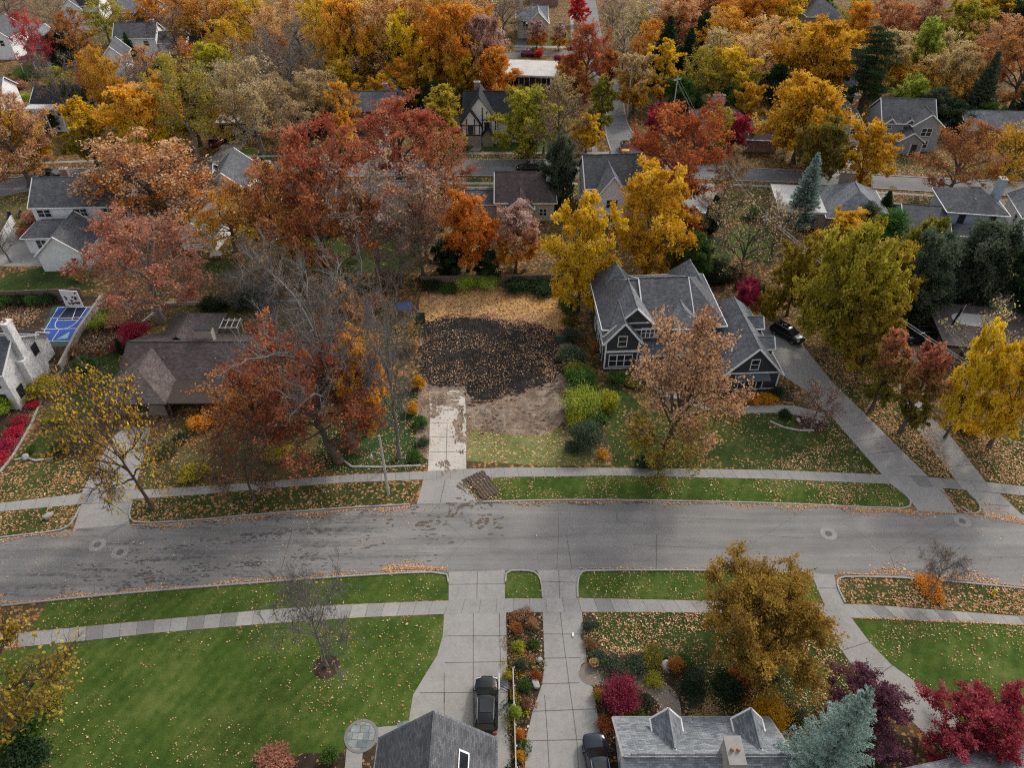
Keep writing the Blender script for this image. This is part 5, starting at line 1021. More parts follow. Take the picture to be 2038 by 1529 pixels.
h.wing(0, h.w, 0, 8, 5.4, 2.2, 'x', wall='w_blue', roof='r_char', hip=(3.5, 3.5), ov=.5); h.wing(-6.6, -.02, -2.6, 6, 3.0, 2.0, 'x', wall='w_blue', roof='r_slate', hip=(0, 0), ov=.4); h.wing(1, h.w + .6, -3, -.02, 2.8, .9, 'x', wall='w_blue', roof='r_char', hip=(1.2, 1.2))
h.win(2.2, -.02, 3.4, .8, 1.4, trim='trim_dk'); h.win(6.8, -.02, 3.4, .8, 1.4, trim='trim_dk'); h.chimney(h.w - .6, 4.4, 5.5, 9.4, 1.0, 1.4, 'w_blue', 'stone'); h.vent(4, 2, 6.4)
h.skylight([(-4.9, -.6, 4.0), (-3.7, -.6, 4.0), (-3.7, .2, 4.4), (-4.9, .2, 4.4)]); h.skylight([(-2.9, -1.2, 3.75), (-1.7, -1.2, 3.75), (-1.7, -.4, 4.15), (-2.9, -.4, 4.15)])
h = House('flat roofed house with a large pale patch on its grey roof', (1868, 722), (2060, 742), 0)
h.flatroof(0, h.w + 3, 0, 9.2, 3.0, 'w_bbrick', roof='r_tan', edge='trim_dk')
pt = [(2 + 6.2 * (0.5 + .5 * math.cos(t)) * (1 + .1 * math.sin(3 * t)), 6.1 + 1.9 * math.sin(t) * (1 + .22 * math.cos(2 * t)), 3.258) for t in np.linspace(0, 6.28, 22)[:-1]]
MB().add(pt, [list(range(len(pt)))]).build('roof_patch', 'r_flat', h.o)
for x_ in (3, 7, 11): h.win(x_, -.02, .8, 1.8, 1.4, n=2, trim='trim_dk')
h.win(-.02, 4, .9, 1.6, 1.2, 'l', n=2, trim='trim_dk')
h = House('white sided house seen at the right edge beyond the blue grey house', (2022, 470), (2100, 478)); h.wing(0, 8, 0, 9, 3.4, 2.6, 'y', wall='w_white', roof='r_grey'); h.win(2.4, -.02, 1, 1, 1.4); h.win(-.02, 3, 1, 1, 1.4, 'l')
h = House('white gabled house half hidden behind the peach coloured tree', (425, 432), (480, 430)); h.wing(0, 6.4, 0, 10, 5.2, 2.8, 'y', wall='w_white', roof='r_slate'); h.wing(-8, 0, 2, 10, 4.6, 2.4, 'x', wall='w_white', roof='r_slate'); h.win(2, -.02, 3.4, .9, 1.3); h.win(4.4, -.02, 3.4, .9, 1.3); h.win(-4, 1.98, 3, 1.2, 1.2)
h = House('white garage with a grey roof between the pink and the yellow tree', (366, 497), (412, 500)); h.wing(0, 5.5, 0, 8, 2.8, 2.2, 'y', wall='w_white', roof='r_grey'); h.door(2.7, -.02, 3.8, 2.1, 'f', 'trim', 'garage_door'); h.win(-.02, 4, 1.1, 1, 1, 'l')
h = House('blue grey house hidden behind the large red and orange tree', (575, 455), (672, 453)); h.wing(0, h.w, 0, 9, 4.6, 2.8, 'x', wall='w_blue', roof='r_slate'); h.win(2, -.02, 2.6, 1, 1.3); h.win(5.4, -.02, 2.6, 1, 1.3)
h = House('house with a pale porch roof behind the half bare forked tree', (718, 452), (838, 450)); h.wing(0, h.w, 0, 9, 3.2, 2.8, 'x', wall='w_cream', roof='r_pale'); h.win(2, -.02, 1, 1.5, 1.3, n=2); h.door(5, -.02, 1, 2.1)
MB().slab([(3, -3, 2.5), (8, -3, 2.5), (8, -.1, 2.9), (3, -.1, 2.9)], .12).build('porch_roof', 'r_flat', h.o); h.box(3.1, -2.95, 0, 3.25, -2.8, 2.35, 'porch_post', 'trim'); h.box(7.75, -2.95, 0, 7.9, -2.8, 2.35, 'porch_post', 'trim')
# --- houses beyond the back street
def columns(h, xs, y, z, r=.16, m='trim'):
    for x_ in xs: MB().lathe([(r * 1.3, 0), (r * 1.3, .15), (r, .2), (r * .85, z - .2), (r * 1.3, z)], 10, c=(x_, y)).build('column', m, h.o)
h = House('white house with a two-storey columned portico and black roof', (84, 262), (146, 262))
h.wing(0, h.w + 2, 0, 8, 5.8, 2.3, 'x', wall='w_white', roof='r_black'); MB().slab([(-.4, -2.2, 5.75), (h.w + .6, -2.2, 5.75), (h.w + .6, 0, 5.95), (-.4, 0, 5.95)], .35).build('portico_roof', 'trim', h.o); columns(h, [0, 3.4, 6.8, h.w], -1.9, 5.4)
for x_ in (1.6, 5.4): h.win(x_, -.02, 3.6, .9, 1.4, trim='trim_dk')
h.win(2.6, -.02, .7, .9, 1.6, trim='trim_dk'); h.door(6.8, -.02, 1.2, 2.4, m='trim_dk'); h.chimney(5.5, 5, 6.5, 9.2)
h = House('half timbered house with white panels and two steep front gables', (917, 282), (984, 282))
h.wing(1.0, h.w + 8, 0, 8.5, 5.2, 3.6, 'x', wall='w_stucco', roof='r_black', trim='trim_dk'); h.wing(.6, 7.6, -1.2, 6, 5.0, 4.6, 'y', wall='w_stucco', roof='r_black', trim='trim_dk', ov=.3)
h.wing(.2, 4.4, -2.2, 2, 4.3, 3.0, 'y', wall='w_stucco', roof='r_black', trim='trim_dk', ov=.25)
tb = MB()
for x_ in (.5, 1.5, 3.1, 4.1): tb.box(x_ - .1, -2.29, 2.3, x_ + .1, -2.203, 4.5 + (1.1 if 1 < x_ < 4 else 0))
for x_ in (4.7, 5.6, 6.4, 7.3): tb.box(x_ - .1, -1.29, 2.3, x_ + .1, -1.203, 5.4 + (7.4 - x_) * .8)
tb.box(.2, -2.285, 2.2, 4.4, -2.202, 2.42); tb.box(.2, -2.285, 4.2, 4.4, -2.202, 4.4); tb.box(4.42, -1.285, 2.2, 7.6, -1.202, 2.42); tb.box(4.42, -1.285, 5.0, 7.5, -1.202, 5.2)
tb.build('timbering', 'trim_dk', h.o); h.win(2.3, -2.22, 2.6, .9, 1.5, trim='trim_dk'); h.win(5.6, -1.22, 3.0, .9, 1.5, trim='trim_dk'); h.box(.2, -2.24, 0, 4.4, -2.203, 2.15, 'lower_wall', 'w_stone'); h.door(5.7, -1.22, 1.0, 2.1, m='timber_dk')
h.wing(4.7, 6.8, -2.6, -1.3, 2.3, 1.2, 'y', wall='w_stone', roof='r_black', trim='trim_dk', ov=.2, names=('porch', 'roof')); h.chimney(3.5, 5.5, 7, 10.4, 1.2, .8, 'w_bbrick')
h = House('red brick house with a long dark slate roof behind the scarlet tree', (668, 264), (790, 262))
h.wing(0, h.w, 0, 8.5, 4.6, 2.4, 'x', wall='w_brick', roof='r_slate', trim='trim_dk'); h.wing(-4.6, .2, 1, 8, 3.2, 2.0, 'y', wall='w_bbrick', roof='r_slate', trim='trim_dk', hip=(2, 0)); h.wing(9, 14, 5, 12, 4.6, 2.8, 'y', wall='w_brick', roof='r_slate', trim='trim_dk'); h.chimney(h.w - 2, 4.6, 6, 8.6)
for x_ in (3, 8, 13): h.win(x_, -.02, 2.4, 1.1, 1.3, trim='trim_dk')
h.win(-2.2, .98, .8, 2, 1.3, n=2, trim='trim_dk')
h = House('low grey roofed house with a white carport beside the pale birch', (446, 262), (545, 260))
h.wing(2, h.w + 2, 2, 10, 3.0, 1.8, 'x', wall='w_brick', roof='r_slate'); h.flatroof(0, 8, -2.2, 2, 2.7, 'trim_dk', roof='r_flat'); h.door(2.2, -2.22, 2.6, 2.1, 'f', 'trim', 'garage_door'); h.door(5.6, -2.22, 2.6, 2.1, 'f', 'trim', 'garage_door'); h.win(11, 1.98, 1, 1.6, 1.2, n=2)
h = House('low modern house with a white flat roof and dark glazed front', (1000, 178), (1096, 182))
h.flatroof(-2, h.w, 0, 10, 3.6, 'trim_dk', roof='r_flat', ov=.9); h.win(4, -.02, .5, 5, 2.6, n=4, rail=False, trim='trim'); h.win(10, -.02, .5, 4, 2.6, n=3, rail=False, trim='trim'); h.box(h.w - .2, -.6, 0, h.w + .2, -.1, 3.55, 'pier', 'trim')
h.box(2, 3, 3.85, 3.4, 4, 4.3, 'roof_unit', 'steel')
h = House('beige two-storey house with a pale roof at the end of a dark driveway', (1030, 76), (1088, 76)); h.wing(0, h.w, 0, 9, 5.0, 2.4, 'x', wall='w_cream', roof='r_pale', hip=(3.5, 0)); h.win(2.2, -.02, 3.2, 1.3, 1.3, n=2); h.door(2.2, -.02, 3.6, 2.1, 'f', 'trim', 'garage_door'); h.wing(3, 8.5, -2.4, 5, 4.8, 2.6, 'y', wall='w_cream', roof='r_pale', hip=(0, 0)); h.win(6, -2.42, 3, 1.3, 1.3, n=2); h.chimney(1, 6, 6, 8.8, .8, .8, 'w_cream')
h = House('brown hip roofed house with a wide brick chimney above the crimson trees', (1385, 290), (1490, 294)); h.wing(0, h.w, 0, 12, 3.0, 2.8, 'x', wall='w_brick', roof='r_brown', hip=(5, 5), ov=.7); h.wing(8, h.w + 5, -2, 7, 2.9, 2.2, 'x', wall='w_brick', roof='r_brown', hip=(4, 4), ov=.7); h.chimney(4.5, 9, 4.6, 7.4, 2.6, .9, 'w_stone', 'trim_dk'); h.win(3, -.02, .9, 2, 1.2, n=2)
h = House('grey two-storey house with white trimmed gables and a small porch', (1746, 298), (1858, 302))
h.wing(0, h.w - 1, 1.5, 10, 5.2, 3.2, 'x', wall='w_grey', roof='r_char'); h.wing(h.w - 5.6, h.w, 0, 8, 5.2, 2.2, 'y', wall='w_grey', roof='r_char', ov=.35); h.wing(3.0, 7.6, -1.8, 2, 2.7, 1.6, 'y', wall='w_grey', roof='r_char', ov=.3)
h.win(h.w - 2.8, -.02, 3.2, 1.9, 1.5, n=2); h.win(h.w - 2.8, -.02, .8, 1.9, 1.4, n=2); h.win(1.4, 1.48, 4.0, .9, .8); h.win(4.6, 1.48, 4.0, .9, .8); h.door(6.2, -1.82, 1.0, 2.0, m='trim_dk'); columns(h, [5.2, 7.4], -2.3, 2.4, .1)
for x_ in (1.4, 5.2): h.wing(x_ - .9, x_ + .9, 1.3, 3, 5.0, .9, 'y', z0=4.6, wall='w_grey', roof='r_char', ov=.15, names=('dormer', 'dormer_roof'))
h = House('small blue grey gabled house beside the orange street tree', (1665, 292), (1708, 292)); h.wing(0, h.w, 0, 9, 4.2, 2.8, 'y', wall='w_blue', roof='r_char', ov=.35); h.win(2.4, -.02, 2.6, 1.0, 1.3); h.door(2.6, -.02, 3.4, 2.1, 'f', 'trim', 'garage_door'); h.chimney(4.4, 7, 4.6, 8.2, .9, .9); h.wing(-4, 0, 3, 9, 3, 2, 'x', wall='w_blue', roof='r_char')
h = House('tall white sided house behind the dark pine', (1640, 198), (1672, 202)); h.wing(0, 6, 0, 9, 7.5, 2.8, 'x', wall='w_blue', roof='r_black'); h.win(3.6, -.02, 4.9, 1.1, 1.4, trim='trim_dk'); h.win(3.6, -.02, 1.2, 1, .8, trim='trim_dk'); h.win(-.02, 3, 4.9, 1, 1.4, 'l', trim='trim_dk')
h = House('long low house with a mottled grey roof behind the golden trees at the right', (1915, 286), (2080, 290)); h.wing(0, h.w, 0, 10, 3.0, 2.0, 'x', wall='w_brick', roof='r_grey'); h.win(4, -.02, 1, 2, 1.2, n=2)
h = House('grey hip roofed house among the trees at the far right', (1600, 66), (1668, 66)); h.wing(0, h.w, 0, 12, 4.6, 3.4, 'x', wall='w_stone', roof='r_slate', hip=(5, 5)); h.wing(4, 9, -2.5, 4, 3.6, 2.4, 'y', wall='w_stone', roof='r_grey', hip=(2, 0)); h.win(2, -.02, 1.2, 1.4, 1.4, n=2)
h = House('grey and white house with a deep front porch behind the tall red tree', (56, 140), (110, 138)); h.wing(1, h.w, 1, 10, 5.4, 3.0, 'y', wall='w_grey', roof='r_grey'); MB().slab([(-.5, -2.2, 2.8), (h.w + .5, -2.2, 2.8), (h.w + .5, 1, 3.4), (-.5, 1, 3.4)], .2).build('porch_roof', 'r_grey', h.o); columns(h, [-.2, 3, 6.4, h.w + .2], -2, 2.65, .15); h.win(4, .98, 3.6, 1.2, 1.3); h.door(3.5, .98, 1, 2.1, m='trim_dk')
h = House('white gabled house at the left edge far back', (-30, 118), (34, 118)); h.wing(0, h.w, 0, 9, 5.6, 3.2, 'y', wall='w_white', roof='r_slate'); h.wing(-6, 0, 2, 9, 4, 2.6, 'x', wall='w_white', roof='r_slate'); h.win(3, -.02, 3.4, 1, 1.4); h.win(6.4, -.02, 3.4, 1, 1.4)
h = House('white house with a black hipped roof and dark garden at the back left', (132, 44), (206, 42)); h.wing(4, h.w, 0, 9, 4.6, 3.2, 'x', wall='w_white', roof='r_black'); h.wing(0, 6, -1, 7, 4.0, 2.6, 'y', wall='w_white', roof='r_slate'); h.win(8, -.02, .8, 4, 2.0, n=3); h.win(3, -1.02, 2.4, 1.2, 1.2)
h = House('low grey brick ranch house with a black gabled garage at the far end', (238, 46), (306, 46)); h.wing(0, h.w, 0, 10, 3.2, 2.4, 'x', wall='w_brick', roof='r_grey'); h.wing(h.w - 4, h.w + 2, -3, 4, 3.0, 2.2, 'y', wall='trim_dk', roof='r_char'); h.door(h.w - 1, -3.02, 4, 2.2, 'f', 'trim_dk', 'garage_door'); h.win(3, -.02, .9, 2, 1.4, n=3); h.win(7, -.02, .9, 2, 1.4, n=3)
h = House('white house with a dark roof and a lower wing behind the bare tree', (238, 112), (318, 110)); h.wing(0, h.w, 0, 8, 4.6, 2.6, 'x', wall='w_white', roof='r_slate'); h.wing(h.w, h.w + 7, 1, 7, 3.0, 1.8, 'x', wall='w_white', roof='r_slate'); h.win(3, -.02, 2.6, 1.2, 1.2); h.win(8, -.02, 2.6, 1.2, 1.2); h.chimney(h.w - .8, 4, 5, 8, .9, .9, 'w_brick')
h = House('house with a black roof half covered by the yellow oak', (384, 118), (440, 118)); h.wing(0, h.w, 0, 9, 3.4, 2.8, 'x', wall='w_white', roof='r_black'); h.win(3, -.02, 1, 1.2, 1.2)
h = House('white two-storey house at the left edge behind the peach tree', (-24, 250), (22, 248)); h.wing(0, h.w, 0, 9, 5.8, 2.8, 'x', wall='w_white', roof='r_grey'); h.win(2, -.02, 3.6, 1, 1.4); h.win(6, -.02, 3.6, 1, 1.4); h.win(3.6, -.02, .8, 1, 1.4)
h = House('white gable end of a house behind the dark evergreen at upper left', (218, 160), (246, 158)); h.wing(0, 5, 0, 8, 5.2, 2.6, 'y', wall='w_white', roof='r_slate'); h.win(2.5, -.02, 3, 1, 1.2)
h = House('small pale roofed house at the top behind the dark firs', (1296, 52), (1352, 52)); h.wing(0, h.w, 0, 9, 3.4, 2.4, 'x', wall='w_cream', roof='r_pale', hip=(3, 3)); h.win(3, -.02, 1, 1.4, 1.2)
h = House('pinkish brick house at the top edge of the view', (1056, 12), (1110, 12)); h.wing(0, h.w, 0, 10, 4.6, 2.6, 'x', wall='w_brick', roof='r_tan'); h.win(3, -.02, 2.6, 1.2, 1.2); h.win(8, -.02, 2.6, 1.2, 1.2)
# ------------------------------------------------------------------ cars
def copy_tree(o, parent=None):
    c = o.copy(); COL.objects.link(c)
    if parent is not None: c.parent = parent
    for ch in list(o.children): copy_tree(ch, c)
    return c
def make_car(box=0.0):
    root = empty('parked_car', (0, 0, 0)); B = MB()
    st = [(-2.42, .50, .90, .72), (-2.36, .38, 1.0, .84), (-2.2, .33, 1.05, .91), (-1.75, .30, 1.07, .95), (-1.0, .28, 1.06, .965), (0, .28, 1.05, .965), (.9, .28, 1.04, .96), (1.3, .28, 1.04, .955), (1.75, .30, 1.01 + box * .04, .94), (2.12, .33, .95 + box * .1, .89), (2.32, .38, .86 + box * .16, .80), (2.42, .48, .70 + box * .2, .66)]
    ring = lambda x, zl, zt, w: [(x, -w * .9, zl), (x, -w, zl + (zt - zl) * .25), (x, -w * 1.0, zl + (zt - zl) * .62), (x, -w * .95, zt - .06), (x, -w * .82, zt), (x, -w * .4, zt + .035), (x, 0, zt + .045), (x, w * .4, zt + .035), (x, w * .82, zt), (x, w * .95, zt - .06), (x, w, zl + (zt - zl) * .62), (x, w, zl + (zt - zl) * .25), (x, w * .9, zl)]
    vs = [p for s in st for p in ring(*s)]; n = 13
    fs = [(i * n + j, i * n + (j + 1) % n, (i + 1) * n + (j + 1) % n, (i + 1) * n + j) for i in range(len(st) - 1) for j in range(n)] + [list(range(n))[::-1], list(range((len(st) - 1) * n, len(st) * n))]
    B.add(vs, fs)
    body = B.build('body', 'p_black', root, smooth=True)
    C = MB(); zb, zr = 1.03, 1.66
    cab = [(-2.22, .84, zb), (-1.92, .66, zr), (-.8, .70, zr + .04), (.25, .68, zr), (1.28, .80, zb)]
    vs = []
    for x, w, z in cab: vs += [(x, -w, z), (x, w, z)]
    C.add(vs + [(-.8, -.88, zb), (-.8, .88, zb), (.25, -.87, zb), (.25, .87, zb)], [(0, 1, 3, 2), (2, 3, 5, 4), (4, 5, 7, 6), (6, 7, 9, 8), (0, 2, 4, 10), (4, 6, 12, 10), (6, 8, 12), (1, 11, 5, 3), (5, 11, 13, 7), (7, 13, 9)])
    C.build('cabin', 'p_black', root)
    rf = MB(); prof = [(-1.98, zr - .03, .60), (-1.85, zr + .03, .65), (-1.2, zr + .075, .69), (-.4, zr + .085, .70), (.15, zr + .055, .68), (.32, zr - .01, .64)]
    vs = []; m = 7
    for x, z, w in prof: vs += [(x, w * t, z - .05 * t * t) for t in (-1, -.8, -.4, 0, .4, .8, 1)]
    rf.add(vs, [(i * m + j, i * m + j + 1, (i + 1) * m + j + 1, (i + 1) * m + j) for i in range(len(prof) - 1) for j in range(m - 1)])
    ro = rf.build('roof', 'p_black', root, smooth=True)
    MB().slab([(-1.15, -.46, zr + .108), (-.05, -.46, zr + .098), (-.05, .46, zr + .098), (-1.15, .46, zr + .108)], .02).build('sunroof', 'cglass', ro)
    for s in (-1, 1): MB().path([(-1.7, s * .64, zr + .06), (-1.6, s * .65, zr + .11), (0, s * .655, zr + .12), (.1, s * .65, zr + .05)], .022).build('roof_rail', 'steel', ro)
    e = .012
    def pane(nm, p, off):
        MB().slab([tuple(Vector(q) + Vector(off)) for q in p], .012).build(nm, 'cglass', root)
    pane('windscreen', [(1.24, -.74, zb + .03), (1.24, .74, zb + .03), (.32, .62, zr - .04), (.32, -.62, zr - .04)], (.02, 0, .025))
    pane('rear_window', [(-2.19, .74, zb + .08), (-2.19, -.74, zb + .08), (-1.98, -.6, zr - .08), (-1.98, .6, zr - .08)], (-.03, 0, .01))
    for s in (-1, 1):
        for x0, x1, t0, t1 in ((.95, -.25, .30, -.25), (-.33, -1.25, -.33, -1.2), (-1.33, -2.0, -1.28, -1.8)):
            pane('side_window', [(x0, s * .865, zb + .05), (x1, s * .875, zb + .05), (t1, s * .70, zr - .06), (t0, s * .70, zr - .06)], (0, s * .022, .008))
        w = MB(); w.box(.92, s * .93, 1.04, 1.12, s * 1.10, 1.20); w.build('mirror', 'p_black', root, bevel=.03)
        MB().add([(2.16, s * .50, .84), (2.37, s * .45, .74), (2.24, s * .79, .80), (2.05, s * .86, .88), (2.16, s * .50, .97), (2.30, s * .45, .89), (2.2, s * .80, .90), (2.03, s * .87, .96)], [(0, 1, 2, 3), (4, 5, 6, 7), (0, 1, 5, 4), (1, 2, 6, 5), (2, 3, 7, 6), (3, 0, 4, 7)]).build('headlight', 'lamp', root)
        MB().box(-2.44, s * .60, .82, -2.25, s * .90, 1.02).build('taillight', 'tail', root, bevel=.02)
        for x in (-1.45, 1.45):
            t = MB(); prof_ = [(.22, -.11), (.33, -.11), (.36, -.07), (.36, .07), (.33, .11), (.22, .11)]; k_ = 20
            vs = [(x + r * math.cos(2 * math.pi * i / k_), s * .86 + y, .36 + r * math.sin(2 * math.pi * i / k_)) for r, y in prof_ for i in range(k_)]
            t.add(vs, [(a * k_ + i, a * k_ + (i + 1) % k_, (a + 1) * k_ + (i + 1) % k_, (a + 1) * k_ + i) for a in range(5) for i in range(k_)])
            wh = t.build('wheel', 'tyre', root, smooth=True); MB().bar((x, s * .80, .36), (x, s * .95, .36), .225, 12).build('rim', 'rim', wh)
    MB().box(-2.47, -.26, .62, -2.43, .26, .76).build('number_plate', 'paper', root); MB().box(2.38, -.36, .50, 2.45, .36, .70).build('grille', 'black', root)
    return root
_cars = make_car(); _carb = make_car(1.0); _used = set()
def car(px, py, head, pnt, label, kind=0, sc=1.0, group=None):
    src = (_cars, _carb)[kind]
    c = src if kind not in _used else copy_tree(src); _used.add(kind)
    x, y = G(px, py); c.location = (x, y, .025); c.rotation_euler = (0, 0, R(head)); c.scale = (sc, sc, sc); tag(c, label, 'car', group)
    for o in c.children_recursive:
        if o.name.split('.')[0] in ('body', 'cabin', 'roof', 'mirror'): setmat(o, pnt)
    return c
CARS = []
def later(*a, **kw): CARS.append((a, kw))
later(968, 1412, 90, 'p_black', 'black car on the wide concrete drive, facing the street beside the hoop', sc=1.04)
later(1190, 1535, 95, 'p_navy', 'dark navy car cut off at the bottom edge beside the pale roof', kind=1, sc=1.04)
later(1565, 672, -52, 'p_black', 'black car on the drive of the charcoal house')
later(1826, 678, 185, 'p_navy', 'dark navy car beside the flat roofed house', kind=1, sc=1.05)
later(108, 355, -4, 'p_black', 'dark car on the back street under the peach tree')
later(515, 331, 2, 'p_white', 'white car on the back street left of the red tree')
later(470, 276, 65, 'p_black', 'dark car on the drive of the carport house', kind=1)
later(437, 286, 70, 'p_maroon', 'dark red car deeper in the carport drive')
later(1243, 301, -92, 'p_yellow', 'yellow car with a black roof at the street corner', kind=1, sc=.95)
later(1272, 291, 118, 'p_black', 'black boxy car at the kerb across from the yellow one', kind=1, sc=.98)
later(1052, 340, 178, 'p_black', 'black car on the back street beside the dark evergreen', kind=0)
later(1392, 432, 100, 'p_silver', 'silver car by the narrow cypress and wooden fence')
later(1694, 306, 75, 'p_white', 'white car on the drive behind the orange street tree')
later(1054, 111, 0, 'p_maroon', 'maroon car on the far street by the modern house')
for a_, k_ in CARS: car(*a_, **k_)
_drv = [o for o in bpy.data.objects if o.get('label', '').startswith('yellow car')][0]
for o in _drv.children_recursive:
    if o.name.split('.')[0] in ('roof', 'cabin'): setmat(o, 'p_black')
# ------------------------------------------------------------------ street furniture and garden things
x, y = G(773, 984)
lamp = empty('street_lamp', (x, y, 0), 0, 'weathered wooden street lamp post with a hooked arm on the verge', 'street lamp')
MB().bar((0, 0, 0), (.02, 0, 8.8), .17, 10, .11).build('pole', 'wood_pole', lamp)
ax, az = GY(751, 915, y - .3); bx, bz = GY(761, 897, y - .1)
arm = [(0, -.1, 6.2)] + [(0 - 1.15 * math.sin(t), -.1, 6.2 + .55 * math.sin(t * 1.6) - .5 * (1 - math.cos(t))) for t in np.linspace(.1, 1.5, 8)]
MB().path(arm, .035, 6).build('arm', 'steel', lamp)
e_ = arm[-1]; hd = MB().lathe([(.05, .34), (.13, .28), (.2, .12), (.22, .02), (.12, -.05)], 14, Matrix.Translation((e_[0] - .04, -.1, e_[2] - .3)) @ Matrix.Rotation(.25, 4, 'Y')).build('lamp_head', 'steel', lamp, smooth=True)
MAT['wire'] = flat('wire_grey', (.34, .34, .34), .7, .2)
# utility poles and the lines between them
def pole(x, y, h, label, cans=0):
    p = empty('utility_pole', (x, y, 0), 0, label, 'utility pole', 'utility poles along the back yards'); MB().bar((0, 0, 0), (0, 0, h), .16, 9, .10).build('post', 'wood_pole', p)
    MB().box(-1.0, -.06, h - .7, 1.0, .06, h - .56, Matrix.Rotation(.6, 4, 'Z')).build('crossarm', 'wood_pole', p); ins = MB()
    for t in (-.9, -.3, .3, .9): ins.lathe([(.05, h - .56), (.07, h - .48), (.04, h - .38)], 8, c=(t * math.cos(.6), t * math.sin(.6)))
    ins.build('insulator', 'steel', p)
    for i in range(cans): MB().lathe([(.22, h - 2.2), (.24, h - 2.1), (.24, h - 1.3), (.1, h - 1.2)], 12, c=(.35, .1)).build('transformer', 'steel', p)
    return Vector((x, y, h - .45))
P1 = pole(*G(1248, 232), 11, 'tall utility pole by the golden trees at the street bend', 1)
P2 = pole(*G(1334, 262), 11.5, 'utility pole rising beside the crimson tree at the corner'); P3 = pole(*G(1497, 545), 10.5, 'utility pole with a grey transformer in the yard behind the charcoal house', 1)
P4 = Vector((*G(2125, 838, 9.5), 9.5)); P0 = Vector((*G(1222, -90, 11), 11))
def wires(a, b, label, n=3, sag=.9, r=.010, spread=.7, m='wire', spacer=()):
    o = empty('power_line', (0, 0, 0), 0, label, 'power line'); d = (b - a); s = Vector((-d.y, d.x, 0)).normalized()
    for i in range(n):
        off = s * (i - (n - 1) / 2) * spread / max(1, n - 1) + Vector((0, 0, -.25 * (i % 2)))
        pts = [a + d * t + off + Vector((0, 0, -sag * 4 * t * (1 - t))) for t in np.linspace(0, 1, 26)]; MB().path(pts, r, 4).build('wire', m, o)
    for t in spacer:
        c = a + d * t + Vector((0, 0, -sag * 4 * t * (1 - t))); MB().path([c - s * spread * .6, c + s * spread * .6], .03, 5).build('spacer', 'steel', o)
wires(P0, P1, 'wires running away over the far trees from the bend pole'); wires(P1, P2, 'wires between the bend pole and the corner pole', sag=.4)
wires(P2, P3, 'bundle of wires crossing above the russet oak', sag=1.6); wires(P3, P4, 'long pale wires sagging over the yellow green trees towards the right edge', n=4, sag=1.4, spacer=(.45, .62), r=.016, m='wire')
wires(Vector((*G(1862, 618, 5), 5)), Vector((*G(1935, 722, 8), 8)), 'single service wire from the flat roofed house', n=1, sag=.2); wires(Vector((*G(1870, 780, 7), 7)), Vector((*G(2120, 945, 7), 7)), 'thin wire crossing above the right hand lawn', n=1, sag=.3)
# sport court fittings
def fence(p0, p1, hh, m, label, name='wooden_fence', bay=2.2, th=.06, zs=(0, 0), cat='fence'):
    a, b_ = Vector((*G(*p0), 0)), Vector((*G(*p1), 0)); L = (b_ - a).length; o = empty(name, a, math.atan2(b_.y - a.y, b_.x - a.x), label, cat); n = max(1, round(L / bay))
    MB().box(0, -th / 2, .08, L, th / 2, hh).build('panel', m, o); MB().box(-.02, -th / 2 - .03, hh, L + .02, th / 2 + .03, hh + .07).build('rail', m, o)
    for i in range(n + 1): MB().box(i * L / n - .06, -th / 2 - .09, 0, i * L / n + .06, -th / 2 - .003, hh + .12).build('post', m, o)
    return o
fence((-60, 606), (168, 596), 1.9, 'timber', 'brown board fence behind the sport court'); fence((840, 572), (1136, 568), 1.9, 'timber', 'grey brown board fence along the back of the cleared lot')
fence((1214, 575), (1452, 566), 1.9, 'timber_dk', 'dark board fence behind the charcoal house'); fence((1352, 458), (1402, 462), 1.8, 'timber_dk', 'short dark fence in front of the silver car')
fence((830, 640), (846, 640), 1.5, 'timber_gr', 'small green wooden gate at the left side of the cleared lot', 'garden_gate', 1.2, .08, cat='gate'); fence((1103, 684), (1124, 684), 1.25, 'timber_gr', 'dark green slatted gate at the right side of the cleared lot', 'garden_gate', 1.2, .08, cat='gate')
fence((0, 500), (30, 446), 1.6, 'trim', 'white board fence beside the wide concrete drive', 'white_fence')
a = G(1021, 1336); b2 = G(1027, 1535)
wf = empty('white_fence', (*a, 0), math.atan2(b2[1] - a[1], b2[0] - a[0]), 'low weathered white board rail along the flower bed between the two drives', 'fence'); L = math.dist(a, b2)
MB().box(0, -.05, .35, L, .05, .55).build('rail', 'wood_pole', wf)
for i in range(6): MB().box(i * L / 5 - .06, .053, 0, i * L / 5 + .06, .15, .6).build('post', 'wood_pole', wf)
x, y = G(150, 612); bp = empty('sport_panel', (x, y, 0), R(-6), 'white printed panel with dark red patches standing behind the sport court', 'panel')
MB().box(-1.35, -.05, .2, 1.35, .05, 2.9).build('board', 'paper', bp); pr = MB(); rr_ = random.Random(4)
for i in range(16):
    cx_, cz_ = rr_.uniform(-1.1, 1.0), rr_.uniform(.5, 2.6); pp = [(cx_ + rr_.uniform(.1, .3) * math.cos(t), -.056 - i * .0004, cz_ + rr_.uniform(.08, .28) * math.sin(t)) for t in np.linspace(0, 6.28, 9)[:-1]]; pr.mi = i % 2; pr.add(pp, [list(range(8))])
MAT['print_red'] = flat('print_red', (.20, .03, .035), .7); pr.build('print', ['print_red', 'black'], bp)
for s in (-1.2, 1.2): MB().bar((s, .1, 0), (s, .1, 2.9), .05).build('post', 'black', bp)
def rwall(p, hh, w, m, label, name='retaining_wall', cat='wall'):
    q = [Vector(v) for v in GP(p)]; mb = MB()
    for a, b_ in zip(q, q[1:]):
        d = (b_ - a).normalized(); s = Vector((-d.y, d.x)) * w / 2; mb.prism([tuple(a - s), tuple(b_ - s), tuple(b_ + s), tuple(a + s)], 0, hh)
    return tag(mb.build(name, m), label, cat)
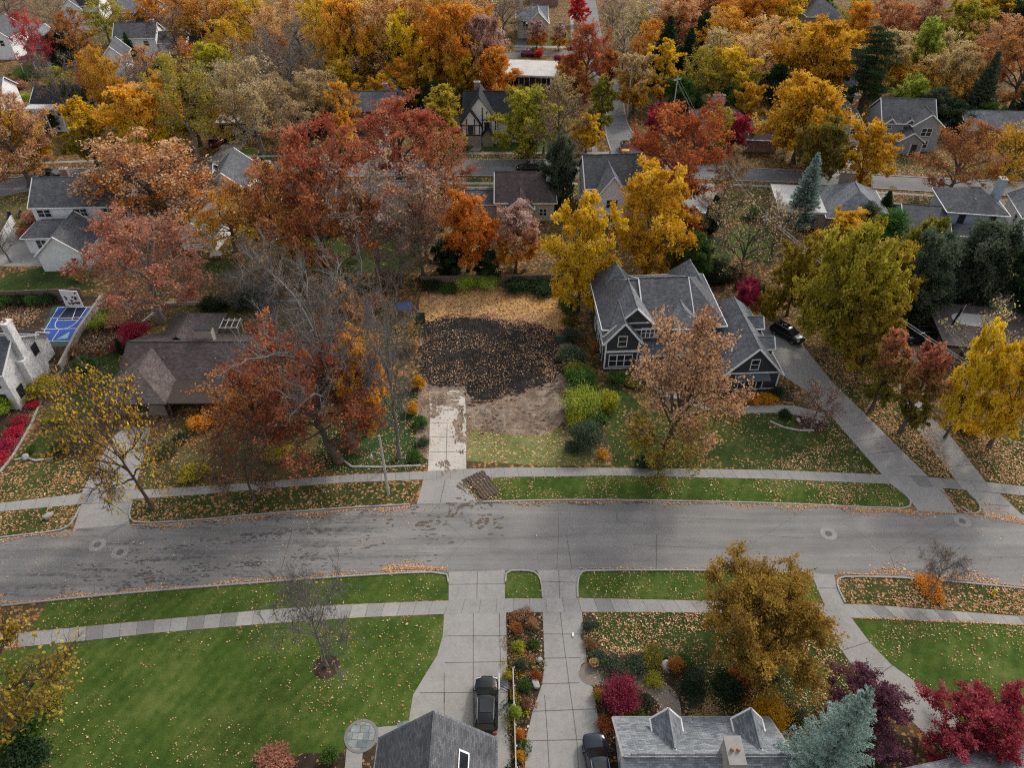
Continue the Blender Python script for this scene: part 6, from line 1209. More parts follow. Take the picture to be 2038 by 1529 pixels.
rwall([(206, 597), (158, 668), (122, 738)], 1.0, .35, 'w_stone', 'pale stone retaining wall along the right side of the sport court')
rt = rwall([(74, 738), (122, 738)], .9, .2, 'timber', 'low timber wall of the planter below the sport court', 'timber_wall')
rwall([(330, 608), (420, 606), (545, 604), (640, 606)], .5, .3, 'stone', 'low pale stone wall behind the dry back lawn', 'stone_wall'); rwall([(285, 644), (305, 628), (330, 610)], .4, .3, 'stone', 'curved stone edging below the dusty red tree', 'stone_edging', 'edging')
for p_, l_ in (([(-60, 975), (0, 941), (26, 908), (60, 850), (88, 786), (112, 748), (128, 736)], 'light stone edging along the mulch bed of the white house'), ([(30, 917), (52, 912), (72, 918), (106, 914)], 'row of pale stones edging the small bed on the left lawn'), ([(672, 898), (684, 918), (700, 930), (760, 931), (838, 928)], 'whitish stone edging around the ivy left of the lot'), ([(1532, 840), (1560, 852), (1590, 858), (1620, 858)], 'stone edging of the small tree bed beside the hero drive')):
    rwall(p_, .16, .22, 'stone', l_.replace('hero drive', 'concrete drive'), 'stone_edging', 'edging')
def boulder(px, py, r, seed, label, m='stone', group=None):
    import bmesh
    bm = bmesh.new(); bmesh.ops.create_icosphere(bm, subdivisions=2, radius=1); rr = random.Random(seed); dd = [Vector((rr.gauss(0, 1), rr.gauss(0, 1), rr.gauss(0, 1))).normalized() for _ in range(7)]
    for v in bm.verts:
        q = v.co.copy()
        for d_ in dd:
            t = q.dot(d_)
            if t > .62: q -= d_ * (t - .62) * .8
        v.co = Vector((q.x * r * 1.2, q.y * r, q.z * r * .7 + r * .4))
    me = bpy.data.meshes.new('boulder'); bm.to_mesh(me); bm.free(); o = link('boulder', me); x, y = G(px, py); o.location = (x, y, 0); o.rotation_euler = (0, 0, rr.uniform(0, 6)); me.materials.append(MAT[m]); return tag(o, label, 'boulder', group)
boulder(1066, 1364, .42, 1, 'pale boulder in the flower bed beside the second drive'); boulder(1074, 1316, .3, 2, 'small pale boulder at the right rim of the flower bed'); boulder(97, 1031, .5, 3, 'flat pale stone lying on the left verge')
boulder(1324, 1328, .5, 4, 'grey upright stone between the garden shrubs'); boulder(1277, 926, .35, 5, 'white stone under the dusty orange tree'); boulder(1300, 928, .3, 6, 'grey stone right of the white one under the dusty orange tree'); boulder(1588, 838, .35, 7, 'white stone in the small tree bed'); boulder(1625, 842, .25, 8, 'small white stone at the right of the small tree bed'); boulder(52, 913, .5, 9, 'whitish rock at the edge of the small left bed')
boulder(38, 808, .3, 10, 'round white stone in the mulch by the white house')
# manhole covers in their concrete collars
for px, py, l in ((194, 1085, 'manhole cover nearest the left driveway'), (239, 1100, 'manhole cover below and right of the first one on the left'), (1649, 1063, 'manhole cover alone in the right part of the street'), (1915, 1038, 'manhole cover by the grass islet at the far right')):
    x, y = G(px, py); e_ = empty('manhole', (x, y, .012), 0, l, 'manhole', 'manholes in the main street'); mb = MB().lathe([(.84, .0), (.84, .012), (.36, .014), (.36, .002)], 30); ob = mb.build('collar', 'plain', e_)
    MB().lathe([(.355, 0), (.355, .02), (.05, .022)], 24).build('lid', 'joint', e_)
# basketball hoop by the black car
x, y = G(1013, 1398); hp = empty('basketball_hoop', (x, y, 0), 0, 'basketball hoop leaning over the black car from the drive edge', 'basketball hoop')
MB().box(-.09, -.09, 0, .09, .09, 2.3).build('pole', 'black', hp); am = MB()
for s in (-.18, .18): am.path([(0, s * .4, 2.2), (-.75, s, 3.0)], .03); am.path([(0, s * .4, 1.7), (-.75, s, 2.6)], .03)
am.build('arm', 'black', hp); bd = MB().box(-.83, -.68, 2.45, -.78, .68, 3.45).build('backboard', 'cglass', hp); fr = MB()
for a_, c_ in (((-.68, 2.45), (.68, 2.45)), ((.68, 2.45), (.68, 3.45)), ((.68, 3.45), (-.68, 3.45)), ((-.68, 3.45), (-.68, 2.45))): fr.bar((-.805, a_[0], a_[1]), (-.805, c_[0], c_[1]), .035, 6)
fr.build('frame', 'trim', bd); ri = MB(); pts = [(-1.1 + .23 * math.cos(t), .23 * math.sin(t), 2.65) for t in np.linspace(0, 6.283, 19)]; ri.path(pts, .02).build('rim', 'orange', hp)
ne = MB()
for i in range(12): t = i * .5236; ne.path([(-1.1 + .22 * math.cos(t), .22 * math.sin(t), 2.64), (-1.1 + .13 * math.cos(t + .3), .13 * math.sin(t + .3), 2.3)], .009, 3)
ne.build('net', 'paper', hp)
# planter, newspaper, hydrant, chairs, bench, umbrella, tarp, pergola, flag
x, y = G(1182, 1325); pt_ = empty('planter', (x, y, 0), 0, 'round terracotta planter at the start of the gravel path', 'planter'); MB().lathe([(.30, 0), (.42, .5), (.45, .55), (.36, .55), (.34, .48)], 18).build('pot', 'terra', pt_); setmat(link('plant', shrub(900, .45, .32, 500, .12, 10)[1], pt_), 'f_tan').location = (0, 0, .45)
x, y = G(1140, 1265); tag(MB().box(x - .09, y - .2, .03, x + .09, y + .2, .15).build('newspaper', 'paper', bevel=.04), 'rolled white newspaper lying on the second drive', 'newspaper')
x, y = G(1976, 1184); hy = empty('fire_hydrant', (x, y, 0), 0, 'yellow fire hydrant on the leaf covered right verge', 'hydrant'); MAT['hyd'] = flat('hydrant_yellow', (.55, .42, .03), .5, .4); MB().lathe([(.2, 0), (.2, .08), (.14, .1), (.14, .6), (.19, .62), (.17, .72), (.06, .82)], 14).build('barrel', 'hyd', hy); MB().bar((-.27, 0, .45), (.27, 0, .45), .07, 10).build('nozzle', 'hyd', hy)
def chair(px, py, rz, label):
    x, y = G(px, py); c = empty('garden_chair', (x, y, 0), rz, label, 'chair'); MB().add([(-.3, -.3, .36), (.3, -.3, .36), (.3, .25, .28), (-.3, .25, .28)], [(0, 1, 2, 3)]).box(-.3, -.3, .3, .3, .25, .34).build('seat', 'navy', c); MB().slab([(-.3, .25, .3), (.3, .25, .3), (.3, .55, 1.0), (-.3, .55, 1.0)], .05).build('backrest', 'navy', c)
    for s in (-.36, .36): MB().box(s - .06, -.35, .55, s + .06, .35, .6).build('armrest', 'navy', c); MB().box(s - .04, -.33, 0, s + .04, -.25, .548).build('leg', 'navy', c); MB().box(s - .04, .25, 0, s + .04, .33, .548).build('leg', 'navy', c)
chair(21, 434, .4, 'dark garden chair on the lawn, the left one of two'); chair(40, 432, -.3, 'dark garden chair on the lawn, the right one of two')
x, y = G(431, 512); bn = empty('garden_bench', (x, y, 0), .05, 'grey slatted bench on the small lawn behind the pink tree', 'bench'); MB().box(-.9, -.25, .4, .9, .25, .46).build('seat', 'trim', bn); MB().box(-.9, .25, .46, .9, .3, .95).build('backrest', 'trim', bn)
for sx in (-.8, .8):
    for sy in (-.2, .2): MB().box(sx - .04, sy - .04, 0, sx + .04, sy + .04, .398).build('leg', 'trim', bn)
x, y = G(790, 468); um = empty('parasol', (x, y, 0), 0, 'red parasol in the yard behind the half bare tree', 'parasol'); MB().bar((0, 0, 0), (0, 0, 2.6), .03).build('pole', 'trim', um); MB().lathe([(1.5, 2.1), (1.48, 2.15), (.75, 2.5), (.05, 2.75)], 8).build('canopy', 'red', um); MB().lathe([(.3, 0), (.3, .1), (.05, .12)], 12).build('base', 'stone', um)
x, y = G(808, 628); tp = empty('play_frame', (x, y, 0), .2, 'blue covered play frame between the bare trees left of the lot', 'play frame'); MB().slab([(-1.1, -.9, 1.5), (1.1, -.9, 1.5), (1.1, 0, 2.3), (-1.1, 0, 2.3)], .05).slab([(-1.1, .9, 1.5), (1.1, .9, 1.5), (1.1, .02, 2.3), (-1.1, .02, 2.3)], .05).build('cover', 'blue', tp)
for sx in (-1, 1):
    for sy in (-.8, .8): MB().bar((sx, sy, 0), (sx, sy, 1.5), .05).build('leg', 'timber', tp)
x, y = G(455, 672); pg = empty('pergola', (x, y, 0), .03, 'white open pergola frame behind the brown roofed house', 'pergola'); 
for sx in (-1.9, 1.9):
    for sy in (-.9, .9): MB().box(sx - .07, sy - .07, 0, sx + .07, sy + .07, 2.2).build('post', 'trim', pg)
bm_ = MB(); bm_.box(-2.2, -.95, 2.2, 2.2, -.85, 2.35).box(-2.2, .85, 2.2, 2.2, .95, 2.35); bm_.build('beam', 'trim', pg); sl_ = MB()
for i in range(6): sl_.box(-1.9 + i * .76 - .05, -1.2, 2.353, -1.9 + i * .76 + .05, 1.2, 2.45)
sl_.build('slat', 'trim', pg)
x, y = G(1868, 700); fp = empty('flagpole', (x, y, 0), 0, 'slanted white flagpole with a dark hanging flag by the flat roofed house', 'flagpole'); MB().bar((0, 0, 0), (.9, .2, 7.4), .05, 8, .03).build('pole', 'trim', fp); fl = MB(); gr = [(u, v) for u in np.linspace(0, 1, 7) for v in np.linspace(0, 1, 9)]
fl.add([(.86 - .12 * v * 3 - .5 * u * (1 - .3 * v) + .08 * math.sin(9 * u + 4 * v), .2 + .12 * math.sin(11 * u + 2 * v), 7.1 - 2.7 * v - .35 * u) for u, v in gr], [(i * 9 + j, i * 9 + j + 1, (i + 1) * 9 + j + 1, (i + 1) * 9 + j) for i in range(6) for j in range(8)]); fl.build('flag', 'navy', fp, smooth=True)
# ------------------------------------------------------------------ trees:  proto, foot x, foot y, crown top y, crown width (photo pixels), leaf colours, label, name
TREES = [
 # --- near side of the street
 ('J3', 1494, 1300, 1180, 262, 'oakgold', 'big golden brown oak on the near right lawn, shading the garden', 'oak_tree'),
 ('C1', 650, 1326, 1158, 205, 'gold', 'bare crabapple in a mulch ring on the big green lawn', 'crabapple_tree', dict(bark='bark_grey')),
 ('N2', 1710, 1436, 1380, 190, 'purple', 'dark purple tree between the golden oak and the blue spruce', 'plum_tree'),
 ('N1', 1935, 1482, 1420, 220, 'crimson', 'wide crimson maple at the bottom right corner', 'maple_tree'),
 ('C2', 1850, 1182, 1100, 105, 'orange', 'small bare sapling with orange leaves at its foot on the right verge', 'sapling_tree', dict(bark='bark_grey')),
 ('S1', -20, 1400, 1110, 250, 'rust', 'half bare brown tree leaning in at the left edge over the street', 'oak_tree'),
 ('S2', 48, 1474, 1185, 370, 'oakgold', 'golden orange tree at the lower left edge of the lawn', 'maple_tree'),
 # --- far side verge
 ('C3', 303, 1012, 760, 260, 'gold', 'sparse yellow crabapple on the left verge beside the driveway', 'crabapple_tree', dict(tilt=(-5, 0))),
 ('S3', 303, 1010, 757, 235, 'ygold', None, None),
 ('C4', 507, 996, 852, 190, 'rust', 'small nearly bare tree on the left verge under the russet oak', 'crabapple_tree'),
 ('V1', 676, 918, 655, 310, 'auburn', 'russet oak spreading over the brown roofed house', 'oak_tree', dict(tilt=(-13, 0))),
 ('V3', 535, 898, 745, 250, 'auburn', 'lower russet oak in front of the brown roofed house', 'oak_tree'),
 ('B1', 706, 890, 492, 310, None, 'tall bare grey tree rising behind the russet oak', 'bare_tree', dict(bark='bark_grey', tilt=(-6, 0))),
 ('B2', 795, 912, 556, 150, None, 'slender bare tree with an ivy clad trunk at the left edge of the lot', 'bare_tree', dict(bark='bark_grey')),
 ('D1', 732, 866, 664, 128, 'orange', 'bright orange young maple between the bare trees left of the lot', 'maple_tree'),
 ('L2', 716, 770, 570, 95, 'rust', 'thin rusty tree left of the blue play frame', 'maple_tree'),
 ('T1', 640, 700, 545, 130, 'brown', 'small brownish bare tree above the dry back lawn', 'bare_tree', dict(bark='bark_grey')),
 ('U1', 1312, 925, 626, 285, 'dustygold', 'dusty orange oak in front of the charcoal house', 'oak_tree', dict(tilt=(4, 0))),
 ('C3', 1616, 846, 772, 120, 'pink', 'small pinkish tree in the stone edged bed by the concrete drive', 'cherry_tree'),
 ('L1', 1735, 815, 660, 98, 'redgreen', 'red and green young maple beside the concrete drive', 'maple_tree'),
 ('L3', 1790, 862, 682, 118, 'redgreen', 'reddish olive maple between the two driveways', 'maple_tree'),
 ('D2', 1880, 872, 650, 100, 'yellow', 'bright yellow tree behind the reddish olive maple', 'maple_tree'),
 ('D3', 1968, 890, 655, 150, 'yellow', 'yellow maple in front of the flat roofed house', 'maple_tree'),
 ('T2', 1922, 800, 610, 160, 'tan', 'bare many stemmed tree in front of the flat roof with the pale patch', 'bare_tree', dict(bark='bark_grey')),
 # --- mid field, behind the lots
 ('V2', 322, 640, 428, 285, 'rosered', 'dusty red oak above the sport court', 'oak_tree', dict(bark='bark_pale')),
 ('S4', 330, 460, 268, 245, 'peach', 'peach coloured half bare maple behind the dusty red oak', 'maple_tree'),
 ('S5', 312, 440, 300, 230, 'orange', 'orange half bare maple beside the white house', 'maple_tree'),
 ('O5', 655, 552, 252, 240, 'redor', 'tall red topped orange oak in the middle of the back yards', 'oak_tree'),
 ('O6', 560, 520, 330, 150, 'rust', 'rusty orange oak left of the red topped one', 'oak_tree'),
 ('T3', 757, 550, 285, 215, 'dusty', 'half bare forked tree with pinkish brown leaves', 'ash_tree', dict(bark='bark_pale')),
 ('S6', 850, 520, 330, 150, 'dusty', 'sparse dusty pink tree right of the forked tree', 'ash_tree'),
 ('O7', 800, 372, 193, 190, 'red', 'broad red maple in front of the brick house', 'maple_tree'),
 ('S7', 886, 425, 262, 115, 'red', 'sparse red tree behind the small orange maple', 'maple_tree'),
 ('D4', 687, 300, 222, 55, 'yel_org', 'small red and yellow maple in front of the brick house', 'maple_tree'),
 ('D5', 932, 540, 392, 118, 'orange', 'small bright orange maple behind the lot fence', 'maple_tree'),
 ('D6', 1026, 545, 412, 108, 'pinkgold', 'orange maple behind the yellow shrubs of the lot', 'maple_tree'),
 ('D7', 1150, 618, 395, 152, 'yellow', 'bright yellow maple at the back corner of the lot', 'maple_tree'),
 ('D1', 1283, 552, 333, 170, 'gold', 'large golden orange maple behind the charcoal house', 'maple_tree'),
 ('S1', 470, 500, 375, 150, 'yel_org', 'yellow and orange half bare tree left of the tall red oak', 'maple_tree'),
 ('B3', 545, 640, 480, 160, None, 'bare grey tree behind the dry back lawn', 'bare_tree', dict(bark='bark_grey')),
 ('B4', 470, 615, 545, 95, None, 'low bare grey tree at the back of the dry lawn', 'bare_tree', dict(bark='bark_grey')),
 ('B5', 22, 522, 445, 70, None, 'small bare tree in a mulch ring by the white house drive', 'bare_tree', dict(bark='bark_grey')),
 ('K2', 1642, 695, 455, 178, 'moss', 'large olive and gold maple beside the concrete drive', 'maple_tree'),
 ('K3', 1738, 640, 492, 125, 'ygold', 'yellow green maple right of the large olive one', 'maple_tree'),
 ('D4', 1708, 742, 590, 140, 'moss', 'olive green maple over the parked black car', 'maple_tree'),
 ('D2', 1566, 628, 478, 105, 'moss', 'yellow green tree left of the large olive maple', 'maple_tree'),
 ('D6', 1665, 520, 425, 105, 'olivegold', 'golden brown tree in front of the grey hip roof', 'maple_tree'),
 ('E1', 1806, 640, 470, 125, 'greygreen', 'dark grey green juniper beside the yellow green maple', 'juniper_tree'),
 ('E2', 1912, 615, 440, 155, 'greygreen', 'broad dark evergreen in front of the blue grey house', 'juniper_tree'),
 ('W1', 1752, 520, 420, 105, 'green', 'soft green pine between the two skylit roofs', 'pine_tree'),
 ('E3', 2015, 650, 490, 130, 'dkgreen', 'dark evergreen at the right edge behind the flat roof', 'juniper_tree'),
 ('L5', 1960, 560, 480, 70, 'olive', 'olive young tree between the dark evergreens at the right', 'maple_tree'),
 ('E4', 1366, 560, 465, 78, 'green', 'rounded green tree behind the charcoal house', 'holly_tree'),
 ('E1', 1414, 556, 520, 70, 'dkgreen', 'low dark evergreen behind the right end of the charcoal house', 'juniper_tree'),
 ('E5', 890, 545, 480, 62, 'dkgreen', 'dark evergreen below the small orange maple', 'juniper_tree'),
 ('E2', 970, 556, 500, 55, 'dkgreen', 'dark evergreen between the two orange maples', 'juniper_tree'),
 ('N4', 1480, 628, 560, 66, 'magenta', 'crimson maple at the right end of the charcoal house', 'maple_tree'),
 ('D2', 1520, 640, 575, 60, 'ygold', 'small yellow tree beside the crimson maple', 'maple_tree'),
 ('T4', 1466, 575, 392, 135, 'tan', 'half bare tan tree by the utility pole with the transformer', 'ash_tree'),
 ('T5', 1402, 470, 375, 95, 'tan', 'half bare tan tree behind the short dark fence', 'ash_tree'),
 ('A1', 1413, 465, 388, 32, 'dkgreen', 'narrow dark cypress beside the silver car', 'cypress_tree'),
 ('A2', 1752, 440, 380, 30, 'dkgreen', 'narrow dark cypress between the grey and blue houses', 'cypress_tree'),
 ('P1', 1590, 448, 303, 68, 'blue', 'grey blue spruce in front of the flat roof', 'spruce_tree'),
 ('O1', 1337, 432, 205, 205, 'russet', 'red brown oak beside the street corner', 'oak_tree'),
 ('E3', 1112, 410, 270, 72, 'greygreen', 'tall dark juniper beside the slate gable house', 'juniper_tree'),
 ('T1', 1108, 345, 180, 115, 'brown', 'half bare tree above the dark juniper', 'ash_tree'),
 # --- beyond the back street
 ('D3', 1050, 310, 180, 130, 'ygreen', 'yellow green maple in front of the half timbered house', 'maple_tree'),
 ('L1', 885, 318, 170, 100, 'ygold', 'tall yellow green tree left of the half timbered house', 'maple_tree'),
 ('L2', 1193, 268, 150, 62, 'olive', 'olive green oval tree at the side street', 'pear_tree'),
 ('D5', 1166, 303, 228, 62, 'yellow', 'small golden tree at the street corner', 'maple_tree'),
 ('D7', 1308, 280, 205, 54, 'magenta', 'crimson rounded tree at the street corner', 'maple_tree'),
 ('P2', 1304, 305, 262, 36, 'green', 'small green fir below the crimson rounded tree', 'fir_tree'),
 ('D1', 1462, 298, 228, 58, 'magenta', 'crimson pink tree left of the big orange maple', 'maple_tree'),
 ('D2', 1420, 304, 215, 62, 'ygold', 'yellow tree behind the red brown oak', 'maple_tree'),
 ('K4', 1578, 325, 162, 165, 'gold', 'big orange maple on the far side of the back street', 'maple_tree'),
 ('D5', 1622, 372, 236, 112, 'olive', 'olive green tree in front of the big orange maple', 'maple_tree'),
 ('D3', 1706, 378, 245, 102, 'gold', 'orange street tree in front of the grey house', 'maple_tree'),
 ('S2', 1884, 395, 245, 140, 'rust', 'half bare orange brown tree on the right verge of the back street', 'maple_tree'),
 ('S3', 1990, 385, 250, 125, 'gold', 'orange gold tree at the right end of the back street', 'maple_tree'),
 ('K5', 1605, 195, 45, 150, 'gold', 'large golden brown maple above the big orange one', 'maple_tree'),
 ('W2', 1708, 232, 58, 120, 'dkgreen', 'dark irregular white pine beside the pale tall house', 'pine_tree'),
 ('D6', 1748, 190, 62, 125, 'tangold', 'tan gold tree behind the dark pine', 'maple_tree'),
 ('L3', 1815, 178, 32, 75, 'lime', 'tall yellow green tree right of the dark pine', 'poplar_tree'),
 ('K1', 1876, 220, 92, 105, 'tangold', 'golden brown tree left of the grey spruce', 'maple_tree'),
 ('P3', 1932, 245, 98, 66, 'greygreen', 'grey green spruce at the right of the golden brown tree', 'spruce_tree'),
 ('O7', 2005, 230, 40, 165, 'rust', 'large rusty oak at the right edge', 'oak_tree'),
 ('D4', 1900, 120, 5, 120, 'ygreen', 'tall yellowish tree at the top right', 'maple_tree'),
 ('P4', 2026, 258, 135, 65, 'dkgreen', 'dark fir at the right edge behind the long grey roof', 'fir_tree'),
 ('E4', 1890, 265, 205, 80, 'dkgreen', 'dark evergreen above the long grey roof', 'juniper_tree'),
 ('E5', 1960, 262, 205, 60, 'green', 'green evergreen right of the grey spruce', 'juniper_tree'),
 ('O2', 1752, 105, -5, 110, 'red', 'dark red maple at the top right', 'maple_tree'),
 ('O3', 1835, 92, -8, 85, 'dusty', 'dusty red tree right of the dark red maple', 'maple_tree'),
 ('S4', 60, 372, 198, 165, 'peach', 'large peach and orange tree at the left end of the back street', 'maple_tree'),
 ('D7', 70, 345, 225, 95, 'gold', 'golden tree beside the large peach tree', 'maple_tree'),
 ('L4', 195, 336, 196, 100, 'olivegold', 'olive yellow oval tree left on the back street', 'maple_tree'),
 ('K3', 312, 320, 178, 150, 'yel_org', 'orange yellow maple between the olive tree and the birch', 'maple_tree'),
 ('S5', 395, 315, 110, 135, 'ygold', 'pale yellow birch with white limbs', 'birch_tree', dict(bark='bark_pale')),
 ('L5', 400, 290, 150, 95, 'ygold', 'yellow tree behind the pale birch', 'maple_tree'),
 ('S6', 525, 305, 112, 150, 'tan', 'pale tan half bare tree beside the carport house', 'ash_tree', dict(bark='bark_pale')),
 ('S7', 480, 285, 130, 110, 'tangold', 'tan gold tree left of the carport house', 'ash_tree', dict(bark='bark_pale')),
 ('S1', 590, 300, 195, 95, 'tan', 'tan tree behind the carport house', 'ash_tree', dict(bark='bark_pale')),
 ('B3', 592, 212, 40, 160, None, 'large bare grey tree behind the tan trees', 'bare_tree', dict(bark='bark_grey')),
 ('B4', 650, 190, 100, 85, None, 'bare grey tree left of the brick house yard', 'bare_tree', dict(bark='bark_grey')),
 ('K4', 440, 195, 90, 90, 'ygold', 'yellow gold oak behind the pale birch', 'oak_tree'),
 ('O4', 240, 262, 95, 80, 'gold', 'tall narrow golden tree by the columned house', 'maple_tree'),
 ('T2', 150, 262, 105, 95, 'brown', 'bare brown tree above the columned house', 'bare_tree', dict(bark='bark_grey')),
 ('E1', 172, 255, 170, 60, 'greygreen', 'dark evergreen beside the columned house', 'juniper_tree'),
 ('T3', 268, 205, 118, 85, 'brown', 'bare brown tree below the white and dark roofed house', 'bare_tree', dict(bark='bark_grey')),
 ('T4', 362, 125, 12, 75, 'pink', 'bare pinkish tree with a dark bent trunk at the top left', 'bare_tree'),
 ('S2', 88, 152, 22, 68, 'scarlet', 'bright red half bare tree in front of the deep porch', 'maple_tree', dict(bark='bark_pale')),
 ('O5', 160, 130, 22, 80, 'rust', 'orange oak behind the bright red tree', 'oak_tree'),
 ('E2', 128, 135, 62, 50, 'dkgreen', 'dark evergreen right of the deep porch', 'juniper_tree'),
 ('S3', 222, 90, -5, 75, 'ygold', 'sparse yellow tree in the far left yard', 'maple_tree'),
 ('P1', 262, 112, 62, 28, 'green', 'small green fir in front of the white and dark roofed house', 'fir_tree'),
 ('T5', 30, 60, -20, 110, 'brown', 'blurry grey brown tree in the top left corner', 'bare_tree', dict(bark='bark_grey')),
 ('T1', 118, 70, -5, 70, 'brown', 'bare grey tree between the far left houses', 'bare_tree', dict(bark='bark_grey')),
 # --- the orange wood in the middle distance
 ('O3', 320, 68, -25, 90, 'orange', 'orange tree at the top left beside the ranch house', 'maple_tree'),
 ('S4', 440, 118, -15, 130, 'yel_org', 'golden orange tree above the yellow oak', 'maple_tree'),
 ('O6', 405, 105, -20, 80, 'rust', 'rusty tree at the top behind the black roof', 'oak_tree'),
 ('O2', 512, 110, -18, 110, 'yellow', 'golden tree at the top left of the orange wood', 'maple_tree'),
 ('P2', 542, 78, 12, 22, 'green', 'thin green fir among the golden trees at the top', 'fir_tree'),
 ('S5', 600, 118, -22, 135, 'peach', 'orange tree at the top above the bare grey tree', 'maple_tree'),
 ('K3', 705, 190, 5, 115, 'yel_org', 'golden tree with a tall dark trunk behind the brick house', 'maple_tree'),
 ('O1', 762, 190, -15, 140, 'peach', 'tall peach orange tree in the middle of the wood', 'maple_tree'),
 ('K4', 752, 178, 60, 95, 'yellow', 'yellow lit tree in the middle of the orange wood', 'maple_tree'),
 ('K5', 812, 190, 28, 105, 'yellow', 'golden tree right of the yellow lit one', 'maple_tree'),
 ('O2', 842, 178, -12, 110, 'rust', 'russet orange tall tree in the orange wood', 'oak_tree'),
 ('D1', 850, 205, 90, 95, 'olivegold', 'olive gold lower tree behind the half timbered house', 'maple_tree'),
 ('K1', 905, 200, 12, 115, 'orange', 'bright orange tree above the half timbered house', 'maple_tree'),
 ('D2', 922, 212, 100, 80, 'olivegold', 'olive gold small tree beside the half timbered gables', 'maple_tree'),
 ('K2', 965, 195, 35, 100, 'pinkgold', 'salmon orange tree left of the flat white roof', 'maple_tree'),
 ('D3', 985, 215, 95, 90, 'orange', 'orange tree in front of the flat white roof', 'maple_tree'),
 ('S4', 930, 110, -25, 120, 'peach', 'pale peach tree at the top of the orange wood', 'maple_tree'),
 ('T2', 1000, 80, -15, 100, 'brown', 'grey bare tree left of the beige house', 'bare_tree', dict(bark='bark_grey')),
 ('D4', 1152, 48, -12, 40, 'scarlet', 'vivid red narrow tree at the top', 'maple_tree'),
 ('D5', 1068, 97, 42, 42, 'pinkgold', 'salmon young maple in front of the beige house', 'maple_tree'),
 ('D6', 1112, 100, 46, 36, 'pinkgold', 'second salmon young maple, the one by the far path', 'maple_tree'),
 ('O3', 1164, 190, 44, 112, 'russet', 'dark red oak with ivy on its trunk beside the side street', 'oak_tree'),
 ('D7', 1136, 170, 112, 52, 'gold', 'small golden tree left of the dark red oak', 'maple_tree'),
 ('D1', 1144, 215, 140, 60, 'rust', 'rusty small tree below the dark red oak', 'maple_tree'),
 ('D2', 1258, 225, 108, 85, 'tangold', 'golden brown street tree at the bend of the side street', 'maple_tree'),
 ('L4', 1314, 212, 78, 74, 'gold', 'tall golden yellow tree above the street bend', 'maple_tree'),
 ('P3', 1318, 175, 28, 80, 'dkgreen', 'dark fir behind the tall golden tree', 'fir_tree'),
 ('P4', 1360, 178, 52, 70, 'dkgreen', 'second dark fir, the one right of the tall golden tree', 'fir_tree'),
 ('S5', 1388, 210, 95, 75, 'ygold', 'sparse yellowish tree right of the dark firs', 'ash_tree'),
 ('D3', 1445, 212, 96, 98, 'greengold', 'green and gold maple above the brown hip roof', 'maple_tree'),
 ('O3', 1430, 128, 18, 100, 'orange', 'rusty orange oak above the green and gold maple', 'oak_tree'),
 ('E3', 1396, 110, 25, 40, 'dkgreen', 'dark evergreen beside the rusty orange oak', 'juniper_tree'),
 ('O4', 1515, 165, 32, 110, 'peach', 'reddish brown oak left of the large golden brown maple', 'oak_tree'),
 ('K5', 1340, 95, -10, 100, 'peach', 'peach tree behind the dark firs', 'maple_tree'),
 ('S6', 1268, 110, 5, 80, 'tan', 'bare tan tree beside the far street', 'ash_tree'),
 ('O4', 1400, 55, -30, 130, 'rust', 'red brown tree at the top right of the street', 'oak_tree'),
 ('K1', 1480, 78, -25, 110, 'orange', 'orange tree at the top above the reddish brown oak', 'maple_tree'),
 ('D4', 1545, 80, -20, 80, 'gold', 'golden tree at the top left of the far hip roof', 'maple_tree'),
 ('E4', 1625, 50, -12, 50, 'green', 'green tree behind the far hip roof', 'holly_tree'),
 ('S7', 1690, 85, -15, 70, 'ygold', 'thin yellow tree right of the far hip roof', 'ash_tree'),
 ('T3', 1215, 80, -10, 60, 'brown', 'bare roadside tree at the top of the side street', 'bare_tree', dict(bark='bark_grey')),
 ('D5', 1960, 60, -25, 110, 'olivegold', 'olive gold tree in the top right corner', 'maple_tree'),
 ('E5', 2020, 70, -5, 70, 'dkgreen', 'dark evergreen in the top right corner', 'juniper_tree'),
 ('O5', 680, 75, -40, 120, 'rust', 'rust coloured tree at the top centre left', 'oak_tree'),
 ('K2', 780, 70, -45, 120, 'orange', 'deep orange tree at the top centre', 'maple_tree'),
 ('O6', 870, 62, -40, 110, 'peach', 'pinkish orange tree at the top centre right', 'maple_tree'),
 ('B5', 985, 45, -30, 90, None, 'bare twiggy tree at the top left of the pink brick house', 'bare_tree', dict(bark='bark_grey')),
 ('K3', 1560, 40, -40, 110, 'gold', 'gold tree behind the far hip roof at the very top', 'maple_tree'),
 # --- fill between the houses
 ('T4', 842, 548, 400, 115, 'rust', 'sparse rusty tree in the brush behind the lot corner', 'ash_tree', dict(bark='bark_grey')),
 ('S3', 706, 505, 372, 115, 'rust', 'rusty half bare tree between the red topped oak and the forked tree', 'ash_tree'),
 ('T2', 800, 572, 440, 105, 'brown', 'brownish half bare tree in the brush above the play frame', 'bare_tree', dict(bark='bark_grey')),
 ('S1', 596, 560, 440, 110, 'orange', 'orange half bare tree under the red topped oak', 'maple_tree'),
 ('T1', 1532, 520, 398, 95, 'tan', 'thin tan tree left of the pale flat roof', 'ash_tree'),
 ('D5', 1352, 492, 412, 75, 'rust', 'rusty red small tree right of the large golden orange maple', 'maple_tree'),
 ('S5', 1440, 398, 290, 80, 'brown', 'bare brown tree by the back street left of the big orange maple', 'bare_tree', dict(bark='bark_grey')),
 ('S6', 216, 240, 105, 90, 'orange', 'orange half bare tree right of the columned house', 'maple_tree'),
 ('D6', 290, 250, 165, 75, 'peach', 'peach tree behind the orange yellow maple', 'maple_tree'),
 ('E1', 335, 180, 120, 50, 'green', 'green bushy tree below the lower white wing', 'holly_tree'),
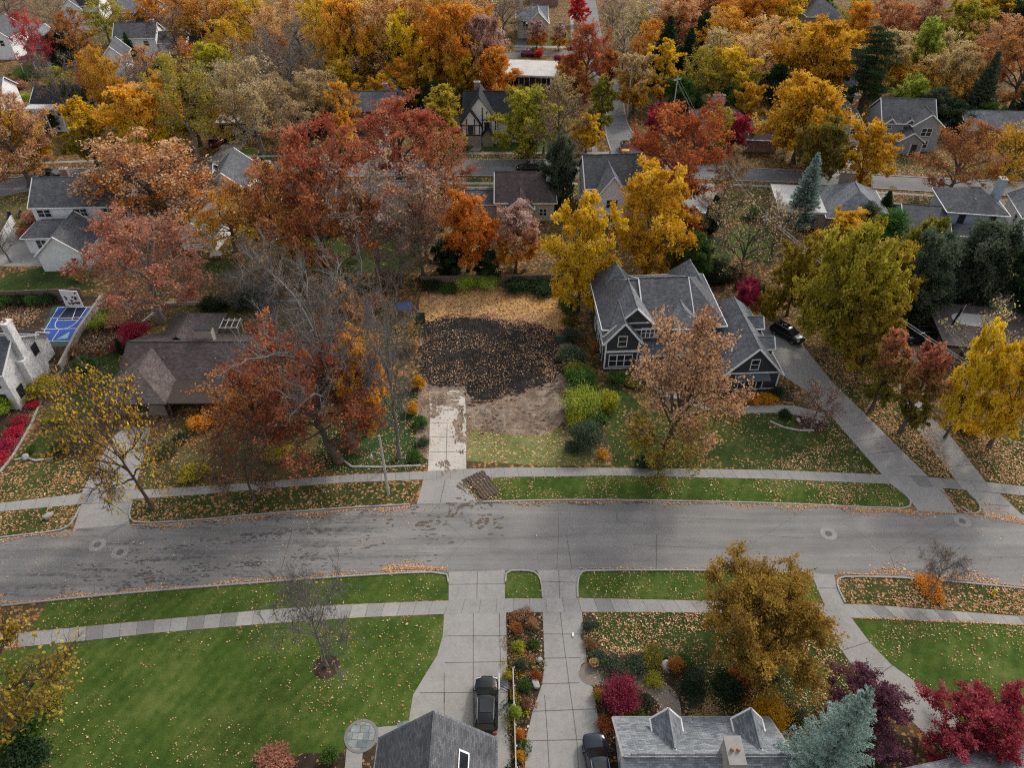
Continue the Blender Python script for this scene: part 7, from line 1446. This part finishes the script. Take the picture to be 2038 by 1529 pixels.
 ('T3', 520, 210, 75, 100, 'tan', 'tan bare tree left of the large bare grey tree', 'bare_tree', dict(bark='bark_grey')),
 ('O5', 655, 150, -5, 100, 'gold', 'golden tree behind the two bare grey trees', 'maple_tree'),
 ('S2', 722, 130, -25, 90, 'yellow', 'yellow half bare tree at the top of the wood', 'maple_tree'),
 ('O6', 792, 130, -18, 100, 'yel_org', 'yellow orange tree high in the middle of the wood', 'maple_tree'),
 ('O7', 880, 140, -8, 95, 'gold', 'golden tree high on the right of the wood', 'maple_tree'),
 ('O1', 950, 150, 5, 90, 'orange', 'orange tree behind the salmon orange one', 'maple_tree'),
 ('D3', 690, 215, 120, 70, 'olivegold', 'olive gold tree behind the red brick house', 'maple_tree'),
 ('D7', 800, 215, 120, 75, 'yel_org', 'low yellow orange tree behind the red brick roof', 'maple_tree'),
 ('E3', 870, 232, 165, 60, 'dkgreen', 'dark evergreen left of the half timbered gables', 'juniper_tree'),
 ('D2', 1060, 245, 170, 70, 'olive', 'olive tree right of the half timbered house', 'maple_tree'),
 ('S7', 1112, 245, 150, 75, 'tan', 'tan half bare tree right of the modern house', 'ash_tree'),
 ('T5', 1238, 140, 20, 70, 'tan', 'bare tan roadside tree above the street bend', 'bare_tree', dict(bark='bark_grey')),
 ('E2', 1350, 225, 150, 60, 'green', 'green evergreen at the foot of the tall golden tree', 'holly_tree'),
 ('O2', 1478, 190, 70, 85, 'peach', 'peach tree between the green gold maple and the golden brown one', 'oak_tree'),
 ('E4', 1540, 205, 130, 60, 'dkgreen', 'dark evergreen left of the large golden brown maple', 'juniper_tree'),
 ('D1', 1660, 165, 60, 70, 'gold', 'golden tree between the large golden maple and the pine', 'maple_tree'),
 ('D5', 1800, 235, 150, 75, 'lime', 'yellow green bushy tree above the grey gabled house', 'maple_tree'),
 ('O3', 1850, 170, 60, 90, 'tangold', 'tan gold tree high right of the yellow green poplar', 'maple_tree'),
 ('E5', 1850, 250, 175, 60, 'greygreen', 'grey green evergreen right of the grey gabled house', 'juniper_tree'),
 ('O4', 1960, 150, 30, 110, 'peach', 'peach and rust tree near the top right corner', 'oak_tree'),
 ('K3', 2030, 330, 245, 80, 'gold', 'bright golden tree at the right edge of the back street', 'maple_tree'),
 ('D3', 1690, 110, 5, 70, 'orange', 'orange tree right of the far grey hip roof', 'maple_tree'),
 ('S4', 20, 330, 170, 90, 'orange', 'orange half bare tree at the left edge above the back street', 'maple_tree'),
 ('E1', 110, 260, 215, 40, 'green', 'green bushy tree in front of the white portico', 'holly_tree'),
 ('K4', 1815, 560, 440, 80, 'olive', 'olive tree between the pine and the broad dark evergreen', 'maple_tree'),
 ('W1', 1705, 500, 405, 80, 'greygreen', 'grey green pine behind the yellow green maples', 'pine_tree'),
 ('O7', 640, 250, 138, 110, 'tan', 'tan oak left of the red brick house roof', 'oak_tree', dict(bark='bark_pale')),
 ('S2', 562, 258, 150, 100, 'tangold', 'tan gold half bare tree above the carport house', 'ash_tree', dict(bark='bark_pale')),
 ('E2', 622, 270, 214, 45, 'dkgreen', 'dark evergreen left of the red brick house', 'juniper_tree'),
 ('D1', 346, 240, 142, 80, 'gold', 'golden maple behind the pale birch, on its left', 'maple_tree'),
 ('S5', 302, 180, 92, 80, 'peach', 'peach half bare tree in front of the lower white wing', 'maple_tree'),
 ('T3', 418, 240, 132, 80, 'tan', 'bare tan tree right behind the pale birch', 'bare_tree', dict(bark='bark_grey')),
 ('D4', 130, 192, 132, 55, 'ygreen', 'yellow green bushy tree above the portico house', 'maple_tree'),
 ('S1', 28, 268, 178, 85, 'peach', 'peach half bare tree at the left edge by the white house', 'maple_tree'),
 ('O6', 682, 264, 165, 80, 'orange', 'orange tree at the left corner of the red brick house', 'maple_tree'),
 ('D5', 1016, 255, 188, 52, 'ygold', 'yellow green small tree against the dark timbered roof', 'maple_tree'),
 ('T1', 1082, 305, 222, 75, 'brown', 'brown bare tree left of the tall dark juniper', 'bare_tree', dict(bark='bark_grey')),
 ('O5', 1290, 160, 38, 80, 'orange', 'orange tree between the roadside tan tree and the dark fir', 'oak_tree'),
 ('D2', 1482, 252, 165, 62, 'olivegold', 'olive gold tree right of the wide brick chimney', 'maple_tree'),
 ('O3', 470, 165, 40, 95, 'gold', 'golden oak left of the large bare grey tree', 'oak_tree'),
 ('O4', 560, 160, 15, 95, 'peach', 'peach oak behind the large bare grey tree', 'oak_tree'),
 ('S4', 395, 185, 80, 70, 'yel_org', 'yellow orange half bare tree behind the black roof', 'maple_tree'),
 ('D6', 1210, 175, 100, 50, 'rust', 'rusty tree at the left of the street bend', 'maple_tree'),
 ('O2', 1420, 165, 60, 80, 'tangold', 'tan gold oak right of the two dark firs', 'oak_tree'),
 ('D7', 760, 235, 150, 60, 'gold', 'golden low tree over the brick house ridge', 'maple_tree'),
]
prev = None
_Y = G(1690, 1605)[1]; _X, _h = GY(1735, 1368, _Y)
plant('Q1', _X, _Y, _h, 7.6, 'blue', 'pale blue spruce at the bottom right behind the shingled roof', 'spruce_tree')
for t in TREES:
    kw = t[8] if len(t) > 8 and isinstance(t[8], dict) else (t[7] if len(t) > 7 and isinstance(t[7], dict) else {})
    if t[6] is None: continue
    if t[2] < 580: t = t[:4] + (t[4] * 1.13,) + t[5:]
    tree(*t[:7], name=t[7], **kw)
# extra leaves on the half bare verge tree
# ------------------------------------------------------------------ shrubs:  proto, x, y of the middle in the photo, width px, height m, colours, label
SHRUBS = [
 ('M1', 1234, 1388, 84, 2.4, 'crimson', 'rounded crimson japanese maple by the gravel path', 'maple_shrub'),
 ('M2', 1530, 1428, 86, 2.8, 'gold', 'rounded golden shrub below the golden brown oak', 'shrub'),
 ('H6', 1850, 1168, 66, .7, 'orange', 'orange leafed shrub around the foot of the sapling', 'shrub'),
 ('R2', 545, 1518, 78, 1.1, 'dusty', 'reddish shrub at the bottom edge of the big lawn', 'shrub'), ('R3', 655, 1505, 38, 1.2, 'green', 'clipped green ball shrub beside the round patio', 'shrub'),
 ('H1', 1169, 1245, 26, .8, 'greygreen', 'grey green catmint clump at the drive corner', 'shrub'), ('H2', 1174, 1282, 28, .7, 'brown', 'brownish grass clump below the catmint', 'shrub'), ('H3', 1192, 1312, 44, .8, 'greygreen', 'grey green clump behind the terracotta planter', 'shrub'),
 ('H4', 1222, 1326, 52, .9, 'greygreen', 'first low grey green mound along the gravel path', 'shrub'), ('H5', 1262, 1328, 56, .9, 'greygreen', 'second low grey green mound along the gravel path', 'shrub'), ('H6', 1300, 1308, 50, .9, 'olive', 'olive mound at the end of the leaf filled lawn', 'shrub'),
 ('R4', 1346, 1326, 34, 1.6, 'rust', 'rusty brown upright shrub beside the grey stone', 'shrub'), ('R5', 1362, 1316, 32, 1.2, 'green', 'bright green shrub behind the rusty upright one', 'shrub'), ('H7', 1300, 1352, 40, .7, 'ygreen', 'yellow green perennials at the path bend', 'shrub'),
 ('H1', 1384, 1346, 46, .9, 'greygreen', 'grey green plants right of the path bend', 'shrub'), ('H2', 1378, 1372, 46, .9, 'dkgreen', 'dark green plants at the right of the garden bed', 'shrub'), ('H3', 1386, 1402, 40, .8, 'greygreen', 'silvery clump beside the gravel path end', 'shrub'), ('H4', 1400, 1420, 60, .8, 'tan', 'tan grasses behind the pale shingled roof', 'shrub'),
 ('H5', 1284, 1398, 34, 1.0, 'greygreen', 'green clump right of the crimson japanese maple', 'shrub'), ('H6', 1262, 1424, 52, .9, 'green', 'large leafed green clump below the crimson japanese maple', 'shrub'), ('H7', 1190, 1382, 26, .9, 'ygold', 'yellow shrub on the left of the crimson japanese maple', 'shrub'), ('H1', 1205, 1440, 40, .8, 'rust', 'rusty plants at the corner of the pale roof', 'shrub'), ('H2', 1225, 1410, 34, .7, 'dkgreen', 'dark low plants below the crimson japanese maple', 'shrub'),
 ('R6', 1480, 1345, 52, 1.4, 'rust', 'orange brown bush under the golden brown oak', 'shrub'), ('R7', 1445, 1365, 62, 1.3, 'dkgreen', 'dark green bush under the golden brown oak', 'shrub'), ('R1', 1580, 1428, 40, 1.8, 'greygreen', 'blue green bush beside the golden shrub', 'shrub'), ('R2', 1560, 1475, 60, 1.2, 'brown', 'brown bush at the end of the shingled roof', 'shrub'),
 ('H3', 1028, 1250, 26, .7, 'rust', 'rusty perennials at the top of the flower bed', 'shrub'), ('H4', 1060, 1240, 26, .7, 'dusty', 'reddish perennials at the top right of the flower bed', 'shrub'), ('H5', 1032, 1288, 28, .8, 'ygreen', 'spiky yellow green plant in the flower bed', 'shrub'), ('H6', 1064, 1282, 24, .7, 'green', 'green clump in the right of the flower bed', 'shrub'), ('H7', 1036, 1326, 28, .8, 'greygreen', 'grey green clump in the middle of the flower bed', 'shrub'), ('H1', 1068, 1344, 24, .7, 'rust', 'rusty clump beside the pale boulder', 'shrub'), ('H2', 1044, 1366, 28, .8, 'green', 'green clump below the middle of the flower bed', 'shrub'), ('R3', 1024, 1420, 26, 1.3, 'lime', 'bright green bush on the white rail', 'shrub'), ('H3', 1046, 1402, 24, .7, 'brown', 'brown clump right of the bright green bush', 'shrub'), ('H4', 1036, 1462, 22, .8, 'orange', 'orange clump at the lower end of the flower bed', 'shrub'), ('H5', 1034, 1505, 22, .7, 'gold', 'golden clump at the bottom of the flower bed', 'shrub'), ('H6', 1010, 1345, 20, .8, 'ygold', 'yellow clump behind the basketball hoop', 'shrub'),
 ('R4', 40, 1445, 110, 2.6, 'green', 'green bush at the lower left edge', 'shrub'), ('R5', 90, 1400, 60, 1.6, 'olive', 'olive bush below the golden orange tree', 'shrub'), ('R6', 50, 1510, 90, 2.2, 'dkgreen', 'dark evergreen bush in the bottom left corner', 'shrub'),
 # left side of the street
 ('R7', 82, 768, 66, 2.4, 'ygold', 'yellowish bush beside the white house corner', 'shrub'), ('R1', 4, 810, 40, 2.2, 'lime', 'bright yellow green bush at the left edge', 'shrub'), ('H7', 36, 798, 20, .8, 'lime', 'small bright green mound in the mulch', 'shrub'), ('H1', 66, 806, 26, .8, 'scarlet', 'small red bush at the end of the red hedge', 'shrub'),
 ('H2', 40, 838, 36, 1.1, 'magenta', 'first red bush of the red hedge, the uppermost', 'hedge_shrub'), ('H3', 26, 862, 40, 1.1, 'scarlet', 'second red bush of the red hedge', 'hedge_shrub'), ('H4', 10, 888, 44, 1.1, 'magenta', 'third red bush of the red hedge', 'hedge_shrub'), ('H5', -6, 912, 44, 1.1, 'scarlet', 'lowest red bush of the red hedge at the left edge', 'hedge_shrub'),
 ('R2', 126, 890, 44, 1.3, 'dkgreen', 'dark green bush left of the driveway', 'shrub'), ('R3', 160, 880, 60, 1.4, 'greygreen', 'grey green bush under the sparse yellow crabapple', 'shrub'), ('R4', 330, 895, 44, 1.2, 'greygreen', 'grey green bush right of the driveway', 'shrub'), ('R5', 360, 872, 30, 1.1, 'dkgreen', 'dark green bush beside the pale rock', 'shrub'), ('R6', 386, 940, 56, 1.1, 'ygold', 'mustard yellow bush by the left pavement', 'shrub'), ('H6', 62, 894, 22, .6, 'green', 'small green tuft in the left bed', 'shrub'), ('R7', 110, 830, 50, 1.3, 'olive', 'olive bush on the dark green strip', 'shrub'),
 ('R1', 440, 815, 70, 2.0, 'redor', 'red orange bush below the brown roofed house', 'shrub'), ('R2', 400, 840, 50, 1.5, 'orange', 'orange bush left of the red orange one', 'shrub'), ('R3', 500, 835, 70, 1.7, 'russet', 'red brown bush in front of the dark porch', 'shrub'), ('R4', 365, 790, 34, 1.6, 'dkgreen', 'dark evergreen bush beside the dark porch', 'shrub'), ('R5', 545, 900, 60, 1.2, 'ygold', 'yellow brown bush under the lower russet oak', 'shrub'),
 ('M3', 266, 660, 56, 2.0, 'magenta', 'vivid red bush behind the brown roofed house', 'shrub'), ('R6', 236, 690, 30, 1.3, 'crimson', 'dark red bush left of the brown roof', 'shrub'), ('A3', 243, 705, 16, 2.6, 'dkgreen', 'small dark cypress at the corner of the brown roof', 'shrub'), ('R7', 222, 612, 44, 1.9, 'lime', 'yellow green bamboo beside the sport court', 'shrub'), ('R1', 202, 640, 40, 1.7, 'lime', 'second yellow green bamboo lower along the court wall', 'shrub'), ('R2', 170, 725, 52, 1.4, 'green', 'green bush below the sport court wall', 'shrub'), ('H7', 142, 700, 40, .9, 'brown', 'brown shrub against the court wall', 'shrub'), ('R3', 225, 640, 46, 1.3, 'dusty', 'dusty pink bush right of the bamboo', 'shrub'),
 ('H1', 12, 598, 34, 1.6, 'green', 'first bush of the green hedge behind the court, at the left', 'hedge_shrub'), ('H2', 38, 597, 34, 1.6, 'dkgreen', 'second bush of the green hedge behind the court', 'hedge_shrub'), ('H3', 64, 596, 34, 1.6, 'green', 'third bush of the green hedge behind the court', 'hedge_shrub'), ('H4', 90, 595, 34, 1.6, 'dkgreen', 'last bush of the green hedge behind the court, at the right', 'hedge_shrub'),
 ('R4', 162, 545, 30, 2.0, 'lime', 'bright green bush beside the white gabled garage', 'shrub'), ('R5', 66, 430, 42, 2.2, 'dusty', 'reddish hedge beside the wide concrete drive', 'shrub'), ('R6', 45, 465, 30, 1.4, 'red', 'red bush at the corner of the wide concrete drive', 'shrub'), ('H5', 98, 490, 30, .8, 'dkgreen', 'low evergreen in the bed under the bay window', 'shrub'),
 ('R7', 425, 605, 60, 1.6, 'dkgreen', 'dark bush behind the low stone wall', 'shrub'), ('R1', 500, 592, 70, 1.8, 'greygreen', 'grey green bush behind the low stone wall', 'shrub'), ('R2', 690, 590, 60, 1.8, 'redor', 'red brown bush in the brush left of the lot', 'shrub'), ('R3', 600, 560, 60, 1.8, 'olive', 'olive bush below the red topped oak', 'shrub'), ('R4', 740, 600, 60, 1.8, 'dusty', 'dusty bush in the brush beside the lot', 'shrub'), ('R5', 616, 645, 24, 1.0, 'lime', 'small lime bush on the dry lawn', 'shrub'), ('R6', 690, 650, 50, 2.0, 'rust', 'rusty thicket left of the bare trees', 'shrub'), ('R7', 770, 560, 60, 2.2, 'brown', 'brown thicket behind the play frame', 'shrub'), ('R1', 815, 690, 34, 2.0, 'brown', 'brown thicket right of the play frame', 'shrub'),
 # lot
 ('M4', 930, 563, 46, 1.9, 'lime', 'yellow green bush at the back of the lot, the left of the pair', 'shrub'), ('M5', 972, 562, 48, 2.0, 'lime', 'yellow green bush at the back of the lot, the right of the pair', 'shrub'), ('R2', 860, 565, 50, 1.7, 'dkgreen', 'dark evergreen bush in the left back corner of the lot', 'shrub'), ('R3', 890, 573, 46, 1.0, 'green', 'low green bush in the left back corner of the lot', 'shrub'), ('R4', 1030, 566, 60, 1.9, 'dkgreen', 'dark evergreen bush at the back of the lot', 'shrub'), ('R5', 1075, 572, 60, 1.7, 'dkgreen', 'dark evergreen bush under the bright yellow maple', 'shrub'), ('H6', 1122, 600, 26, 1.2, 'green', 'green bush at the right back edge of the lot', 'shrub'), ('H7', 1130, 640, 24, 1.2, 'olive', 'olive bush at the right edge of the lot', 'shrub'),
 ('R6', 1140, 710, 56, 2.2, 'greygreen', 'grey green bush below the dark green slatted gate', 'shrub'), ('R7', 1158, 755, 62, 2.4, 'green', 'green bush on the right edge of the lot', 'shrub'), ('M1', 1160, 805, 84, 3.0, 'lime', 'bright yellow green bush on the right edge of the lot', 'shrub'), ('M2', 1168, 872, 76, 3.2, 'greygreen', 'silvery green juniper bush at the right front of the lot', 'shrub'), ('R1', 1198, 905, 22, 1.0, 'orange', 'small orange bush at the front corner of the lot', 'shrub'), ('R2', 1212, 800, 44, 2.6, 'ygreen', 'yellow green bush between the lot and the charcoal house', 'shrub'), ('R3', 1146, 840, 26, 1.2, 'dkgreen', 'low dark bush below the bright yellow green one', 'shrub'),
 ('R4', 832, 762, 30, 1.8, 'gold', 'golden orange bush at the left edge of the lot', 'shrub'), ('R5', 820, 812, 26, 1.6, 'gold', 'small golden bush lower on the left edge of the lot', 'shrub'), ('R6', 838, 840, 30, 1.2, 'green', 'green bush beside the lot driveway', 'shrub'), ('H1', 840, 880, 30, .8, 'greygreen', 'grey green ground plants beside the lot driveway', 'shrub'), ('H2', 826, 908, 34, .8, 'green', 'green mound at the front left corner of the lot', 'shrub'),
 ('R4', 1134, 668, 40, 1.8, 'greygreen', 'grey green bush just above the dark green slatted gate', 'shrub'), ('R5', 1150, 735, 44, 1.9, 'olive', 'olive bush between the two green bushes on the right edge of the lot', 'shrub'), ('R3', 1172, 780, 46, 2.2, 'green', 'green bush behind the bright yellow green one', 'shrub'), ('R7', 1152, 836, 44, 1.8, 'ygreen', 'yellow green bush between the bright bush and the juniper bush', 'shrub'), ('R2', 1186, 838, 44, 2.0, 'green', 'green bush touching the silvery green juniper bush', 'shrub'), ('R1', 1130, 615, 32, 1.6, 'green', 'green bush high on the right edge of the lot', 'shrub'), ('H3', 1140, 890, 40, .8, 'greygreen', 'low grey green plants left of the juniper bush', 'shrub'),
 # charcoal house
 ('R7', 1228, 752, 42, 1.2, 'green', 'green bush at the front left of the charcoal house', 'shrub'), ('R1', 1258, 762, 34, 1.1, 'olive', 'olive bush below the triple window', 'shrub'), ('R2', 1278, 742, 18, 1.1, 'red', 'small red bush by the porch post', 'shrub'), ('H3', 1470, 795, 34, .9, 'gold', 'orange plants at the left below the garage window', 'shrub'), ('H4', 1500, 793, 34, .9, 'orange', 'orange plants in the middle below the garage window', 'shrub'), ('H5', 1530, 792, 34, .9, 'gold', 'orange plants at the right below the garage window', 'shrub'), ('R3', 1546, 782, 26, 1.3, 'dkgreen', 'dark clipped ball at the garage corner', 'shrub'), ('R4', 1562, 825, 28, .9, 'dkgreen', 'dark low bush at the walk bend', 'shrub'), ('R5', 1285, 920, 40, 1.2, 'dkgreen', 'dark green bush under the dusty orange oak', 'shrub'), ('R6', 1190, 690, 26, 1.6, 'rust', 'rusty bush at the left wall of the charcoal house', 'shrub'), ('R7', 1196, 640, 22, 1.6, 'orange', 'orange bush behind the left wall of the charcoal house', 'shrub'),
 # right and far
 ('R1', 1420, 545, 50, 1.8, 'olive', 'olive bush behind the charcoal house roof', 'shrub'), ('R2', 1500, 580, 60, 2.2, 'dkgreen', 'dark bush above the crimson maple', 'shrub'), ('R3', 1470, 545, 40, 1.8, 'brown', 'brown bush beside the grey pole', 'shrub'), ('R4', 1880, 640, 60, 1.8, 'dkgreen', 'dark bush left of the flat roof', 'shrub'), ('R5', 1830, 600, 60, 2.0, 'dkgreen', 'dark bush between the junipers', 'shrub'), ('R6', 1950, 640, 80, 1.8, 'dkgreen', 'dark hedge bush behind the flat roof', 'shrub'), ('R7', 2030, 600, 60, 2.0, 'greygreen', 'grey green bush at the right edge', 'shrub'), ('R1', 1800, 730, 50, 1.4, 'olive', 'olive bush beside the dark navy car', 'shrub'), ('R2', 1930, 850, 50, 1.4, 'gold', 'golden bush below the yellow maple', 'shrub'),
 ('R3', 1505, 425, 40, 1.8, 'green', 'green bush left of the pale flat roof', 'shrub'), ('R4', 1050, 358, 44, 1.6, 'lime', 'bright green bush behind the black car', 'shrub'), ('R5', 1015, 185, 36, 2.0, 'dkgreen', 'dark bush in front of the flat white roof', 'shrub'), ('R6', 1085, 188, 40, 2.0, 'dkgreen', 'dark hedge bush right of the flat white roof', 'shrub'), ('R7', 1072, 106, 18, 2.4, 'scarlet', 'red bush beside the maroon car', 'shrub'), ('R1', 1110, 118, 18, 2.4, 'crimson', 'dark red bush behind the small golden tree', 'shrub'), ('R2', 1028, 190, 24, 2.2, 'magenta', 'crimson bush at the left of the flat white roof', 'shrub'), ('R3', 720, 178, 30, 2.4, 'magenta', 'red bush behind the brick house', 'shrub'), ('R4', 780, 190, 60, 3.0, 'dkgreen', 'dark evergreen bush behind the brick house', 'shrub'), ('R5', 690, 172, 40, 2.4, 'crimson', 'dark red bush left behind the brick house', 'shrub'), ('R6', 840, 200, 50, 2.6, 'green', 'green bush in the shade left of the half timbered house', 'shrub'), ('R7', 318, 112, 26, 2.0, 'magenta', 'red bush beside the white and dark roofed house', 'shrub'), ('R1', 60, 150, 50, 1.8, 'green', 'green bush before the deep porch', 'shrub'), ('R2', 50, 195, 30, 1.8, 'lime', 'bright green bush left of the columned house', 'shrub'), ('R3', 1475, 205, 40, 2.0, 'magenta', 'crimson bush right of the brown hip roof', 'shrub'), ('R4', 1380, 205, 40, 2.0, 'green', 'green bush beside the street bend', 'shrub'), ('R5', 30, 170, 40, 2.0, 'dusty', 'reddish bush left of the columned house yard', 'shrub'), ('R6', 152, 32, 30, 2.4, 'crimson', 'dark red bush before the far white house', 'shrub'),
]
for s_ in SHRUBS:
    if s_[0][0] == 'A':
        x, y = G(s_[1], s_[2]); plant(s_[0], x, y, s_[4], s_[3] / F * depth(x, y), s_[5], s_[6], 'cypress_shrub', 'shrub')
    else: bush(*s_[:7], name=s_[7])
def undergrowth(regions, n, seed, hmax, cols, size=.26, cards=46, beds=False):
    r = np.random.default_rng(seed); P = []; C = []
    avoid = [np.array(GP(v[1])) for v in LAWNS.values()] + [np.array(GP(v[1])) for v in DR.values()] + [np.array(GP(R_TOP + R_BOT))] + [np.array([v.co[:2] for v in o.data.vertices]) for o in bpy.data.objects if o.name.startswith('road.') or o.name.startswith('sport_court')]
    for rgn in regions:
        poly = np.array(GP(rgn)); x0, y0 = poly.min(0); x1, y1 = poly.max(0); m = int((x1 - x0) * (y1 - y0) * n); x = r.uniform(x0, x1, m); y = r.uniform(y0, y1, m)
        kp = inpoly(x, y, poly) & (vnoise(x, y, seed, .12) + r.normal(size=m) * .5 > -.25)
        for a in ([] if beds else avoid): kp &= ~inpoly(x, y, a)
        P.append(np.column_stack([x[kp], y[kp]]))
    Q = np.concatenate(P); m = len(Q); rad = r.uniform(.35, 1.15, m); hh = rad * r.uniform(.5, 1.1, m) * hmax; ci = r.integers(0, len(cols), m)
    I = np.repeat(np.arange(m), cards); d = r.normal(size=(len(I), 3)); d /= np.linalg.norm(d, axis=1)[:, None]; q = r.uniform(.3, 1, len(I)) ** .6
    X = np.column_stack([Q[I, 0] + d[:, 0] * rad[I] * q, Q[I, 1] + d[:, 1] * rad[I] * q, np.abs(d[:, 2]) * hh[I] * q + .05])
    me = leaves_mesh(r, 'undergrowth', X, size, 3.0, tone=r.uniform(.1, .9, m)[I])
    for c in cols: me.materials.append(MAT['f_' + c])
    me.polygons.foreach_set('material_index', ci[I].astype(np.int32)); tag(link('undergrowth', me), kind='stuff')
UG = ['dkgreen', 'greygreen', 'brown', 'green', 'rust', 'olive', 'tan', 'dusty', 'dkgreen']
undergrowth([[(-60, 560), (-60, 60), (2100, 60), (2100, 560), (1250, 545), (830, 550), (300, 560)]], .075, 5, 1.3, UG)
undergrowth([[(420, 600), (430, 560), (840, 545), (836, 640), (800, 780), (690, 800), (640, 700), (560, 640)], [(1140, 900), (1100, 690), (1128, 570), (1180, 600), (1200, 760), (1215, 900)], [(235, 700), (190, 720), (130, 900), (60, 900), (120, 740), (220, 600), (310, 610)], [(1730, 640), (1760, 470), (2060, 480), (2060, 600), (1860, 612)], [(1100, 690), (1140, 700), (1165, 880), (1140, 860)]], .35, 6, 1.25, UG, .2, 60)
undergrowth([LAWNS['bed_mid'][1]], 1.5, 8, .55, ['rust', 'green', 'greygreen', 'brown', 'ygold', 'dkgreen', 'dusty'], .15, 150, True)
undergrowth([[(1160, 1222), (1182, 1222), (1192, 1290), (1232, 1310), (1300, 1300), (1350, 1336), (1290, 1340), (1200, 1318), (1168, 1312)], [(1352, 1336), (1400, 1402), (1500, 1452), (1500, 1480), (1400, 1440), (1370, 1432), (1362, 1390), (1335, 1358)], [(1200, 1370), (1290, 1380), (1312, 1405), (1330, 1438), (1240, 1436), (1206, 1460)], [(1440, 1340), (1560, 1330), (1580, 1450), (1500, 1450), (1450, 1400)]], 1.1, 9, .6, ['greygreen', 'dkgreen', 'green', 'brown', 'tan', 'greygreen', 'rust'], .15, 150, True)
undergrowth([[(285, 985), (300, 860), (480, 810), (640, 850), (622, 925), (500, 955)], [(640, 920), (650, 850), (760, 790), (850, 800), (846, 930), (700, 935)], [(832, 915), (830, 800), (850, 790), (853, 915)]], .16, 7, .8, ['green', 'dkgreen', 'rust', 'greygreen', 'brown'], .17, 50)
print('leaves', NLEAF, 'objects', len(bpy.data.objects))
